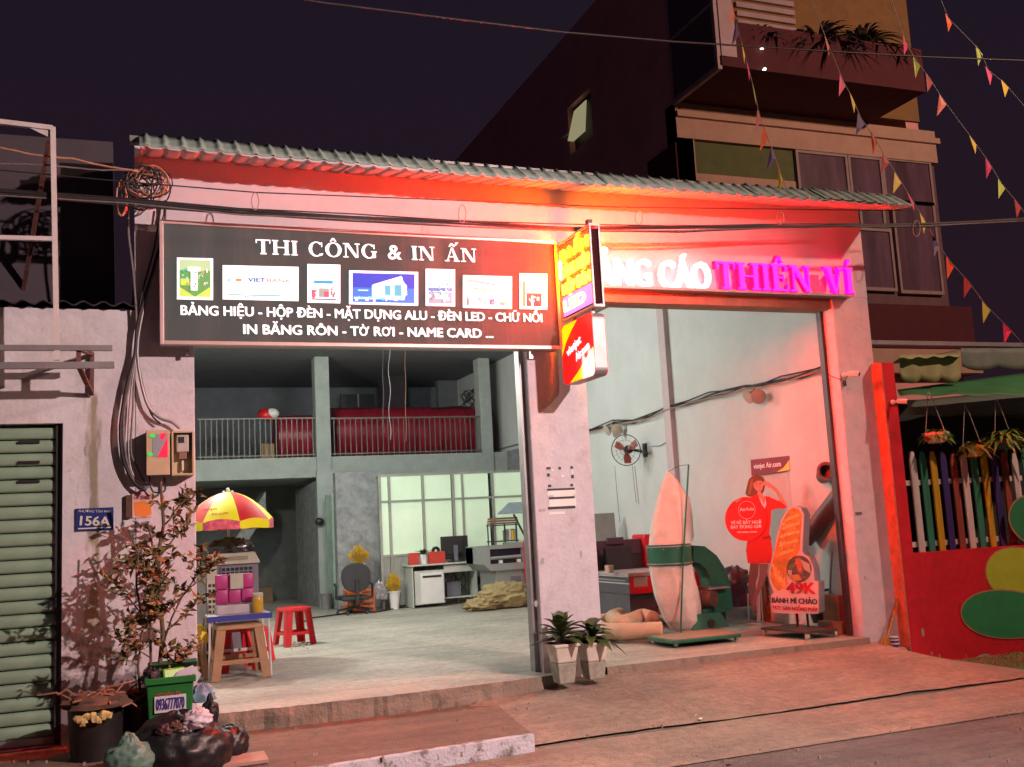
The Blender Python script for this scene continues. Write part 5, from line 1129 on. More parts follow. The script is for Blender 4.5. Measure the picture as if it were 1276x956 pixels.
# ---- flower pots
def wheat(label, px, py0, py1, w_, Y, potp, zpot):
    base = at(px, py0, Y=Y); tp = at(px, py1, Y=Y); h = tp.z-base.z
    o = thing('dried_flower_pot', label, 'plant', (base.x, Y, zpot), 'golden dried flowers in white pots')
    g = MB()
    for i in range(90):
        a = rng.uniform(0, 6.28); r = rng.uniform(0, 1)**.7; q = V((base.x + math.cos(a)*r*w_, Y+math.sin(a)*r*w_, base.z + h*(1-.45*r*r)*rng.uniform(.7, 1)))
        b0_ = V((base.x+math.cos(a)*r*.06, Y+math.sin(a)*r*.06, base.z-.03)); mm = (b0_+q)/2+V((math.cos(a)*.02, 0, 0)); g.tube([b0_, mm, q-(q-mm).normalized()*.06, q], [.003, .004, .016, .004], 4)
    part('flowers', g, M('golden_dried_flowers', (.50, .30, .02), .8, var=.35, scale=15) if 'golden_dried_flowers' not in bpy.data.materials else bpy.data.materials['golden_dried_flowers'], o)['kind'] = 'stuff'
    part('pot', MB().lathe((base.x, Y, zpot), [(potp*.7, 0), (potp, base.z-zpot), (potp*.9, base.z-zpot), (potp*.85, base.z-zpot-.03)], 14), WHITE, o, smooth=True)
    part('pot_rim', MB().lathe((base.x, Y, base.z-.02), [(potp+.012, 0), (potp+.016, .025)], 14), WHITE, o); return o
Yf = 19.1
zcr = at(450, 735, Y=Yf-.2).z
wheat('golden dried flowers in a white pot behind the office chair back', 447, 703, 677, .22, Yf-.2, .11, zcr+.002)
wheat('golden dried flowers in a white pot on the floor by the desk', 491, 737, 711, .15, 18.75, .11, -.006)
OC = M('orange_crate_plastic', (.70, .16, .03), .5, var=.3)
e = R4(433, 736, 467, 757, Yf-.4)
cr = thing('orange_crate', 'orange plastic crate under the flowers behind the office chair', 'crate', ((e[0]+e[1])/2, Yf-.2, 0))
part('floor_tray', MB().box(e[0], e[1], Yf-.4, Yf, 0, .02), OC, cr)
for z in (.06, .17, .28): part('slat', MB().box(e[0], e[1], Yf-.4, Yf-.385, z, z+.05).box(e[0], e[1], Yf-.02, Yf, z, z+.05), OC, cr)
for x in (e[0], (e[0]+e[1])/2-.02, e[1]-.03): part('upright', MB().box(x, x+.03, Yf-.41, Yf-.4, 0, zcr-.02), OC, cr)
part('lid', MB().box(e[0], e[1], Yf-.4, Yf, zcr-.03, zcr), OC, cr)
tag(part('clear_plastic_bag', blob(MB(), at(474, 742, Y=18.8), .14, .12, .24, .3, 3, 9), M('crinkled_clear_plastic', (.35, .34, .36), .2, var=.5, scale=16), smooth=True), 'crinkled pale plastic bag between the crate and flower pot', 'bag')
p = at(417, 715, Y=20.3); tag(part('shelf_box', MB().box(p.x-.15, p.x+.14, 20.65, 20.95, 0, p.z+.2), M('red_brown_board', (.20, .06, .04), .7)), 'dark red box behind the pale door', 'box')
e = R4(400, 737, 412, 756, 20.0); tag(part('steel_bucket', MB().lathe((e[0]+.1, 20.0, -.006), [(.09, 0), (.12, .3), (.11, .3)], 14), METAL_G, smooth=True), 'small grey bucket at the foot of the partition', 'bucket')
tag(part('dark_round_lamp', MB().ball(at(398, 650, Y=20.4), .09, .07, .08), BLACK, smooth=True), 'small dark round lamp on the grey partition', 'lamp')
tag(part('floor_cable', MB().tube([at(*q, Z=.006) for q in ((372, 778), (388, 770), (412, 767), (440, 763), (466, 763), (500, 757), (512, 756))], .012, 5), BLACKR), 'black cable lying along the floor under the office chair', 'cable')
e = R4(477, 717, 480, 724, 19.3); tag(part('wall_socket', MB().box(at(476, 720, Y=19.3).x, at(481, 720, Y=19.3).x, 19.30, 19.345, e[2], e[3]), WHITE), 'white socket on the edge of the concrete panel', 'socket')
# ---- desk
DY = 18.5
dz = (at(515, 703, Y=DY).z + at(595, 700, Y=DY).z)/2
a, b = at(514, 728, Y=DY).x, at(595, 726, Y=DY).x
dk = thing('desk', 'white computer desk in front of the glowing partition', 'desk', ((a+b)/2, DY, 0))
DW = M('white_laminate', (.52, .54, .50), .5, var=.05)
part('desktop', MB().box(a-.06, b+.05, DY-.03, DY+.55, dz-.03, dz), DW, dk, bevel=.004)
part('side_panel', MB().box(a, a+.02, DY, DY+.5, 0, dz-.031), DW, dk); part('side_panel', MB().box(b-.02, b, DY, DY+.5, 0, dz-.031), DW, dk)
cb = part('cabinet', MB().box(a+.05, a+.62, DY+.02, DY+.48, .05, dz-.12), DW, dk); part('cabinet_door', MB().box(a+.16, a+.60, DY-.0, DY+.019, .06, dz-.16), WHITE, cb, bevel=.004)
part('door_grip', MB().box(a+.20, a+.56, DY-.005, DY-.001, dz-.25, dz-.21), BLACK, cb)
part('apron_board', MB().box(a+.62, b-.02, DY+.02, DY+.04, dz-.18, dz-.05), DW, dk); part('foot_bar', MB().box(a+.62, b-.02, DY+.1, DY+.3, .12, .14), DW, dk)
g = MB()
for i in range(12):
    x = a+.7+rng.uniform(0, .35); P = [V((x+.1*math.sin(t+i), DY+.3, dz-.05-t*.11)) for t in range(6)]; g.tube(P, .006, 4)
tag(part('desk_cables', g, BLACKR), 'tangle of black cables hanging under the desk', 'cable', kind='stuff')
tag(part('subwoofer', MB().box(a+.72, a+1.0, DY+.2, DY+.4, .142, .42), GREY, bevel=.01), 'small grey unit on the foot bar under the desk', 'computer')
mx, mw = at(567, 682, Y=DY+.2).x, .27
zz0, zz1 = at(567, 696, Y=DY+.2).z, at(567, 668, Y=DY+.2).z
mo = thing('monitor', 'black computer monitor seen from behind on the desk', 'monitor', (mx, DY+.2, dz))
part('panel', MB().box(mx-mw, mx+mw, DY+.22, DY+.26, zz0, zz1), BLACK, mo, bevel=.01); part('rear_bulge', MB().box(mx-mw*.6, mx+mw*.6, DY+.19, DY+.22, zz0+.08, zz1-.06), BLACK, mo, bevel=.01)
part('stand', MB().box(mx-.04, mx+.04, DY+.15, DY+.185, dz, zz0+.25), GREY, mo); part('stand_foot', MB().box(mx-.14, mx+.14, DY+.05, DY+.25, dz, dz+.015), BLACK, mo, bevel=.005)
def dsign(px0, py0, px1, py1, lab, lines):
    e = R4(px0, py0, px1, py1, DY-.01); o = thing('desk_sign', lab, 'sign', ((e[0]+e[1])/2, DY, dz), 'red desk signs')
    part('board', MB().hull8([(e[0], DY-.02, dz+.001), (e[1], DY-.02, dz+.001), (e[1], DY+.08, dz+.001), (e[0], DY+.08, dz+.001)], [(e[0], DY+.02, dz+.22), (e[1], DY+.02, dz+.22), (e[1], DY+.04, dz+.22), (e[0], DY+.04, dz+.22)]), M('red_board', (.50, .03, .015), .5) if 'red_board' not in bpy.data.materials else bpy.data.materials['red_board'], o)
    g = MB(); fr = (V((1, 0, 0)), V((0, .18, .98)), V((0, -.98, .18)))
    for i, s in enumerate(lines): text(g, s, (e[0]+.03, DY-.0045+(.115-i*.06)*.18, dz+.11-i*.06), fr, e[1]-e[0]-.06, .035, .002, .02)
    part('lettering', g, flat('gold_print', (.75, .45, .05)), o)
dsign(510, 690, 522, 705, 'smaller red desk sign left of the white plant pot', ('LIÊN HỆ', 'IN ẤN')); dsign(535, 688, 555, 702, 'larger red desk sign between plant pot and monitor', ('QUẢNG CÁO', 'THIÊN VÍ'))
p = at(528, 703, Y=DY+.12); p.z = dz+.001
pp = thing('desk_plant', 'small leafy plant in a white pot on the desk', 'plant', p); part('pot', MB().lathe(p, [(.07, 0), (.10, .18), (.09, .18), (.085, .15)], 14), WHITE, pp, smooth=True); leaves(pp, p+V((0, 0, .17)), 18, .26, .03, M('desk_leaf', (.06, .10, .03), .5, var=.3), .3, 1.4, .5)
tag(part('tape_roll', MB().lathe(at(543, 686, Y=DY+.35)-V((0, 0, .01)), [(.085, -.02), (.085, .02), (.035, .02), (.035, -.02), (.085, -.02)], 18, (0.2, -1, 0), cap=False), BLACK, smooth=True), 'black ring shaped roll behind the larger desk sign', 'roll')
e = R4(592, 719, 603, 751, DY+.1); pc_ = thing('computer_tower', 'black computer tower on the floor right of the desk', 'computer', (e[0], DY+.1, 0)); part('case', MB().box(e[0]+.01, e[1]+.02, DY+.1, DY+.5, 0, e[3]), BLACK, pc_, bevel=.005); part('front_ring', MB().lathe(((e[0]+e[1])/2, DY+.096, e[3]*.6), [(.05, 0), (.06, .003)], 16, (0, -1, 0)), GREY, pc_)
# ---- shelf, laser machine, tarp
SYh = 18.2; e = R4(615, 653, 644, 679, SYh)
shf = thing('steel_shelf', 'black steel shelf with boards on top behind the cutting machine', 'shelf', (e[0], SYh, 0))
for x in (e[0], (e[0]+e[1])/2, e[1]): part('upright', MB().box(x-.012, x+.012, SYh, SYh+.03, 0, e[3]), METAL_D, shf)
for z in (e[3]-.03, e[2]+.06): part('shelf_board', MB().box(e[0]-.02, e[1]+.03, SYh-.02, SYh+.35, z, z+.02), METAL_D, shf)
part('shelf_upright_rear', MB().box(e[0], e[0]+.02, SYh+.33, SYh+.35, 0, e[3]), METAL_D, shf)
for i in range(3): tag(part('cardboard_sheet', MB().obox(V(((e[0]+e[1])/2+.02, SYh+.16, e[3]+.015+i*.045)), *frame((.1*i-.1, -1, 0)), .26-.02*i, .018, .2), M('brown_sheet', (.22, .11, .07), .8) if i == 0 else bpy.data.materials['brown_sheet']), ['lowest brown board stacked on the steel shelf', 'middle brown board stacked on the steel shelf', 'topmost brown board stacked on the steel shelf'][i], 'board', 'brown boards on the shelf')
for i in range(4): x = e[0]+.28+i*.05; tag(part('folder', MB().box(x, x+.035, SYh+.04, SYh+.26, e[2]+.081, e[2]+.27+.02*(i % 2)), [CREAM, WHITE, YEL, CREAM][i]), ['leftmost cream folder on the steel shelf', 'white folder second on the steel shelf', 'yellow folder third on the steel shelf', 'rightmost cream folder on the steel shelf'][i], 'folder', 'folders on the steel shelf')
LY_ = 17.3
e = R4(603, 680, 658, 712, LY_)
GL = M('light_grey_machine', (.26, .28, .27), .5, var=.08)
lm = thing('laser_cutter', 'grey and red laser cutting machine with raised lid', 'machine', ((e[0]+e[1])/2, LY_, 0))
zb2 = at(630, 733, Y=LY_).z
part('upper_body', MB().hull8([(e[0]+.12, LY_, e[2]+.02), (e[1]+.3, LY_, e[2]+.02), (e[1]+.3, LY_+1, e[2]+.02), (e[0]+.12, LY_+1, e[2]+.02)], [(e[0], LY_, e[2]+.14), (e[1]+.3, LY_, e[2]+.14), (e[1]+.3, LY_+1, e[2]+.14), (e[0], LY_+1, e[2]+.14)]), GL, lm)
part('upper_body', MB().box(e[0], e[0]+.12, LY_, LY_+1, e[2]+.14, e[3]-.02).box(e[1]-.1, e[1]+.3, LY_, LY_+1, e[2]+.14, e[3]+.04).box(e[0], e[1]+.3, LY_+.6, LY_+1, e[2]+.14, e[3]).box(e[0]+.12, e[1]-.1, LY_+.0, LY_+.05, e[3]-.05, e[3]+.02), GL, lm, label='cheeks and rear of the cutting bed')
part('bed_window', MB().box(e[0]+.12, e[1]-.1, LY_+.1, LY_+.12, e[2]+.14, e[3]-.03), M('dark_violet_glass', (.03, .02, .05), .2), lm); part('beam', MB().tube([(e[0]+.13, LY_+.04, e[2]+.24), (e[1]-.12, LY_+.04, e[2]+.25)], .03, 8), GL, lm)
for x in (e[0]+.3, e[0]+.65): part('roller_block', MB().box(x, x+.06, LY_+.02, LY_+.09, e[2]+.145, e[2]+.20), WHITE, lm)
part('lower_body', MB().box(e[0]+.22, e[1]+.3, LY_+.04, LY_+.9, zb2-.06, e[2]+.02), GL, lm, bevel=.01); part('drawer_front', MB().box(e[0]+.5, e[1]-.15, LY_+.028, LY_+.04, zb2+.10, zb2+.2), GREY, lm)
for x in (e[0]+.25, e[1]): part('leg', MB().box(x, x+.1, LY_+.1, LY_+.2, 0, zb2-.06), GL, lm)
part('red_side_cover', MB().box(e[1]-.10, e[1]+.3, LY_-.2, LY_+.02, zb2+.02, e[3]+.10), RED, lm, bevel=.06)
l0, l1 = at(620, 640, Y=LY_+.2), at(660, 640, Y=LY_+.2); l2 = at(634, 627, Y=LY_+.7)
part('raised_lid', MB().hull8([(l0.x, LY_+.2, l0.z-.02), (l0.x+1.2, LY_+.2, l0.z-.02), (l0.x+1.3, LY_+.7, l0.z+.17), (l2.x, LY_+.7, l0.z+.17)], [(l0.x, LY_+.2, l0.z), (l0.x+1.2, LY_+.2, l0.z), (l0.x+1.3, LY_+.7, l0.z+.2), (l2.x, LY_+.7, l0.z+.2)]), M('bluish_grey_lid', (.26, .32, .36), .4), lm)
part('lid_strut', MB().tube([at(640, 641, Y=LY_+.3), at(656, 672, Y=LY_+.3)], .02, 6), METAL_D, lm)
p = at(624, 758, Z=0)
g = blob(MB(), (p.x+.15, p.y+.1, .19), .48, .33, .25, .25, 2.2, 12, 90, 60, .7); blob(g, (p.x-.35, p.y, .08), .30, .25, .12, .35, 3, 2, 60, 40, .6)
tag(part('tarp_bundle', g, M('khaki_tarpaulin', (.33, .26, .12), .8, var=.25, scale=4), smooth='all'), 'crumpled khaki tarpaulin bundle on the floor below the laser cutter', 'tarpaulin')
tag(part('dark_roll_end', MB().ball((p.x+.62, p.y-.05, .24), .16, .2, .22), M('dark_maroon_bag', (.06, .02, .025), .6), smooth=True), 'dark maroon bag tucked beside the khaki tarpaulin', 'bag')
# ---- big flatbed machine in the right bay
CY = 12.15; c0 = at(786, 745, Y=CY); X0_ = c0.x; Y1_ = at(738, 740, X=X0_).y; X1_ = 7.45
def cz_(py, px=786): return at(px, py, Y=CY).z
fb = thing('flatbed_cutter', 'long flatbed cutting machine with dark body and red side', 'machine', ((X0_+X1_)/2, CY+.8, 0))
ztp = cz_(714); DM = M('dark_grey_machine', (.07, .07, .085), .45, var=.15)
part('bed', MB().box(X0_-.03, X1_, CY-.03, Y1_, ztp-.05, ztp), M('worn_pale_bed', (.34, .30, .30), .6, var=.25, scale=6), fb, bevel=.005)
part('red_front_panel', MB().box(X0_+.012, X1_, CY, CY+.05, cz_(741), ztp-.051), RED, fb)
part('side_drawer', MB().box(X0_, X0_+.011, CY+.02, Y1_, cz_(727), ztp-.06), DM, fb); part('side_drawer', MB().box(X0_, X0_+.011, CY+.02, Y1_, cz_(741), cz_(728.5)), DM, fb)
part('drawer_rail', MB().box(X0_-.012, X0_-.0, CY+.1, Y1_, cz_(725)-.0, cz_(723)), METAL_G, fb)
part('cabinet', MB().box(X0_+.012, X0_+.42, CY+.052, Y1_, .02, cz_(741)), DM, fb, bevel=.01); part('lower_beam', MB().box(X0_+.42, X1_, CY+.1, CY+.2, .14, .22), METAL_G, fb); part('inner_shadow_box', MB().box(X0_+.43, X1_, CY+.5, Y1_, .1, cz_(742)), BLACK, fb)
part('label_plate', MB().box(X0_+.06, X0_+.26, CY-.004, CY, cz_(732), cz_(720)), CREAM, fb)
part('right_cabinet', MB().box(X1_-.18, X1_+.02, CY-.32, CY+.6, .02, cz_(741)), DM, fb, bevel=.01); part('red_corner', MB().box(X1_-.2, X1_+.04, CY-.34, CY+.0, cz_(741), ztp+.02), RED, fb, bevel=.01)
GY = 13.2; gz0, gz1 = at(770, 702, Y=GY).z, at(770, 673, Y=GY).z; gx0, gx1 = at(728, 690, Y=GY).x, at(800, 690, Y=GY).x
gg = part('gantry', MB().box(gx0, gx1, GY, GY+.2, gz0+.12, gz1).box(gx0+.35, gx1-.3, GY-.05, GY, gz1-.06, gz1+.04), M('gantry_plum', (.06, .03, .045), .5), fb, bevel=.01); part('gantry_end', MB().box(gx1, gx1+.14, GY-.1, GY+.3, ztp, gz1+.06), RED, gg, bevel=.03)
part('cutting_head', MB().box(gx0+.3, gx0+.7, GY-.1, GY-.002, ztp, gz1-.1), BLACK, gg); part('gantry_foot', MB().box(gx0, gx1, GY+.02, GY+.18, ztp, gz0+.12), BLACK, gg)
p = at(759, 708, Y=CY+.35); p.z = ztp+.001
tag(part('ribbed_cup', MB().lathe(p, [(.055, 0), (.06, .09), (.055, .1)], 14), CREAM, smooth=True), 'small ribbed cream cup on the flatbed machine', 'cup')
e = R4(730, 640, 758, 672, 15.5); tag(part('grey_board', MB().obox(V((e[0]+.2, 15.5, e[3]-.4)), *frame((-.2, -1, .1)), .32, .4, .012), M('plain_grey_board', (.22, .22, .21), .7)), 'plain grey board leaning behind the flatbed machine', 'board')
tag(part('steel_strip', MB().box(at(815, 690, Y=13).x, at(818, 690, Y=13).x, 13, 13.02, ztp, at(816, 673, Y=13).z), METAL_W), 'thin pale upright strip behind the dust collector', 'strip')
# ---- hose
HB = M('beige_ribbed_hose', (.48, .33, .22), .7, var=.12)
P = [at(*q, Z=.13) for q in ((826, 785), (800, 786), (775, 787), (752, 786), (742, 780), (752, 774), (766, 772), (770, 778))]
g = MB(); PP = []
for i in range(len(P)-1):
    for k in range(8): t = k/8; PP.append(P[i]*(1-t)+P[i+1]*t)
g.tube(PP, [.092+.006*(i % 2) for i in range(len(PP))], 14)
P2 = [at(*q, Z=.16) for q in ((822, 778), (808, 774), (795, 780), (780, 784), (770, 776), (780, 772))]; PP = []
for i in range(len(P2)-1):
    for k in range(8): t = k/8; PP.append(P2[i]*(1-t)+P2[i+1]*t)
g.tube([q+V((0, .15, .05)) for q in PP], [.092+.006*(i % 2) for i in range(len(PP))], 14)
tag(part('flexible_hose', g, HB, smooth='all'), 'thick beige flexible hose coiled on the floor by the plants', 'hose')
# ---- dust collector
QY = 10.95
def qx(px, py): return at(px, py, Y=QY)
ct = qx(834, 690); cxq = ct.x
dcx = thing('dust_collector', 'bag dust collector on a green wheeled base with green drum', 'machine', (cxq, QY, 0))
q0, q1, q2, q3 = at(806, 794, Z=.08), at(838, 799, Z=.08), at(924, 790, Z=.08), at(890, 781, Z=.08)
part('base_plate', MB().hull8([q-V((0, 0, .035)) for q in (q0, q1, q2, q3)], [q0, q1, q2, q3]), GREEN, dcx, bevel=.006)
part('plate_top', MB().hull8([q+(V((cxq+.3, QY, .08))-q)*.04+V((0, 0, .001)) for q in (q0, q1, q2, q3)], [q+(V((cxq+.3, QY, .08))-q)*.04+V((0, 0, .006)) for q in (q0, q1, q2, q3)]), M('dusty_plate', (.25, .20, .14), .8), dcx)
for q in (q0, q1, q2, q3): w_ = q + (V((cxq+.3, QY, .08))-q)*.12; part('castor', MB().lathe(V((w_.x-.015, w_.y, .026)), [(.026, 0), (.026, .03)], 12, (1, 0, 0)), METAL_W, dcx)
zr0, zr1 = qx(834, 704).z, qx(834, 678).z; rr_ = (qx(860, 690).x - qx(809, 690).x)/2/1.04
part('drum', MB().lathe((cxq, QY, zr0), [(rr_, 0), (rr_, zr1-zr0), (rr_-.02, zr1-zr0), (rr_-.02, 0), (rr_, 0)], 32, cap=False), GREEN, dcx, smooth=True)
for z in (zr0+.015, zr1-.03): part('drum_band', MB().lathe((cxq, QY, z), [(rr_+.005, 0), (rr_+.005, .015)], 32, cap=False), METAL_G, dcx)
for k in range(10): a = k*.628+.2; part('rivet', MB().ball((cxq+math.cos(a)*(rr_+.004), QY+math.sin(a)*(rr_+.004), zr1-.05), .008, .008, .008, 6, 4), CHROME, dcx)
BAG = M('dusty_white_bag', (.62, .54, .50), .85, var=.14, scale=3, bump=.8, bscale=9, dirt=.45, dcol=(.40, .30, .24), dscale=2)
def bag(pts, seed, parent, nm):
    prof = [((qx(b_, y).x-qx(a_, y).x)/2, qx((a_+b_)/2, y).z, qx((a_+b_)/2, y).x) for a_, b_, y in pts]; g = MB(); vs = []; fs = []; n = 36
    # densify
    pr = []
    for i in range(len(prof)-1):
        for k in range(4): t = k/4; pr.append(tuple(prof[i][j]*(1-t)+prof[i+1][j]*t for j in range(3)))
    pr.append(prof[-1])
    for j, (r, z, x) in enumerate(pr):
        for k in range(n):
            a = 2*math.pi*k/n; f = 1 + .05*math.sin(5*a+seed+z*2) + .05*(1-abs(math.sin(3.5*a+3*NZ.noise(V((z*2, seed, 1))))))**3 * -1 + .06*NZ.noise(V((math.cos(a)*1.4, math.sin(a)*1.4, z*2.2+seed))) + .02*math.sin(11*a+z*5); f = 1+(f-1)*min(1, j/3, (len(pr)-1-j)/3+.2)
            vs.append(V((x+r*math.cos(a)*f, QY+r*math.sin(a)*f*.95, z)))
    m = len(pr); fs = [(i*n+k, i*n+(k+1) % n, (i+1)*n+(k+1) % n, (i+1)*n+k) for i in range(m-1) for k in range(n)] + [tuple(range(n-1, -1, -1)), tuple((m-1)*n+k for k in range(n))]
    return part(nm, g.add(vs, fs), BAG, parent, smooth=True)
bag([(811, 859, 679), (812, 860, 668), (815, 858, 645), (819, 855, 622), (825, 845, 602), (831, 836, 590), (832.5, 834, 588)], 1, dcx, 'upper_bag')
bag([(811, 859, 703), (813, 861, 720), (817, 866, 740), (823, 869, 757), (829, 870, 772), (838, 868, 783), (845, 864, 787)], 3, dcx, 'lower_bag')
pl0 = qx(858, 579); PF = QY-rr_-.03
part('support_pole', MB().tube([at(858, 579, Y=PF), at(851, 700, Y=PF), at(848, 792, Y=PF)], .011, 8), GREEN, dcx); part('hanger_wire', MB().tube([at(858, 579, Y=PF), qx(845, 581), qx(833, 588)], .004, 5), METAL_D, dcx)
dpts = [(857, 690), (868, 691), (879, 700), (888, 715), (893, 735), (895, 762)]
g = MB(); vs = []; DYq = QY+.05
Pd = [at(x, y, Y=DYq) for x, y in dpts]
for i, p in enumerate(Pd):
    d = (Pd[min(i+1, 5)]-Pd[max(i-1, 0)]).normalized(); nrm = V((0, 1, 0)).cross(d).normalized(); h = .10+.03*i/5
    vs += [p+nrm*h+V((0, -.13, 0)), p+nrm*h+V((0, .13, 0)), p-nrm*h+V((0, .13, 0)), p-nrm*h+V((0, -.13, 0))]
g.add(vs, [(i*4+k, i*4+(k+1) % 4, i*4+4+(k+1) % 4, i*4+4+k) for i in range(5) for k in range(4)] + [(0, 1, 2, 3), (23, 22, 21, 20)]); part('blower_duct', g, GREEN, dcx)
c = at(885, 745, Y=QY-.12)
part('motor', MB().lathe(c, [(.05, -.30), (.12, -.28), (.125, 0), (.11, .05), (.05, .06)], 20, (.5, -.85, 0)), M('dirty_brown_motor', (.10, .06, .045), .5, .3, var=.4, scale=15), dcx, smooth=True)
for k in range(6): part('motor_fin', MB().lathe(c - V((.5, -.85, 0)).normalized()*(.04+.035*k), [(.133, 0), (.133, .008)], 20, (.5, -.85, 0)), bpy.data.materials['dirty_brown_motor'], dcx)
part('motor_shelf', MB().box(at(872, 735, Y=QY).x, at(899, 735, Y=QY).x, QY-.2, QY+.1, at(885, 734, Y=QY-.1).z, at(885, 732, Y=QY-.1).z), METAL_G, dcx)
e = R4(860, 764, 906, 786, QY-.15)
part('motor_box', MB().hull8([(e[0], QY-.2, .086), (e[1], QY-.2, .086), (e[1], QY+.15, .086), (e[0], QY+.15, .086)], [(e[0]+.04, QY-.15, e[3]), (e[1]-.08, QY-.15, e[3]), (e[1]-.08, QY+.12, e[3]), (e[0]+.04, QY+.12, e[3])]), GREEN, dcx, bevel=.006)
q = at(886, 777, Y=QY-.19); part('box_hole', MB().lathe(q, [(.05, 0), (.052, .012)], 18, (0, -1, .0)), BLACK, dcx)
# ---- wall fan and small wall lamps, long cable on the side wall
WX = 7.92
g = MB()
P = [at(x, y, X=WX) for x, y in ((700, 548), (731, 538), (748, 533), (765, 527), (790, 526), (812, 518), (831, 508), (860, 502), (885, 493), (905, 489), (930, 483), (950, 480), (975, 473), (998, 469), (1026, 460))]
for k in range(3): g.tube([p+V((-.01*k, 0, .025*math.sin(i*1.3+k*2)+.012*k)) for i, p in enumerate(P)], .011, 5)
tag(part('wall_cable', g, BLACKR, smooth='all'), 'bunch of black and pale cables strung along the inner wall', 'cable', kind='stuff')
tag(part('wall_cable', MB().tube([p+V((-.04, 0, -.03+.02*math.sin(i*2))) for i, p in enumerate(P)], .009, 5), WIRE_C, smooth='all'), 'single copper coloured cable twisted along the inner wall bunch', 'cable')
def fan(px, py, label):
    X_ = 7.62; c = at(px, py, X=X_); o = thing('wall_fan', label, 'fan', at(px+18, py, X=7.96)); n = V((-.75, -.62, -.12)).normalized(); u, v, n = frame(n); r = at(px, py-25, X=X_).z - c.z
    r = .25
    for k, rad in enumerate((1, .66, .33)): part('guard_ring', MB().tube([c + (u*math.cos(t/24*6.2832) + v*math.sin(t/24*6.2832))*r*rad + n*(.05*(1-rad)) for t in range(25)], .008 if k == 0 else .003, 5, cap=False), BLACK, o)
    for k in range(18): a = k*.349; part('guard_wire', MB().tube([c+n*.05, c + (u*math.cos(a)+v*math.sin(a))*r], .002, 3), METAL_D, o)
    for k in range(3):
        a = k*2.094+.5; m_ = [c + (u*math.cos(a+d_)+v*math.sin(a+d_))*r*q_ - n*(.02*s_) for q_, d_, s_ in ((.15, -.5, 0), (.5, -.5, .5), (.88, -.25, 1), (.9, .25, 2), (.55, .45, 2), (.15, .5, 1))]
        part('blade', MB().prism(m_, n, .004), M('translucent_red_blade', (.30, .06, .04), .3) if 'translucent_red_blade' not in bpy.data.materials else bpy.data.materials['translucent_red_blade'], o)
    part('motor', MB().lathe(c - n*.18, [(.05, 0), (.07, .04), (.07, .12), (.04, .16)], 14, n), BLACK, o, smooth=True); part('arm', MB().tube([c-n*.15, at(px+22, py+2, X=7.82), at(px+26, py+4, X=7.96)], .025, 8), BLACK, o); part('mount_plate', MB().box(7.94, 7.969, at(px+24, py, X=7.96).y-.05, at(px+24, py, X=7.96).y+.05, c.z-.12, c.z+.1), BLACK, o)
    for dxp, l in ((-14, .95), (8, .6), (11, .62)): q = at(px+dxp, py+20, X=7.82); part('pull_cord', MB().tube([q, q+V((0, -.02, -l*.5)), q+V((0, -.05, -l))], .004, 4), METAL_D, o)
    return o
fan(780, 561, 'black wall fan with reddish blades on the inner wall')
tag(part('fan_lead', MB().tube([at(x, y, X=7.95) for x, y in ((812, 556), (822, 556), (832, 550), (838, 548))], .006, 4), BLACKR), 'short lead running right from the wall fan', 'cable')
def wlamp(px, py, label):
    o = thing('wall_lamp', label, 'lamp', at(px, py-8, X=7.94), 'twin head lamps on the inner wall cable')
    q = at(px, py-8, X=7.92); part('bracket', MB().tube([q+V((.04, 0, .05)), q, q+V((-.08, 0, -.06))], .014, 6), CREAM, o)
    for s_ in (-1, 1): part('lamp_head', MB().lathe(at(px+s_*6, py, X=7.82), [(.02, -.08), (.095, .0), (.10, .02), (.085, .025)], 16, V((-.6, -.5*s_-.5, -.3))), M('dull_cream_glass', (.42, .34, .28), .3) if 'dull_cream_glass' not in bpy.data.materials else bpy.data.materials['dull_cream_glass'], o, smooth=True)
wlamp(939, 494, 'twin head lamp on the wall cable nearest the right pillar'); wlamp(763, 536, 'twin head lamp on the wall cable above the fan')
# ---- standees
def plane_for(px, py, n): c = at(px, py, Z=0); n = V(n).normalized(); return (c, n)
def poly(mb, pts, pl, lift=0, th=.004):
    n = pl[1] if pl[1].dot(CAM-pl[0]) > 0 else -pl[1]
    return mb.prism([at(x, y, pl=pl) + n*lift for x, y in pts], n, th)
def cr7(pts): return [(890+x/3.822, 550+y/3.822) for x, y in pts]
def oval(cx, cy, rx, ry, n=20, rot=0): return [(cx+rx*math.cos(t)*math.cos(rot)-ry*math.sin(t)*math.sin(rot), cy+rx*math.cos(t)*math.sin(rot)+ry*math.sin(t)*math.cos(rot)) for t in [2*math.pi*i/n for i in range(n)]]
def ptext(mb, s, x0, y0, x1, y1, cap, pl, off=.02, lift=.004):
    n = pl[1] if pl[1].dot(CAM-pl[0]) > 0 else -pl[1]
    a, b, c = at(x0, y0, pl=pl), at(x1, y1, pl=pl), at(x0, y0-cap, pl=pl); u = (b-a).normalized(); v = n.cross(u).normalized(); text(mb, s, a+n*lift, (u, v, n), (b-a).length, (c-a).dot(v), .0015, off)
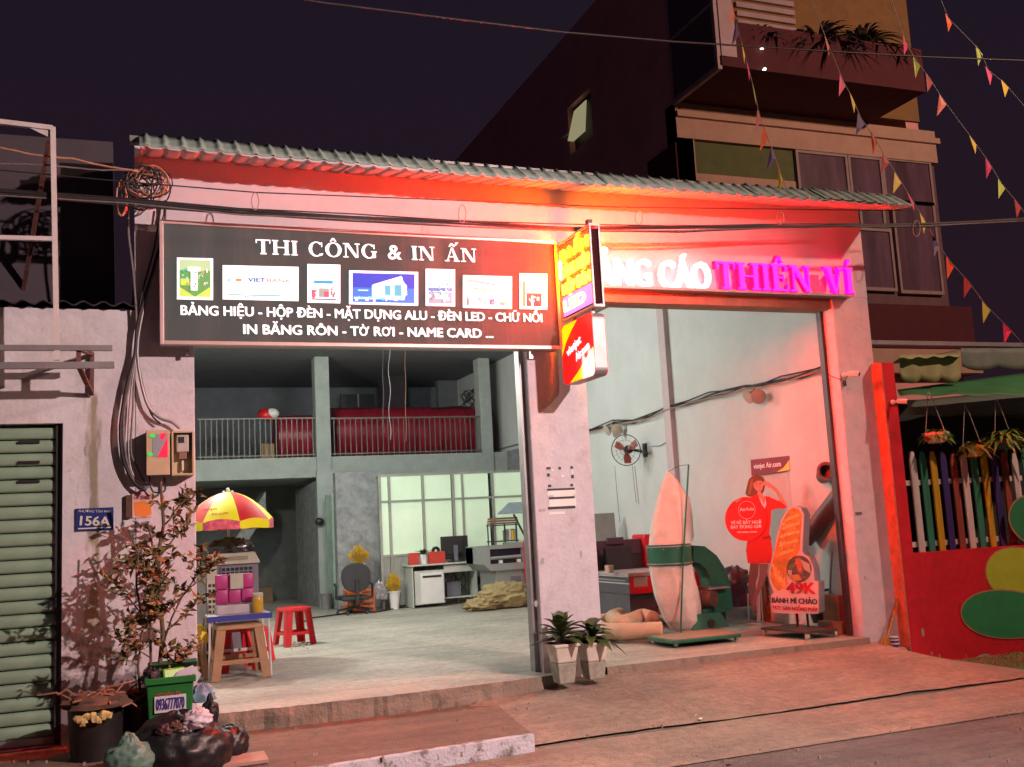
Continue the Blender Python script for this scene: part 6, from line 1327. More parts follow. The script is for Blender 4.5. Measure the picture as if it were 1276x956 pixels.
# display stand
q = at(965, 775, X=7.86); q.z = 0; pl = (q, V((-.97, -.24, 0)).normalized())
ds = thing('display_stand', 'tall white display frame with maroon airline header', 'stand', pl[0])
MR = flat('maroon_header', (.20, .005, .03)); PWT = flat('pale_board', (.50, .48, .46))
part('header', poly(MB(), [(936, 573), (984.5, 568), (985, 586.5), (937, 593)], pl, .01, .05), MR, ds)
part('yellow_corner', poly(MB(), [(984.3, 573), (984.8, 586), (968, 588.7), (977, 583)], pl, .0115, .001), YEL, ds)
g = MB(); ptext(g, 'vietjet Air.com', 940, 584.5, 974, 581, 6.5, pl, .03, .012); part('lettering', g, WHITE, ds)
part('frame_upright', poly(MB(), [(938, 592), (941, 592), (946, 775), (943, 775)], pl, 0, .03), METAL_W, ds); part('frame_upright', poly(MB(), [(981, 587), (986, 586.5), (995, 775), (990, 775)], pl, 0, .12), PWT, ds)
part('back_panel', poly(MB(), [(941.5, 592), (980.5, 588), (989, 700), (946, 704)], pl, -.02, .01), PWT, ds)
# woman standee
pl = (at(942, 778, Z=.055), V((-.80, -.60, 0)).normalized()); n0 = pl[1]
ws = thing('cardboard_standee', 'life size cutout of a saluting woman in red uniform holding a round sign', 'standee', pl[0])
SK = flat('printed_skin', (.62, .30, .22)); UR2 = flat('printed_red_uniform', (.72, .02, .015)); HR = flat('printed_brown_hair', (.20, .075, .035)); HR2 = flat('printed_hair_shine', (.34, .14, .06)); LG_ = flat('printed_dark_tights', (.15, .085, .08)); LG2 = flat('printed_tights_light', (.22, .13, .12)); DKP = flat('printed_dark_red', (.40, .01, .01))
WH = flat('printed_white', (.75, .72, .70)); EYE = flat('printed_dark', (.03, .015, .012)); LIP = flat('printed_lips', (.6, .04, .05))
def wp(name, pts, m, lift, th=.003, parent=ws): return part(name, poly(MB(), cr7(pts), pl, lift, th), m, parent)
wp('hair', [(165, 180), (180, 166), (205, 160), (228, 168), (240, 185), (243, 205), (236, 235), (222, 262), (190, 268), (160, 262), (148, 250), (155, 215)], HR, .0, .010)
wp('hair_shine', [(176, 182), (186, 176), (182, 215), (172, 250), (163, 252), (168, 215)], HR2, .0055, .001)
fc = wp('face', [(x, y) for x, y in oval(211, 208, 23, 31, 22, -.25)], SK, .006, .002)
wp('fringe', [(186, 200), (192, 180), (208, 172), (226, 178), (236, 192), (222, 187), (205, 188), (195, 196)], HR, .009, .001)
for cx in (201, 220): wp('eye', oval(cx, 204-(cx-201)*.1, 4.2, 2.2, 10), EYE, .0092, .001, fc); wp('eyebrow', [(cx-5, 198), (cx+5, 196.5), (cx+5, 198), (cx-5, 199.5)], HR, .0092, .001, fc)
wp('nose', [(212, 206), (216, 217), (210, 217)], flat('printed_nose_shade', (.52, .22, .16)), .0092, .001, fc); wp('mouth', [(203, 222), (213, 220), (222, 219), (218, 227), (209, 228)], LIP, .0092, .001, fc); wp('teeth', [(206, 222.5), (213, 221.5), (219, 221), (215, 224.5), (209, 225)], WH, .0098, .0005, fc)
wp('neck', [(206, 240), (220, 238), (236, 262), (244, 300), (228, 296), (205, 265)], SK, .003, .002)
wp('jacket', [(180, 262), (205, 252), (216, 262), (232, 300), (240, 262), (262, 262), (280, 278), (318, 285), (330, 318), (290, 322), (272, 330), (270, 380), (262, 440), (275, 470), (160, 475), (150, 400), (150, 300)], UR2, .008, .006)
wp('collar', [(212, 258), (228, 280), (240, 300), (244, 262), (250, 300), (243, 320), (228, 300)], WH, .0145, .001)
wp('sleeve', [(252, 264), (280, 272), (322, 290), (348, 312), (335, 322), (285, 318), (262, 310)], UR2, .0145, .004)
wp('forearm', [(350, 318), (330, 318), (305, 262), (290, 238), (262, 218), (246, 200), (248, 190), (262, 196), (284, 212), (305, 230), (322, 255), (345, 300)], SK, .013, .004)
for k in range(4): wp('finger', [(262-k*3, 200+k*4), (240-k*2.5, 186+k*4.5), (238-k*2.5, 190+k*4.5), (258-k*3, 205+k*4)], SK, .0165, .002)
wp('thumb', [(268, 214), (256, 216), (250, 222), (256, 224), (270, 222)], SK, .0165, .002)
wp('skirt', [(158, 470), (268, 462), (276, 510), (274, 582), (160, 580), (152, 520)], UR2, .006, .006); wp('pocket_flap', [(232, 455), (268, 448), (268, 460), (233, 468)], DKP, .0145, .001)
wp('leg', [(172, 580), (212, 582), (208, 640), (192, 690), (190, 760), (205, 820), (188, 828), (170, 770), (160, 700), (165, 640)], LG_, .002, .005); wp('leg', [(218, 582), (258, 584), (252, 640), (232, 690), (205, 740), (196, 800), (182, 815), (184, 750), (205, 690), (216, 640)], LG2, .0075, .004)
wp('sign_disc', oval(153, 370, 99, 105, 44), flat('printed_bright_red', (.80, .012, .012)), .020, .008)
for k in range(4): wp('finger', [(100+k*5, 286-k*4), (112+k*4, 276-k*3), (120+k*4, 280-k*3), (110+k*5, 292-k*4)], SK, .024, .003)
g = MB(); n1 = n0 if n0.dot(CAM-pl[0]) > 0 else -n0
g.tube([at(*q, pl=pl)+n1*.021 for q in cr7(oval(158, 327, 40, 42, 36) + [(198, 327)])], .0025, 4); part('logo_ring', g, WH, ws)
g = MB(); ptext(g, 'AirAsia', *cr7([(124, 333)])[0], *cr7([(193, 328)])[0], 4.2, pl, .025, .0215); part('lettering', g, WH, ws, label='script logo in the ring')
for s, a_, b_, cp_ in (('VÉ RẺ BẤT NGỜ', (82, 395), (228, 391), 3.9), ('BAY ĐÚNG GIỜ', (82, 416), (228, 412), 3.9), ('airasia.com', (112, 436), (206, 434), 2.4)):
    g = MB(); ptext(g, s, *cr7([a_])[0], *cr7([b_])[0], cp_, pl, .03, .0215); part('lettering', g, WH, ws)
part('acrylic_foot', MB().tube([at(932, 740, pl=pl), at(933, 776, Z=.01), at(951, 778, Z=.01), at(948, 735, pl=pl)], .008, 6), METAL_W, ws)
# bread sign on its trolley
base = at(1000, 782, Z=.09); nb = V((-.88, -.475, 0)).normalized(); pl = (base, nb)
bs_ = thing('bread_sign', 'cutout sign of a golden baguette priced 49K on a dark trolley', 'sign', (base.x, base.y, 0))
SIL = M('silver_sign_side', (.42, .42, .48), .4, .3); PNK = flat('pink_sign_face', (.72, .50, .50))
def bp(name, pts, m, lift, th=.003, parent=bs_, conv=True): return part(name, poly(MB(), cr7(pts) if conv else pts, pl, lift, th), m, parent)
face = [(350, 320), (378, 308), (412, 318), (428, 350), (420, 530), (450, 550), (472, 600), (478, 662), (496, 668), (499, 815), (492, 822), (285, 818), (275, 810), (270, 738), (285, 722), (262, 665), (260, 620), (288, 500), (303, 430), (318, 375)]
bp('casing', face, SIL, 0, .16); bp('pink_face', face, PNK, .002, .0015)
BRD = M('printed_crust', (.62, .24, .03), .25, var=.35, scale=9); BR2 = M('printed_crust_light', (.80, .45, .12), .25, var=.4, scale=22)
bread = [(354, 328), (378, 316), (403, 324), (418, 350), (413, 430), (407, 520), (392, 545), (362, 558), (348, 590), (345, 650), (352, 675), (335, 700), (305, 712), (283, 690), (267, 650), (268, 615), (296, 500), (312, 430), (328, 375)]
bp('baguette', bread, BRD, .004, .0015)
for i, (y, x0, x1) in enumerate([(352, 335, 412), (392, 322, 412), (432, 312, 408), (475, 305, 405), (520, 296, 385)]):
    bp('crust_score', [(x0, y+22), (x0+25, y+6), (x1-10, y-8), (x1, y-4), (x1-8, y+4), (x0+30, y+20), (x0+4, y+30)], BR2, .0055, .001)
for i in range(16): x, y = rnd.uniform(300, 400), rnd.uniform(340, 540); bp('crust_glint', [(x, y), (x+rnd.uniform(4, 12), y-rnd.uniform(1, 6)), (x+rnd.uniform(3, 8), y+rnd.uniform(2, 6))], flat('printed_glint', (.92, .75, .5)) if i == 0 else bpy.data.materials['printed_glint'], .0068, .0005)
for i in range(5): bp('crust_score', [(276+i*13, 590+i*18), (284+i*13, 580+i*16), (300+i*10, 640+i*12), (296+i*8, 668+i*6)], BR2, .0055, .001)
bp('round_photo', oval(405, 608, 60, 64, 30), M('printed_pan_dark', (.13, .09, .07), .4, var=.5, scale=18), .0065, .0015)
for c_, pts in (((.5, .42, .36), [(410, 560), (455, 585), (462, 630), (430, 610)]), ((.55, .14, .06), [(385, 560), (410, 555), (425, 620), (405, 640)]), ((.60, .30, .06), [(350, 640), (400, 632), (420, 660), (380, 665)]), ((.12, .22, .05), [(355, 590), (380, 580), (385, 600), (360, 612)]), ((.6, .5, .42), [(352, 612), (372, 615), (370, 640), (352, 632)])): bp('photo_food', pts, em(c_, 0), .0082, .001)
for i in range(14): x, y = rnd.uniform(362, 450), rnd.uniform(565, 655); bp('photo_food', [(x, y), (x+9, y+2), (x+5, y+8)], em(rnd.choice([(.5, .1, .04), (.6, .5, .4), (.1, .06, .04)]), 0), .0095, .0006)
RDP = flat('printed_deep_red', (.55, .01, .02)); NVP = flat('printed_navy', (.03, .02, .07))
g = MB(); ptext(g, '49K', *cr7([(345, 722)])[0], *cr7([(486, 726)])[0], 13.5, pl, .05, .009); part('price', g, RDP, bs_)
g = MB(); ptext(g, 'BÁNH MÌ CHẢO', *cr7([(277, 768)])[0], *cr7([(492, 776)])[0], 6.3, pl, .035, .006); part('lettering', g, NVP, bs_)
g = MB(); ptext(g, 'PATE GAN NGỖNG PHÁP', *cr7([(280, 800)])[0], *cr7([(494, 812)])[0], 4.6, pl, .035, .006); part('lettering', g, RDP, bs_)
for px in (988, 1001):
    q = at(px, 764, pl=pl) + V((.08, .04, 0)); part('post', MB().tube([q+V((0, 0, .1)), V((q.x, q.y, .09))], .014, 8), BLACK, bs_)
q0, q1, q2, q3 = at(948, 782, Z=.09), at(1006, 787, Z=.09), at(1043, 783, Z=.09), at(990, 777, Z=.09)
TRM = M('dark_trolley', (.05, .035, .035), .5)
tr = thing('trolley', 'dark flat trolley on castors carrying the bread sign', 'trolley', (base.x, base.y, 0))
part('deck', MB().hull8([q-V((0, 0, .025)) for q in (q0, q1, q2, q3)], [q-V((0, 0, .002)) for q in (q0, q1, q2, q3)]), TRM, tr)
for q in (q0, q1, q2, q3): w_ = q+(base-q)*.08; part('castor', MB().lathe((w_.x-.015, w_.y, .03), [(.03, 0), (.03, .03)], 12, (1, 0, 0)), CREAM, tr)
# ducts, crates and clutter by the right jamb
PVC = M('dark_grey_pvc', (.07, .06, .065), .35)
tag(part('duct_pipe', MB().tube([at(1004, 672, Y=10.5), at(1054, 608, Y=9.82)], .105, 22), PVC, smooth=True), 'thick dark grey pipe leaning up behind the right jamb', 'pipe')
c = at(1030, 587, X=7.74); g = MB().lathe(c, [(.10, -.10), (.105, .04), (.07, .04), (.065, -.05)], 22, (-.8, -.6, .1)); g.tube([c+V((.05, .05, 0)), c+V((.12, .12, -.03)), c+V((.18, .3, -.05))], .09, 14)
tag(part('elbow_duct', g, PVC, smooth=True), 'black round duct opening on the wall by the right jamb', 'duct')
def lug(px0, py0, px1, py1, Y, name, label, m, cat, **k):
    e = R4(px0, py0, px1, py1, Y); return tag(part(name, MB().box(e[0], e[1], Y, Y+.3, max(e[2], -.006), e[3]), m, **k), label, cat)
NVY = M('navy_plastic', (.02, .02, .06), .4); CRT = M('brown_slatted_wood', (.20, .09, .05), .8, var=.3)
g = blob(MB(), at(915, 745, Y=11.6), .22, .2, .30, .3, 3, 21); tag(part('navy_bag', g, NVY, smooth=True), 'dark navy crinkled bag between machine and standee', 'bag')
g = blob(MB(), at(915, 722, Y=11.6), .20, .18, .16, .4, 4, 22); tag(part('clear_wrap', g, M('smoky_clear_wrap', (.09, .08, .10), .15, var=.5, scale=12), smooth=True), 'shiny crumpled plastic wrap above the navy bag', 'bag')
for i, (px, h) in enumerate(((906, 720), (914, 714))): q = at(px, 735, Y=11.7); tag(part('navy_bottle', MB().lathe((q.x, 11.7, q.z-.1), [(.045, 0), (.045, .2), (.02, .26), (.02, .32)], 12), NVY, smooth=True), ['squat navy bottle against the red machine end', 'tall navy bottle in front of the inner wall'][i], 'bottle')
e = R4(962, 700, 985, 762, 11.55)
cr = thing('slatted_crate', 'brown slatted crate standing behind the bread sign', 'crate', (e[0], 11.55, 0))
for i in range(7):
    z = .02+i*(e[3])/7.2; part('slat', MB().box(e[0]-.1, e[1]+.05, 11.55, 11.57, z, z+e[3]/9.5), CRT, cr)
for x in (e[0]-.1, e[0]+.12, e[1]+.02): part('post', MB().box(x, x+.03, 11.571, 11.61, 0, e[3]), CRT, cr)
part('side_panel', MB().box(e[0]-.1, e[0]-.08, 11.62, 11.85, 0, e[3]), CRT, cr)
g = blob(MB(), at(1030, 765, Y=10.45), .21, .12, .27, .12, 2, 31); tag(part('grey_sack', g, M('brownish_grey_sack', (.10, .075, .07), .8), smooth=True), 'rounded grey brown sack beside the right jamb', 'sack')
g = MB().tube([at(1032+17*math.cos(t), 752+17*math.sin(t), Y=10.3) for t in [math.radians(a_) for a_ in range(180, 345, 15)]], .016, 6)
tag(part('black_hoop', g, BLACKR, smooth='all'), 'black rubber hoop arching over the grey sack', 'hose')
lug(1046, 742, 1055, 786, 9.85, 'wooden_offcut', 'upright reddish wooden offcut against the right jamb', M('reddish_wood', (.30, .12, .06), .8, var=.3), 'wood')
lug(1040, 775, 1056, 791, 9.80, 'wooden_block', 'short reddish block on the floor at the right jamb', bpy.data.materials['reddish_wood'], 'wood')
tag(part('leaning_pole', MB().tube([at(1037, 686, X=7.9), at(1031, 790, X=7.8)], .014, 6), METAL_G), 'thin grey pole leaning on the inner wall', 'pole')
# ---- potted plants at the middle pillar
POTW = M('white_glazed_pot', (.62, .58, .52), .5, var=.1, dirt=.4, dcol=(.3, .25, .2), dscale=6); BLKM = M('grey_cement_foot', (.30, .29, .24), .9, var=.3, scale=10); LF = M('broad_dark_leaf', (.07, .10, .03), .45, var=.35, scale=6)
def pplant(px, pyb, pytop, pyr, label, seed, lean=0):
    Yp = 9.12; p = at(px, pyb, Y=Yp); zr_ = at(px, pyr, Y=Yp).z; zt3 = at(px, pyr+24, Y=Yp).z
    zb3 = p.z; o = thing('potted_plant', label, 'plant', (p.x, Yp, zb3), 'dark leaved plants in tapered white pots')
    def sq(r, z): return [(p.x-r, Yp-r, z), (p.x+r, Yp-r, z), (p.x+r, Yp+r, z), (p.x-r, Yp+r, z)]
    part('foot_block', MB().hull8(sq(.078, zb3-.02), sq(.098, zt3)), BLKM, o, bevel=.01); pt = part('pot', MB().hull8(sq(.094, zt3+.002), sq(.125, zr_)), POTW, o, bevel=.012)
    part('pot_rim', MB().hull8(sq(.13, zr_-.03), sq(.134, zr_)), POTW, pt, bevel=.006); part('soil', MB().hull8(sq(.11, zr_), sq(.11, zr_+.006)), M('dark_soil', (.03, .02, .015), .95) if 'dark_soil' not in bpy.data.materials else bpy.data.materials['dark_soil'], pt)
    hz = at(px, pytop, Y=Yp).z - zr_; rg2 = random.Random(seed)
    for i in range(34 if lean == 0 else 27):
        a = i*2.4+rg2.uniform(-.3, .3); e_ = .25+1.1*(i/34); L_ = rg2.uniform(.22, .33)*(1.1-.2*i/34); g = MB(); c = V((p.x, Yp, zr_+.02+hz*.45*(i/34)))
        frond(g, c, (math.cos(a)*math.cos(e_)+lean, math.sin(a)*math.cos(e_), math.sin(e_)), L_, .052*(1+.3*lean*rg2.random()*4), .45+3.5*lean*rg2.random()); part('leaf', g, LF, o, smooth='all')
    part('stem', MB().tube([(p.x, Yp, zr_), (p.x+lean*.1, Yp, zr_+hz*.5)], .015, 6), LF, o)
pplant(703, 848, 758, 801, 'dark leaved plant in a white pot, left of the pair at the middle pillar', 5); pplant(740, 843, 762, 799, 'dark leaved plant in a white pot, right of the pair with a drooping leaf', 8, .12)
# ---- broom, can, stone
BRM = M('straw_broom', (.42, .22, .05), .85, var=.3, scale=25)
q = at(1103, 803, Y=9.36); tp_ = at(1121, 742, Y=9.42)
br = thing('broom', 'straw broom leaning upright on the right pillar', 'broom', q)
part('handle', MB().tube([q, tp_], .016, 8), BRM, br); g = MB()
for i in range(46):
    a = rng.uniform(-1, 1); b_ = rng.uniform(-1, 1); g.tube([q+V((a*.02, b_*.02, .08)), q+V((a*.10-.03, b_*.05-.04, -.105+rng.uniform(0, .03)))], .006, 4)
part('bristles', g, BRM, br)['kind'] = 'stuff'
q = at(1115, 806, Y=9.33); cn = thing('painted_tin', 'small blue and white patterned tin beside the broom', 'tin', q)
part('tin_body', MB().lathe(q, [(.05, 0), (.05, .10)], 16), M('blue_pattern', (.04, .05, .28), .4, var=.2), cn, smooth=True); part('white_band', MB().lathe(q, [(.051, .03), (.051, .045)], 16, cap=False), WHITE, cn); part('white_band', MB().lathe(q, [(.051, .07), (.051, .085)], 16, cap=False), WHITE, cn); part('lid', MB().lathe(q, [(.053, .10), (.053, .112)], 16), WHITE, cn)
tag(part('stone', blob(MB(), at(1124, 812, Y=9.28), .055, .05, .05, .2, 2, 3), M('pale_stone', (.40, .27, .22), .9), smooth=True), 'pale rounded stone right of the straw broom', 'stone')
# ================================================================== TREE, BINS, BAGS (left)
BK = M('brown_bark', (.13, .09, .06), .9, var=.3, scale=20); LT = M('olive_leaf', (.15, .12, .04), .55, var=.45, scale=4); LT2 = M('dry_reddish_leaf', (.32, .12, .06), .6, var=.4)
TYy = 8.95; zg = -.30
tree = thing('potted_tree', 'thin branching shrub with small olive leaves in front of the left pillar', 'tree', at(195, 900, Y=TYy))
trnk = MB(); lf1 = MB(); lf2 = MB(); rt_ = random.Random(21)
def leaf(g, p, d, s):
    d = V(d).normalized(); sd = d.cross(V((rt_.uniform(-1, 1), rt_.uniform(-1, 1), rt_.uniform(-1, 1)))).normalized(); nn = d.cross(sd)*.18
    g.add([p, p+d*s*.45+sd*s*.24+nn*s, p+d*s, p+d*s*.45-sd*s*.24+nn*s], [(0, 1, 2), (0, 2, 3)])
def grow(P, r, depth):
    n = len(P); trnk.tube(P, r, 6, r*.6)
    for i in range(1, n):
        if depth == 0: m_ = 1
        elif depth == 1: m_ = 1.6
        else: m_ = 2.6
        if depth < 2:
            for k in range(2 if depth == 0 else 2):
                if i < n-2 + (depth > 0) and rt_.random() < (.62 if i > 1 else .3):
                    a = rt_.uniform(0, 6.28); d = V((math.cos(a)*.9, math.sin(a)*.35-.08, rt_.uniform(.15, .75))).normalized(); L_ = rt_.uniform(.20, .40)*(1 if depth == 0 else .55)
                    q = [P[i]]
                    for s_ in range(4): q.append(q[-1]+d*(L_/4)+V((rt_.uniform(-.02, .02), rt_.uniform(-.015, .015), rt_.uniform(-.01, .03))))
                    for z in range(len(q)): q[z].y = min(q[z].y, 9.38)
                    grow(q, r*.45, depth+1)
        if depth >= 1:
            for k in range(int(m_*1.5+rt_.random())):
                leaf(lf1 if rt_.random() < .72 else lf2, P[i], (rt_.uniform(-1, 1), rt_.uniform(-.8, .5), rt_.uniform(-.5, .8)), rt_.uniform(.05, .095))
for pts, r in (([(196, 890), (198, 840), (203, 790), (199, 740), (197, 690), (204, 655), (202, 625), (200, 600)], .020), ([(176, 880), (172, 830), (178, 780), (170, 730), (172, 690), (160, 660)], .011), ([(184, 885), (188, 820), (186, 750), (194, 715), (190, 680), (184, 650)], .013), ([(204, 800), (214, 770), (226, 745), (240, 725), (252, 700)], .009), ([(180, 770), (160, 745), (140, 738), (125, 728)], .006)):
    P = [at(x, y, Y=TYy+rt_.uniform(-.05, .05)) for x, y in pts]; grow(P, r, 0)
part('trunk', trnk, BK, tree, smooth='all'); part('foliage', lf1, LT, tree)['kind'] = 'stuff'; q = part('foliage', lf2, LT2, tree, label='dry reddish leaves'); q['kind'] = 'stuff'
# planters
def planter(px0, py0, px1, py1, Y, name, label, m, soil=True):
    e = R4(px0, py0, px1, py1, Y); c = V(((e[0]+e[1])/2, Y+.1, max(e[2], -.31))); r = (e[1]-e[0])/2; h = e[3]-c.z
    o = thing(name, label, 'planter', c); part('tub', MB().lathe(c, [(r*.82, 0), (r*.92, h*.5), (r, h-.03), (r*1.04, h), (r*.9, h), (r*.85, h-.06)], 20), m, o, smooth=True); part('soil', MB().lathe(c, [(r*.86, h-.07), (r*.86, h-.05)], 16), bpy.data.materials['dark_soil'], o); return o, c, r, h
BRN = M('dark_brown_tub', (.055, .028, .022), .5, var=.2); BKP = M('black_planter', (.02, .017, .018), .45, var=.3)
planter(82, 872, 158, 962, 8.75, 'plant_tub', 'wide black tub full of cut rubbish left of the green bin', BKP)
planter(150, 862, 200, 935, 8.95, 'plant_tub', 'dark brown tub holding the thin shrub behind the green bin', BRN)
g = MB()
for i in range(30):
    a = at(rng.uniform(88, 175), rng.uniform(862, 885), Y=8.7+rng.uniform(-.1, .2)); b_ = a+V((rng.uniform(-.3, .3), rng.uniform(-.1, .1), rng.uniform(-.05, .1))); g.tube([a, (a+b_)/2+V((0, 0, .04)), b_], .008, 4)
tag(part('dry_twigs', g, M('dry_twig', (.30, .14, .09), .9, var=.4)), 'dry reddish twigs heaped on the black tub', 'twigs', kind='stuff')
g = blob(MB(), at(120, 877, Y=8.7), .24, .12, .09, .4, 3, 41, 24, 14); tag(part('brown_rag', g, M('brown_rag', (.12, .065, .045), .9, var=.4), smooth=True), 'crumpled brown rag lying across the black tub', 'rag')
g = MB()
for i in range(7): c = at(97+i*6.2, 897-i*.8+3*math.sin(i*2), Y=8.60); g.ball(c, .035, .02, .028+.01*(i % 2), 7, 5, .35)
tag(part('yellow_foam', g, M('yellow_foam', (.60, .45, .18), .9, var=.3)), 'ragged yellow foam strip on the rim of the black tub', 'foam')
# green bin
BY_ = 8.55; e = R4(181, 852, 244, 945, BY_)
gb = thing('green_bin', 'open green rubbish bin with a white phone number sticker', 'bin', ((e[0]+e[1])/2, BY_, -.33))
GBM = M('green_bin_plastic', (.02, .16, .035), .4, var=.12); wz = e[3]; x0, x1 = e[0], e[1]
def shell(z0, z1, i0, i1): return MB().hull8([(x0+i0, BY_+i0, z0), (x1-i0, BY_+i0, z0), (x1-i0, BY_+.42-i0, z0), (x0+i0, BY_+.42-i0, z0)], [(x0+i1, BY_+i1, z1), (x1-i1, BY_+i1, z1), (x1-i1, BY_+.42-i1, z1), (x0+i1, BY_+.42-i1, z1)])
part('bin_body', shell(-.33, wz-.001, .05, .012), GBM, gb, bevel=.008); 
g = MB()
g.box(x0-.005, x1+.005, BY_-.01, BY_+.02, wz, wz+.05).box(x0-.005, x1+.005, BY_+.40, BY_+.43, wz, wz+.05).box(x0-.005, x0+.02, BY_+.02, BY_+.40, wz, wz+.05).box(x1-.02, x1+.005, BY_+.02, BY_+.40, wz, wz+.05); part('rim', g, GBM, gb, bevel=.006)
lq = at(184, 832, Y=BY_+.43); rq = at(246, 824, Y=BY_+.43)
part('lid', MB().hull8([(lq.x, BY_+.43, lq.z-.03), (rq.x, BY_+.43, lq.z-.03), (rq.x, BY_+.50, lq.z-.03), (lq.x, BY_+.50, lq.z-.03)], [(lq.x, BY_+.36, lq.z+.02), (rq.x, BY_+.36, lq.z+.02), (rq.x, BY_+.46, lq.z+.04), (lq.x, BY_+.46, lq.z+.04)]), M('dark_bin_lid', (.02, .08, .03), .5), gb, bevel=.01)
c0 = at(192.5, 889, Y=BY_+.02); c1 = at(232, 887, Y=BY_+.02); c2_ = at(193, 868, Y=BY_+.02)
part('sticker', MB().prism([V((c0.x, BY_+.006, c0.z)), V((c1.x, BY_+.006, c0.z)), V((c1.x, BY_+.004, c2_.z)), V((c0.x, BY_+.004, c2_.z))], (0, -1, 0), .004), flat('white_sticker', (.62, .60, .66)), gb)
g = MB(); text(g, '0936777070', (c0.x+.012, BY_+.002, c0.z+.022), FRONT, c1.x-c0.x-.024, .085, .002, .035); part('lettering', g, flat('navy_print', (.05, .02, .22)), gb)
g = MB(); text(g, 'HÚT HẦM CẦU', (c0.x+.015, BY_+.002, c0.z+.125), FRONT, (c1.x-c0.x)*.75, .020, .002, .02); part('lettering', g, bpy.data.materials['printed_deep_red'], gb)
p = at(214, 842, Y=BY_+.15); tag(part('lime_tub', MB().obox(p, *frame((.3, -1, .3)), .09, .05, .07), M('lime_plastic', (.16, .45, .02), .4), bevel=.015), 'bright lime green tub sticking out of the green bin', 'tub')
p = at(229, 841, Y=BY_+.1); tag(part('white_paper', MB().prism([at(x, y, Y=BY_+.06) for x, y in ((210, 852), (223, 836), (240, 829), (251, 840), (245, 851))], (0, -1, 0), .01), M('lilac_paper', (.62, .55, .66), .7)), 'crumpled white paper sheet in the green bin', 'paper')
p = at(190, 845, Y=BY_+.15); tag(part('bin_rubbish', blob(blob(MB(), p, .08, .1, .07, .4, 4, 61), at(228, 849, Y=BY_+.2), .14, .1, .05, .4, 4, 62), BLACKR, smooth=True), 'dark rubbish filling the open green bin', 'rubbish', kind='stuff')
BB = M('glossy_bin_bag', (.010, .0095, .012), .42, var=.2, spec=.45, bump=.35, bscale=16)
Yb_ = 7.95; c = at(222, 940, Y=Yb_)
g = blob(MB(), c, .37, .28, .29, .10, 1.6, 71, 90, 60, .75); 
bgb = tag(part('black_rubbish_bag', g, BB, smooth='all'), 'large open black rubbish bag in front of the green bin', 'bag', 'black rubbish bags')
hb = at(262, 890, Y=Yb_); g = blob(MB(), hb, .06, .05, .14, .18, 2, 72, 40, 30, 1.0, (.5, .02)); tag(part('bag_ear', g, BB, smooth='all'), 'twisted standing ear of the large black bag', 'bag', 'black rubbish bags')
for i, (px, py, m, r) in enumerate(((246, 896, M('crumpled_tissue', (.55, .48, .55), .8, var=.3), .08), (222, 905, bpy.data.materials['brown_rag'], .05), (206, 910, M('red_wrapper', (.07, .03, .03), .6), .05), (234, 905, bpy.data.materials['crumpled_tissue'], .05))):
    tag(part('bag_rubbish', blob(MB(), at(px, py, Y=Yb_-.18), r*1.3, r, r*.8, .3, 2.6, 80+i, 44, 30, 1), m, smooth='all'), ['crumpled white tissue poking out of the large black bag', 'brown wad in the mouth of the large black bag', 'dark red wrapper in the mouth of the large black bag', 'small pale tissue beside the brown wad'][i], 'rubbish')
g = blob(MB(), at(286, 927, Y=8.15), .14, .13, .14, .14, 1.8, 90, 60, 40, .7); tag(part('black_rubbish_bag', g, BB, smooth='all'), 'small tied black rubbish bag right of the large one', 'bag', 'black rubbish bags')
g = blob(MB(), at(160, 946, Y=7.7), .16, .13, .15, .14, 1.8, 95, 64, 44, .8, (.6, .05)); tag(part('teal_bag', g, M('teal_plastic_bag', (.10, .20, .16), .5, var=.2, bump=.35, bscale=16), smooth='all'), 'crumpled teal plastic bag at the bottom edge', 'bag')
p = at(297, 950, Z=-.165); tag(part('flat_cardboard', MB().obox(p+V((0, 0, .015)), *frame((0, -.05, 1)), .20, .13, .012), M('pinkish_cardboard', (.42, .27, .22), .85)), 'flat pinkish cardboard piece beside the small black bag', 'cardboard')
p = at(245, 862, Y=8.9); tag(part('blue_bag', blob(MB(), at(252, 868, Y=8.8), .10, .1, .10, .35, 4, 97), M('pale_blue_wrap', (.16, .25, .36), .5, var=.4, scale=12), smooth=True), 'pale blue and white wrappers behind the green bin', 'rubbish')

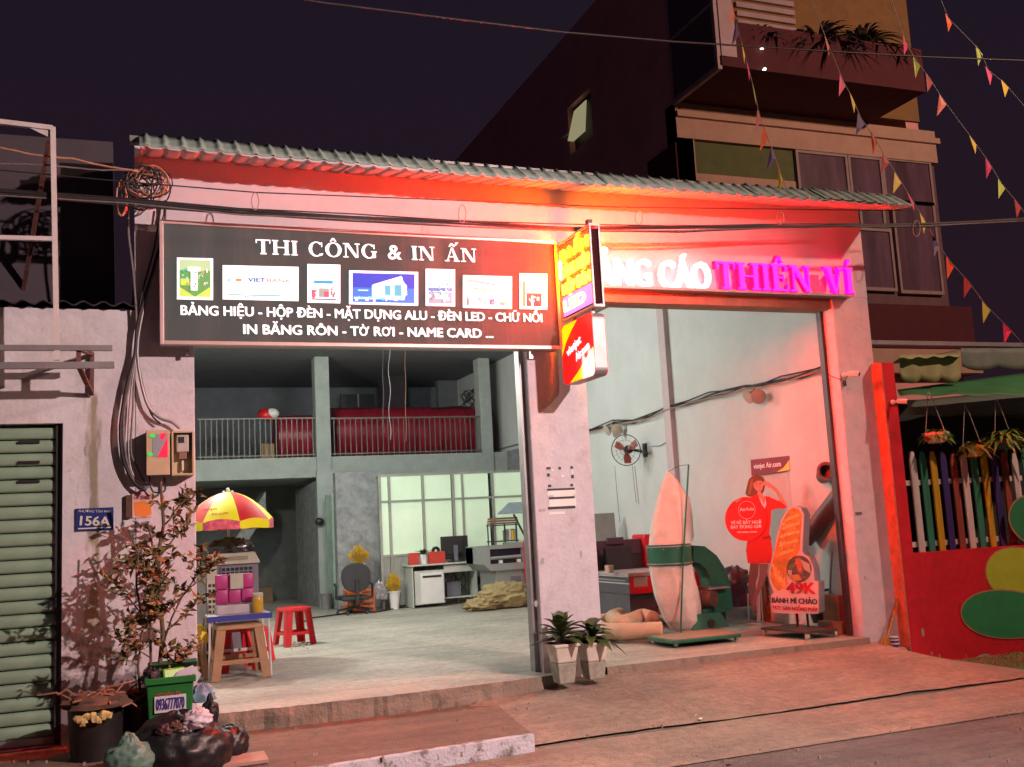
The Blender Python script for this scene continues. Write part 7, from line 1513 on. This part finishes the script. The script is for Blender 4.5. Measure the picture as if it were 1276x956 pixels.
# ---- extra indoor fittings
tb_ = thing('tube_light', 'lit fluorescent tube fixed high on the left inner wall', 'lamp', (.42, 14.3, 3.8))
part('batten', MB().box(.402, .44, 13.7, 14.9, 3.78, 3.86), WHITE, tb_); part('tube', MB().tube([(.47, 13.72, 3.80), (.47, 14.88, 3.80)], .014, 8), flat('lit_tube', (1, .98, .85), 6), tb_)
for i, (px, py, w_, h_, lab) in enumerate(((300, 752, .30, .20, 'low dark carton in the shadow under the balcony'), (318, 748, .22, .34, 'taller dark carton beside the low one under the balcony'))):
    c = at(px, py, Z=0); c.y = min(c.y, 23.3); tag(part('carton', MB().box(c.x-w_, c.x+w_, c.y, c.y+.4, -.007, h_), M('dim_carton', (.16, .11, .07), .9) if i == 0 else bpy.data.materials['dim_carton']), lab, 'box')
for i, (px, py, w_, hh) in enumerate(((1062, 620, .012, .02), (1090, 520, .01, .014), (1078, 720, .02, .03), (676, 700, .03, .04), (724, 690, .018, .05), (668, 752, .02, .04), (108, 560, .02, .05), (150, 700, .03, .03))):
    c = at(px, py, Y=D-.0012); tag(part('paint_chip', MB().prism([c+V((math.cos(t*.9)*w_*rng.uniform(.6, 1.1), 0, math.sin(t*.9)*hh*rng.uniform(.6, 1.1))) for t in range(7)], (0, -1, 0), .001), CONC_L), ['tiny chip high on the right pillar', 'tiny chip near the top of the right pillar', 'small chip low on the right pillar', 'chip on the left edge of the middle pillar', 'tall chip on the right edge of the middle pillar', 'lowest chip on the middle pillar', 'chip beside the roller shutter top', 'chip on the wall beside the shrub'][i], 'chip')

g = MB(); rs_ = random.Random(77)
for i in range(260):
    x, y = rs_.uniform(-1, 9), rs_.uniform(5.5, 9.2); z = -.345 if y < 7.75 else (-.17 if x < 2.8 else -.29+.10*(y-7.75))
    if x < 2.9 and y > 7.2: z = -.17
    r = rs_.uniform(.003, .009); g.box(x-r, x+r, y-r*.8, y+r*.8, z-.02, z+.012+r*.6)
tag(part('grit', g, M('pale_grit', (.30, .24, .20), .9, var=.5)), 'scattered grit and crumbs over the ramp and road', 'grit', kind='stuff')
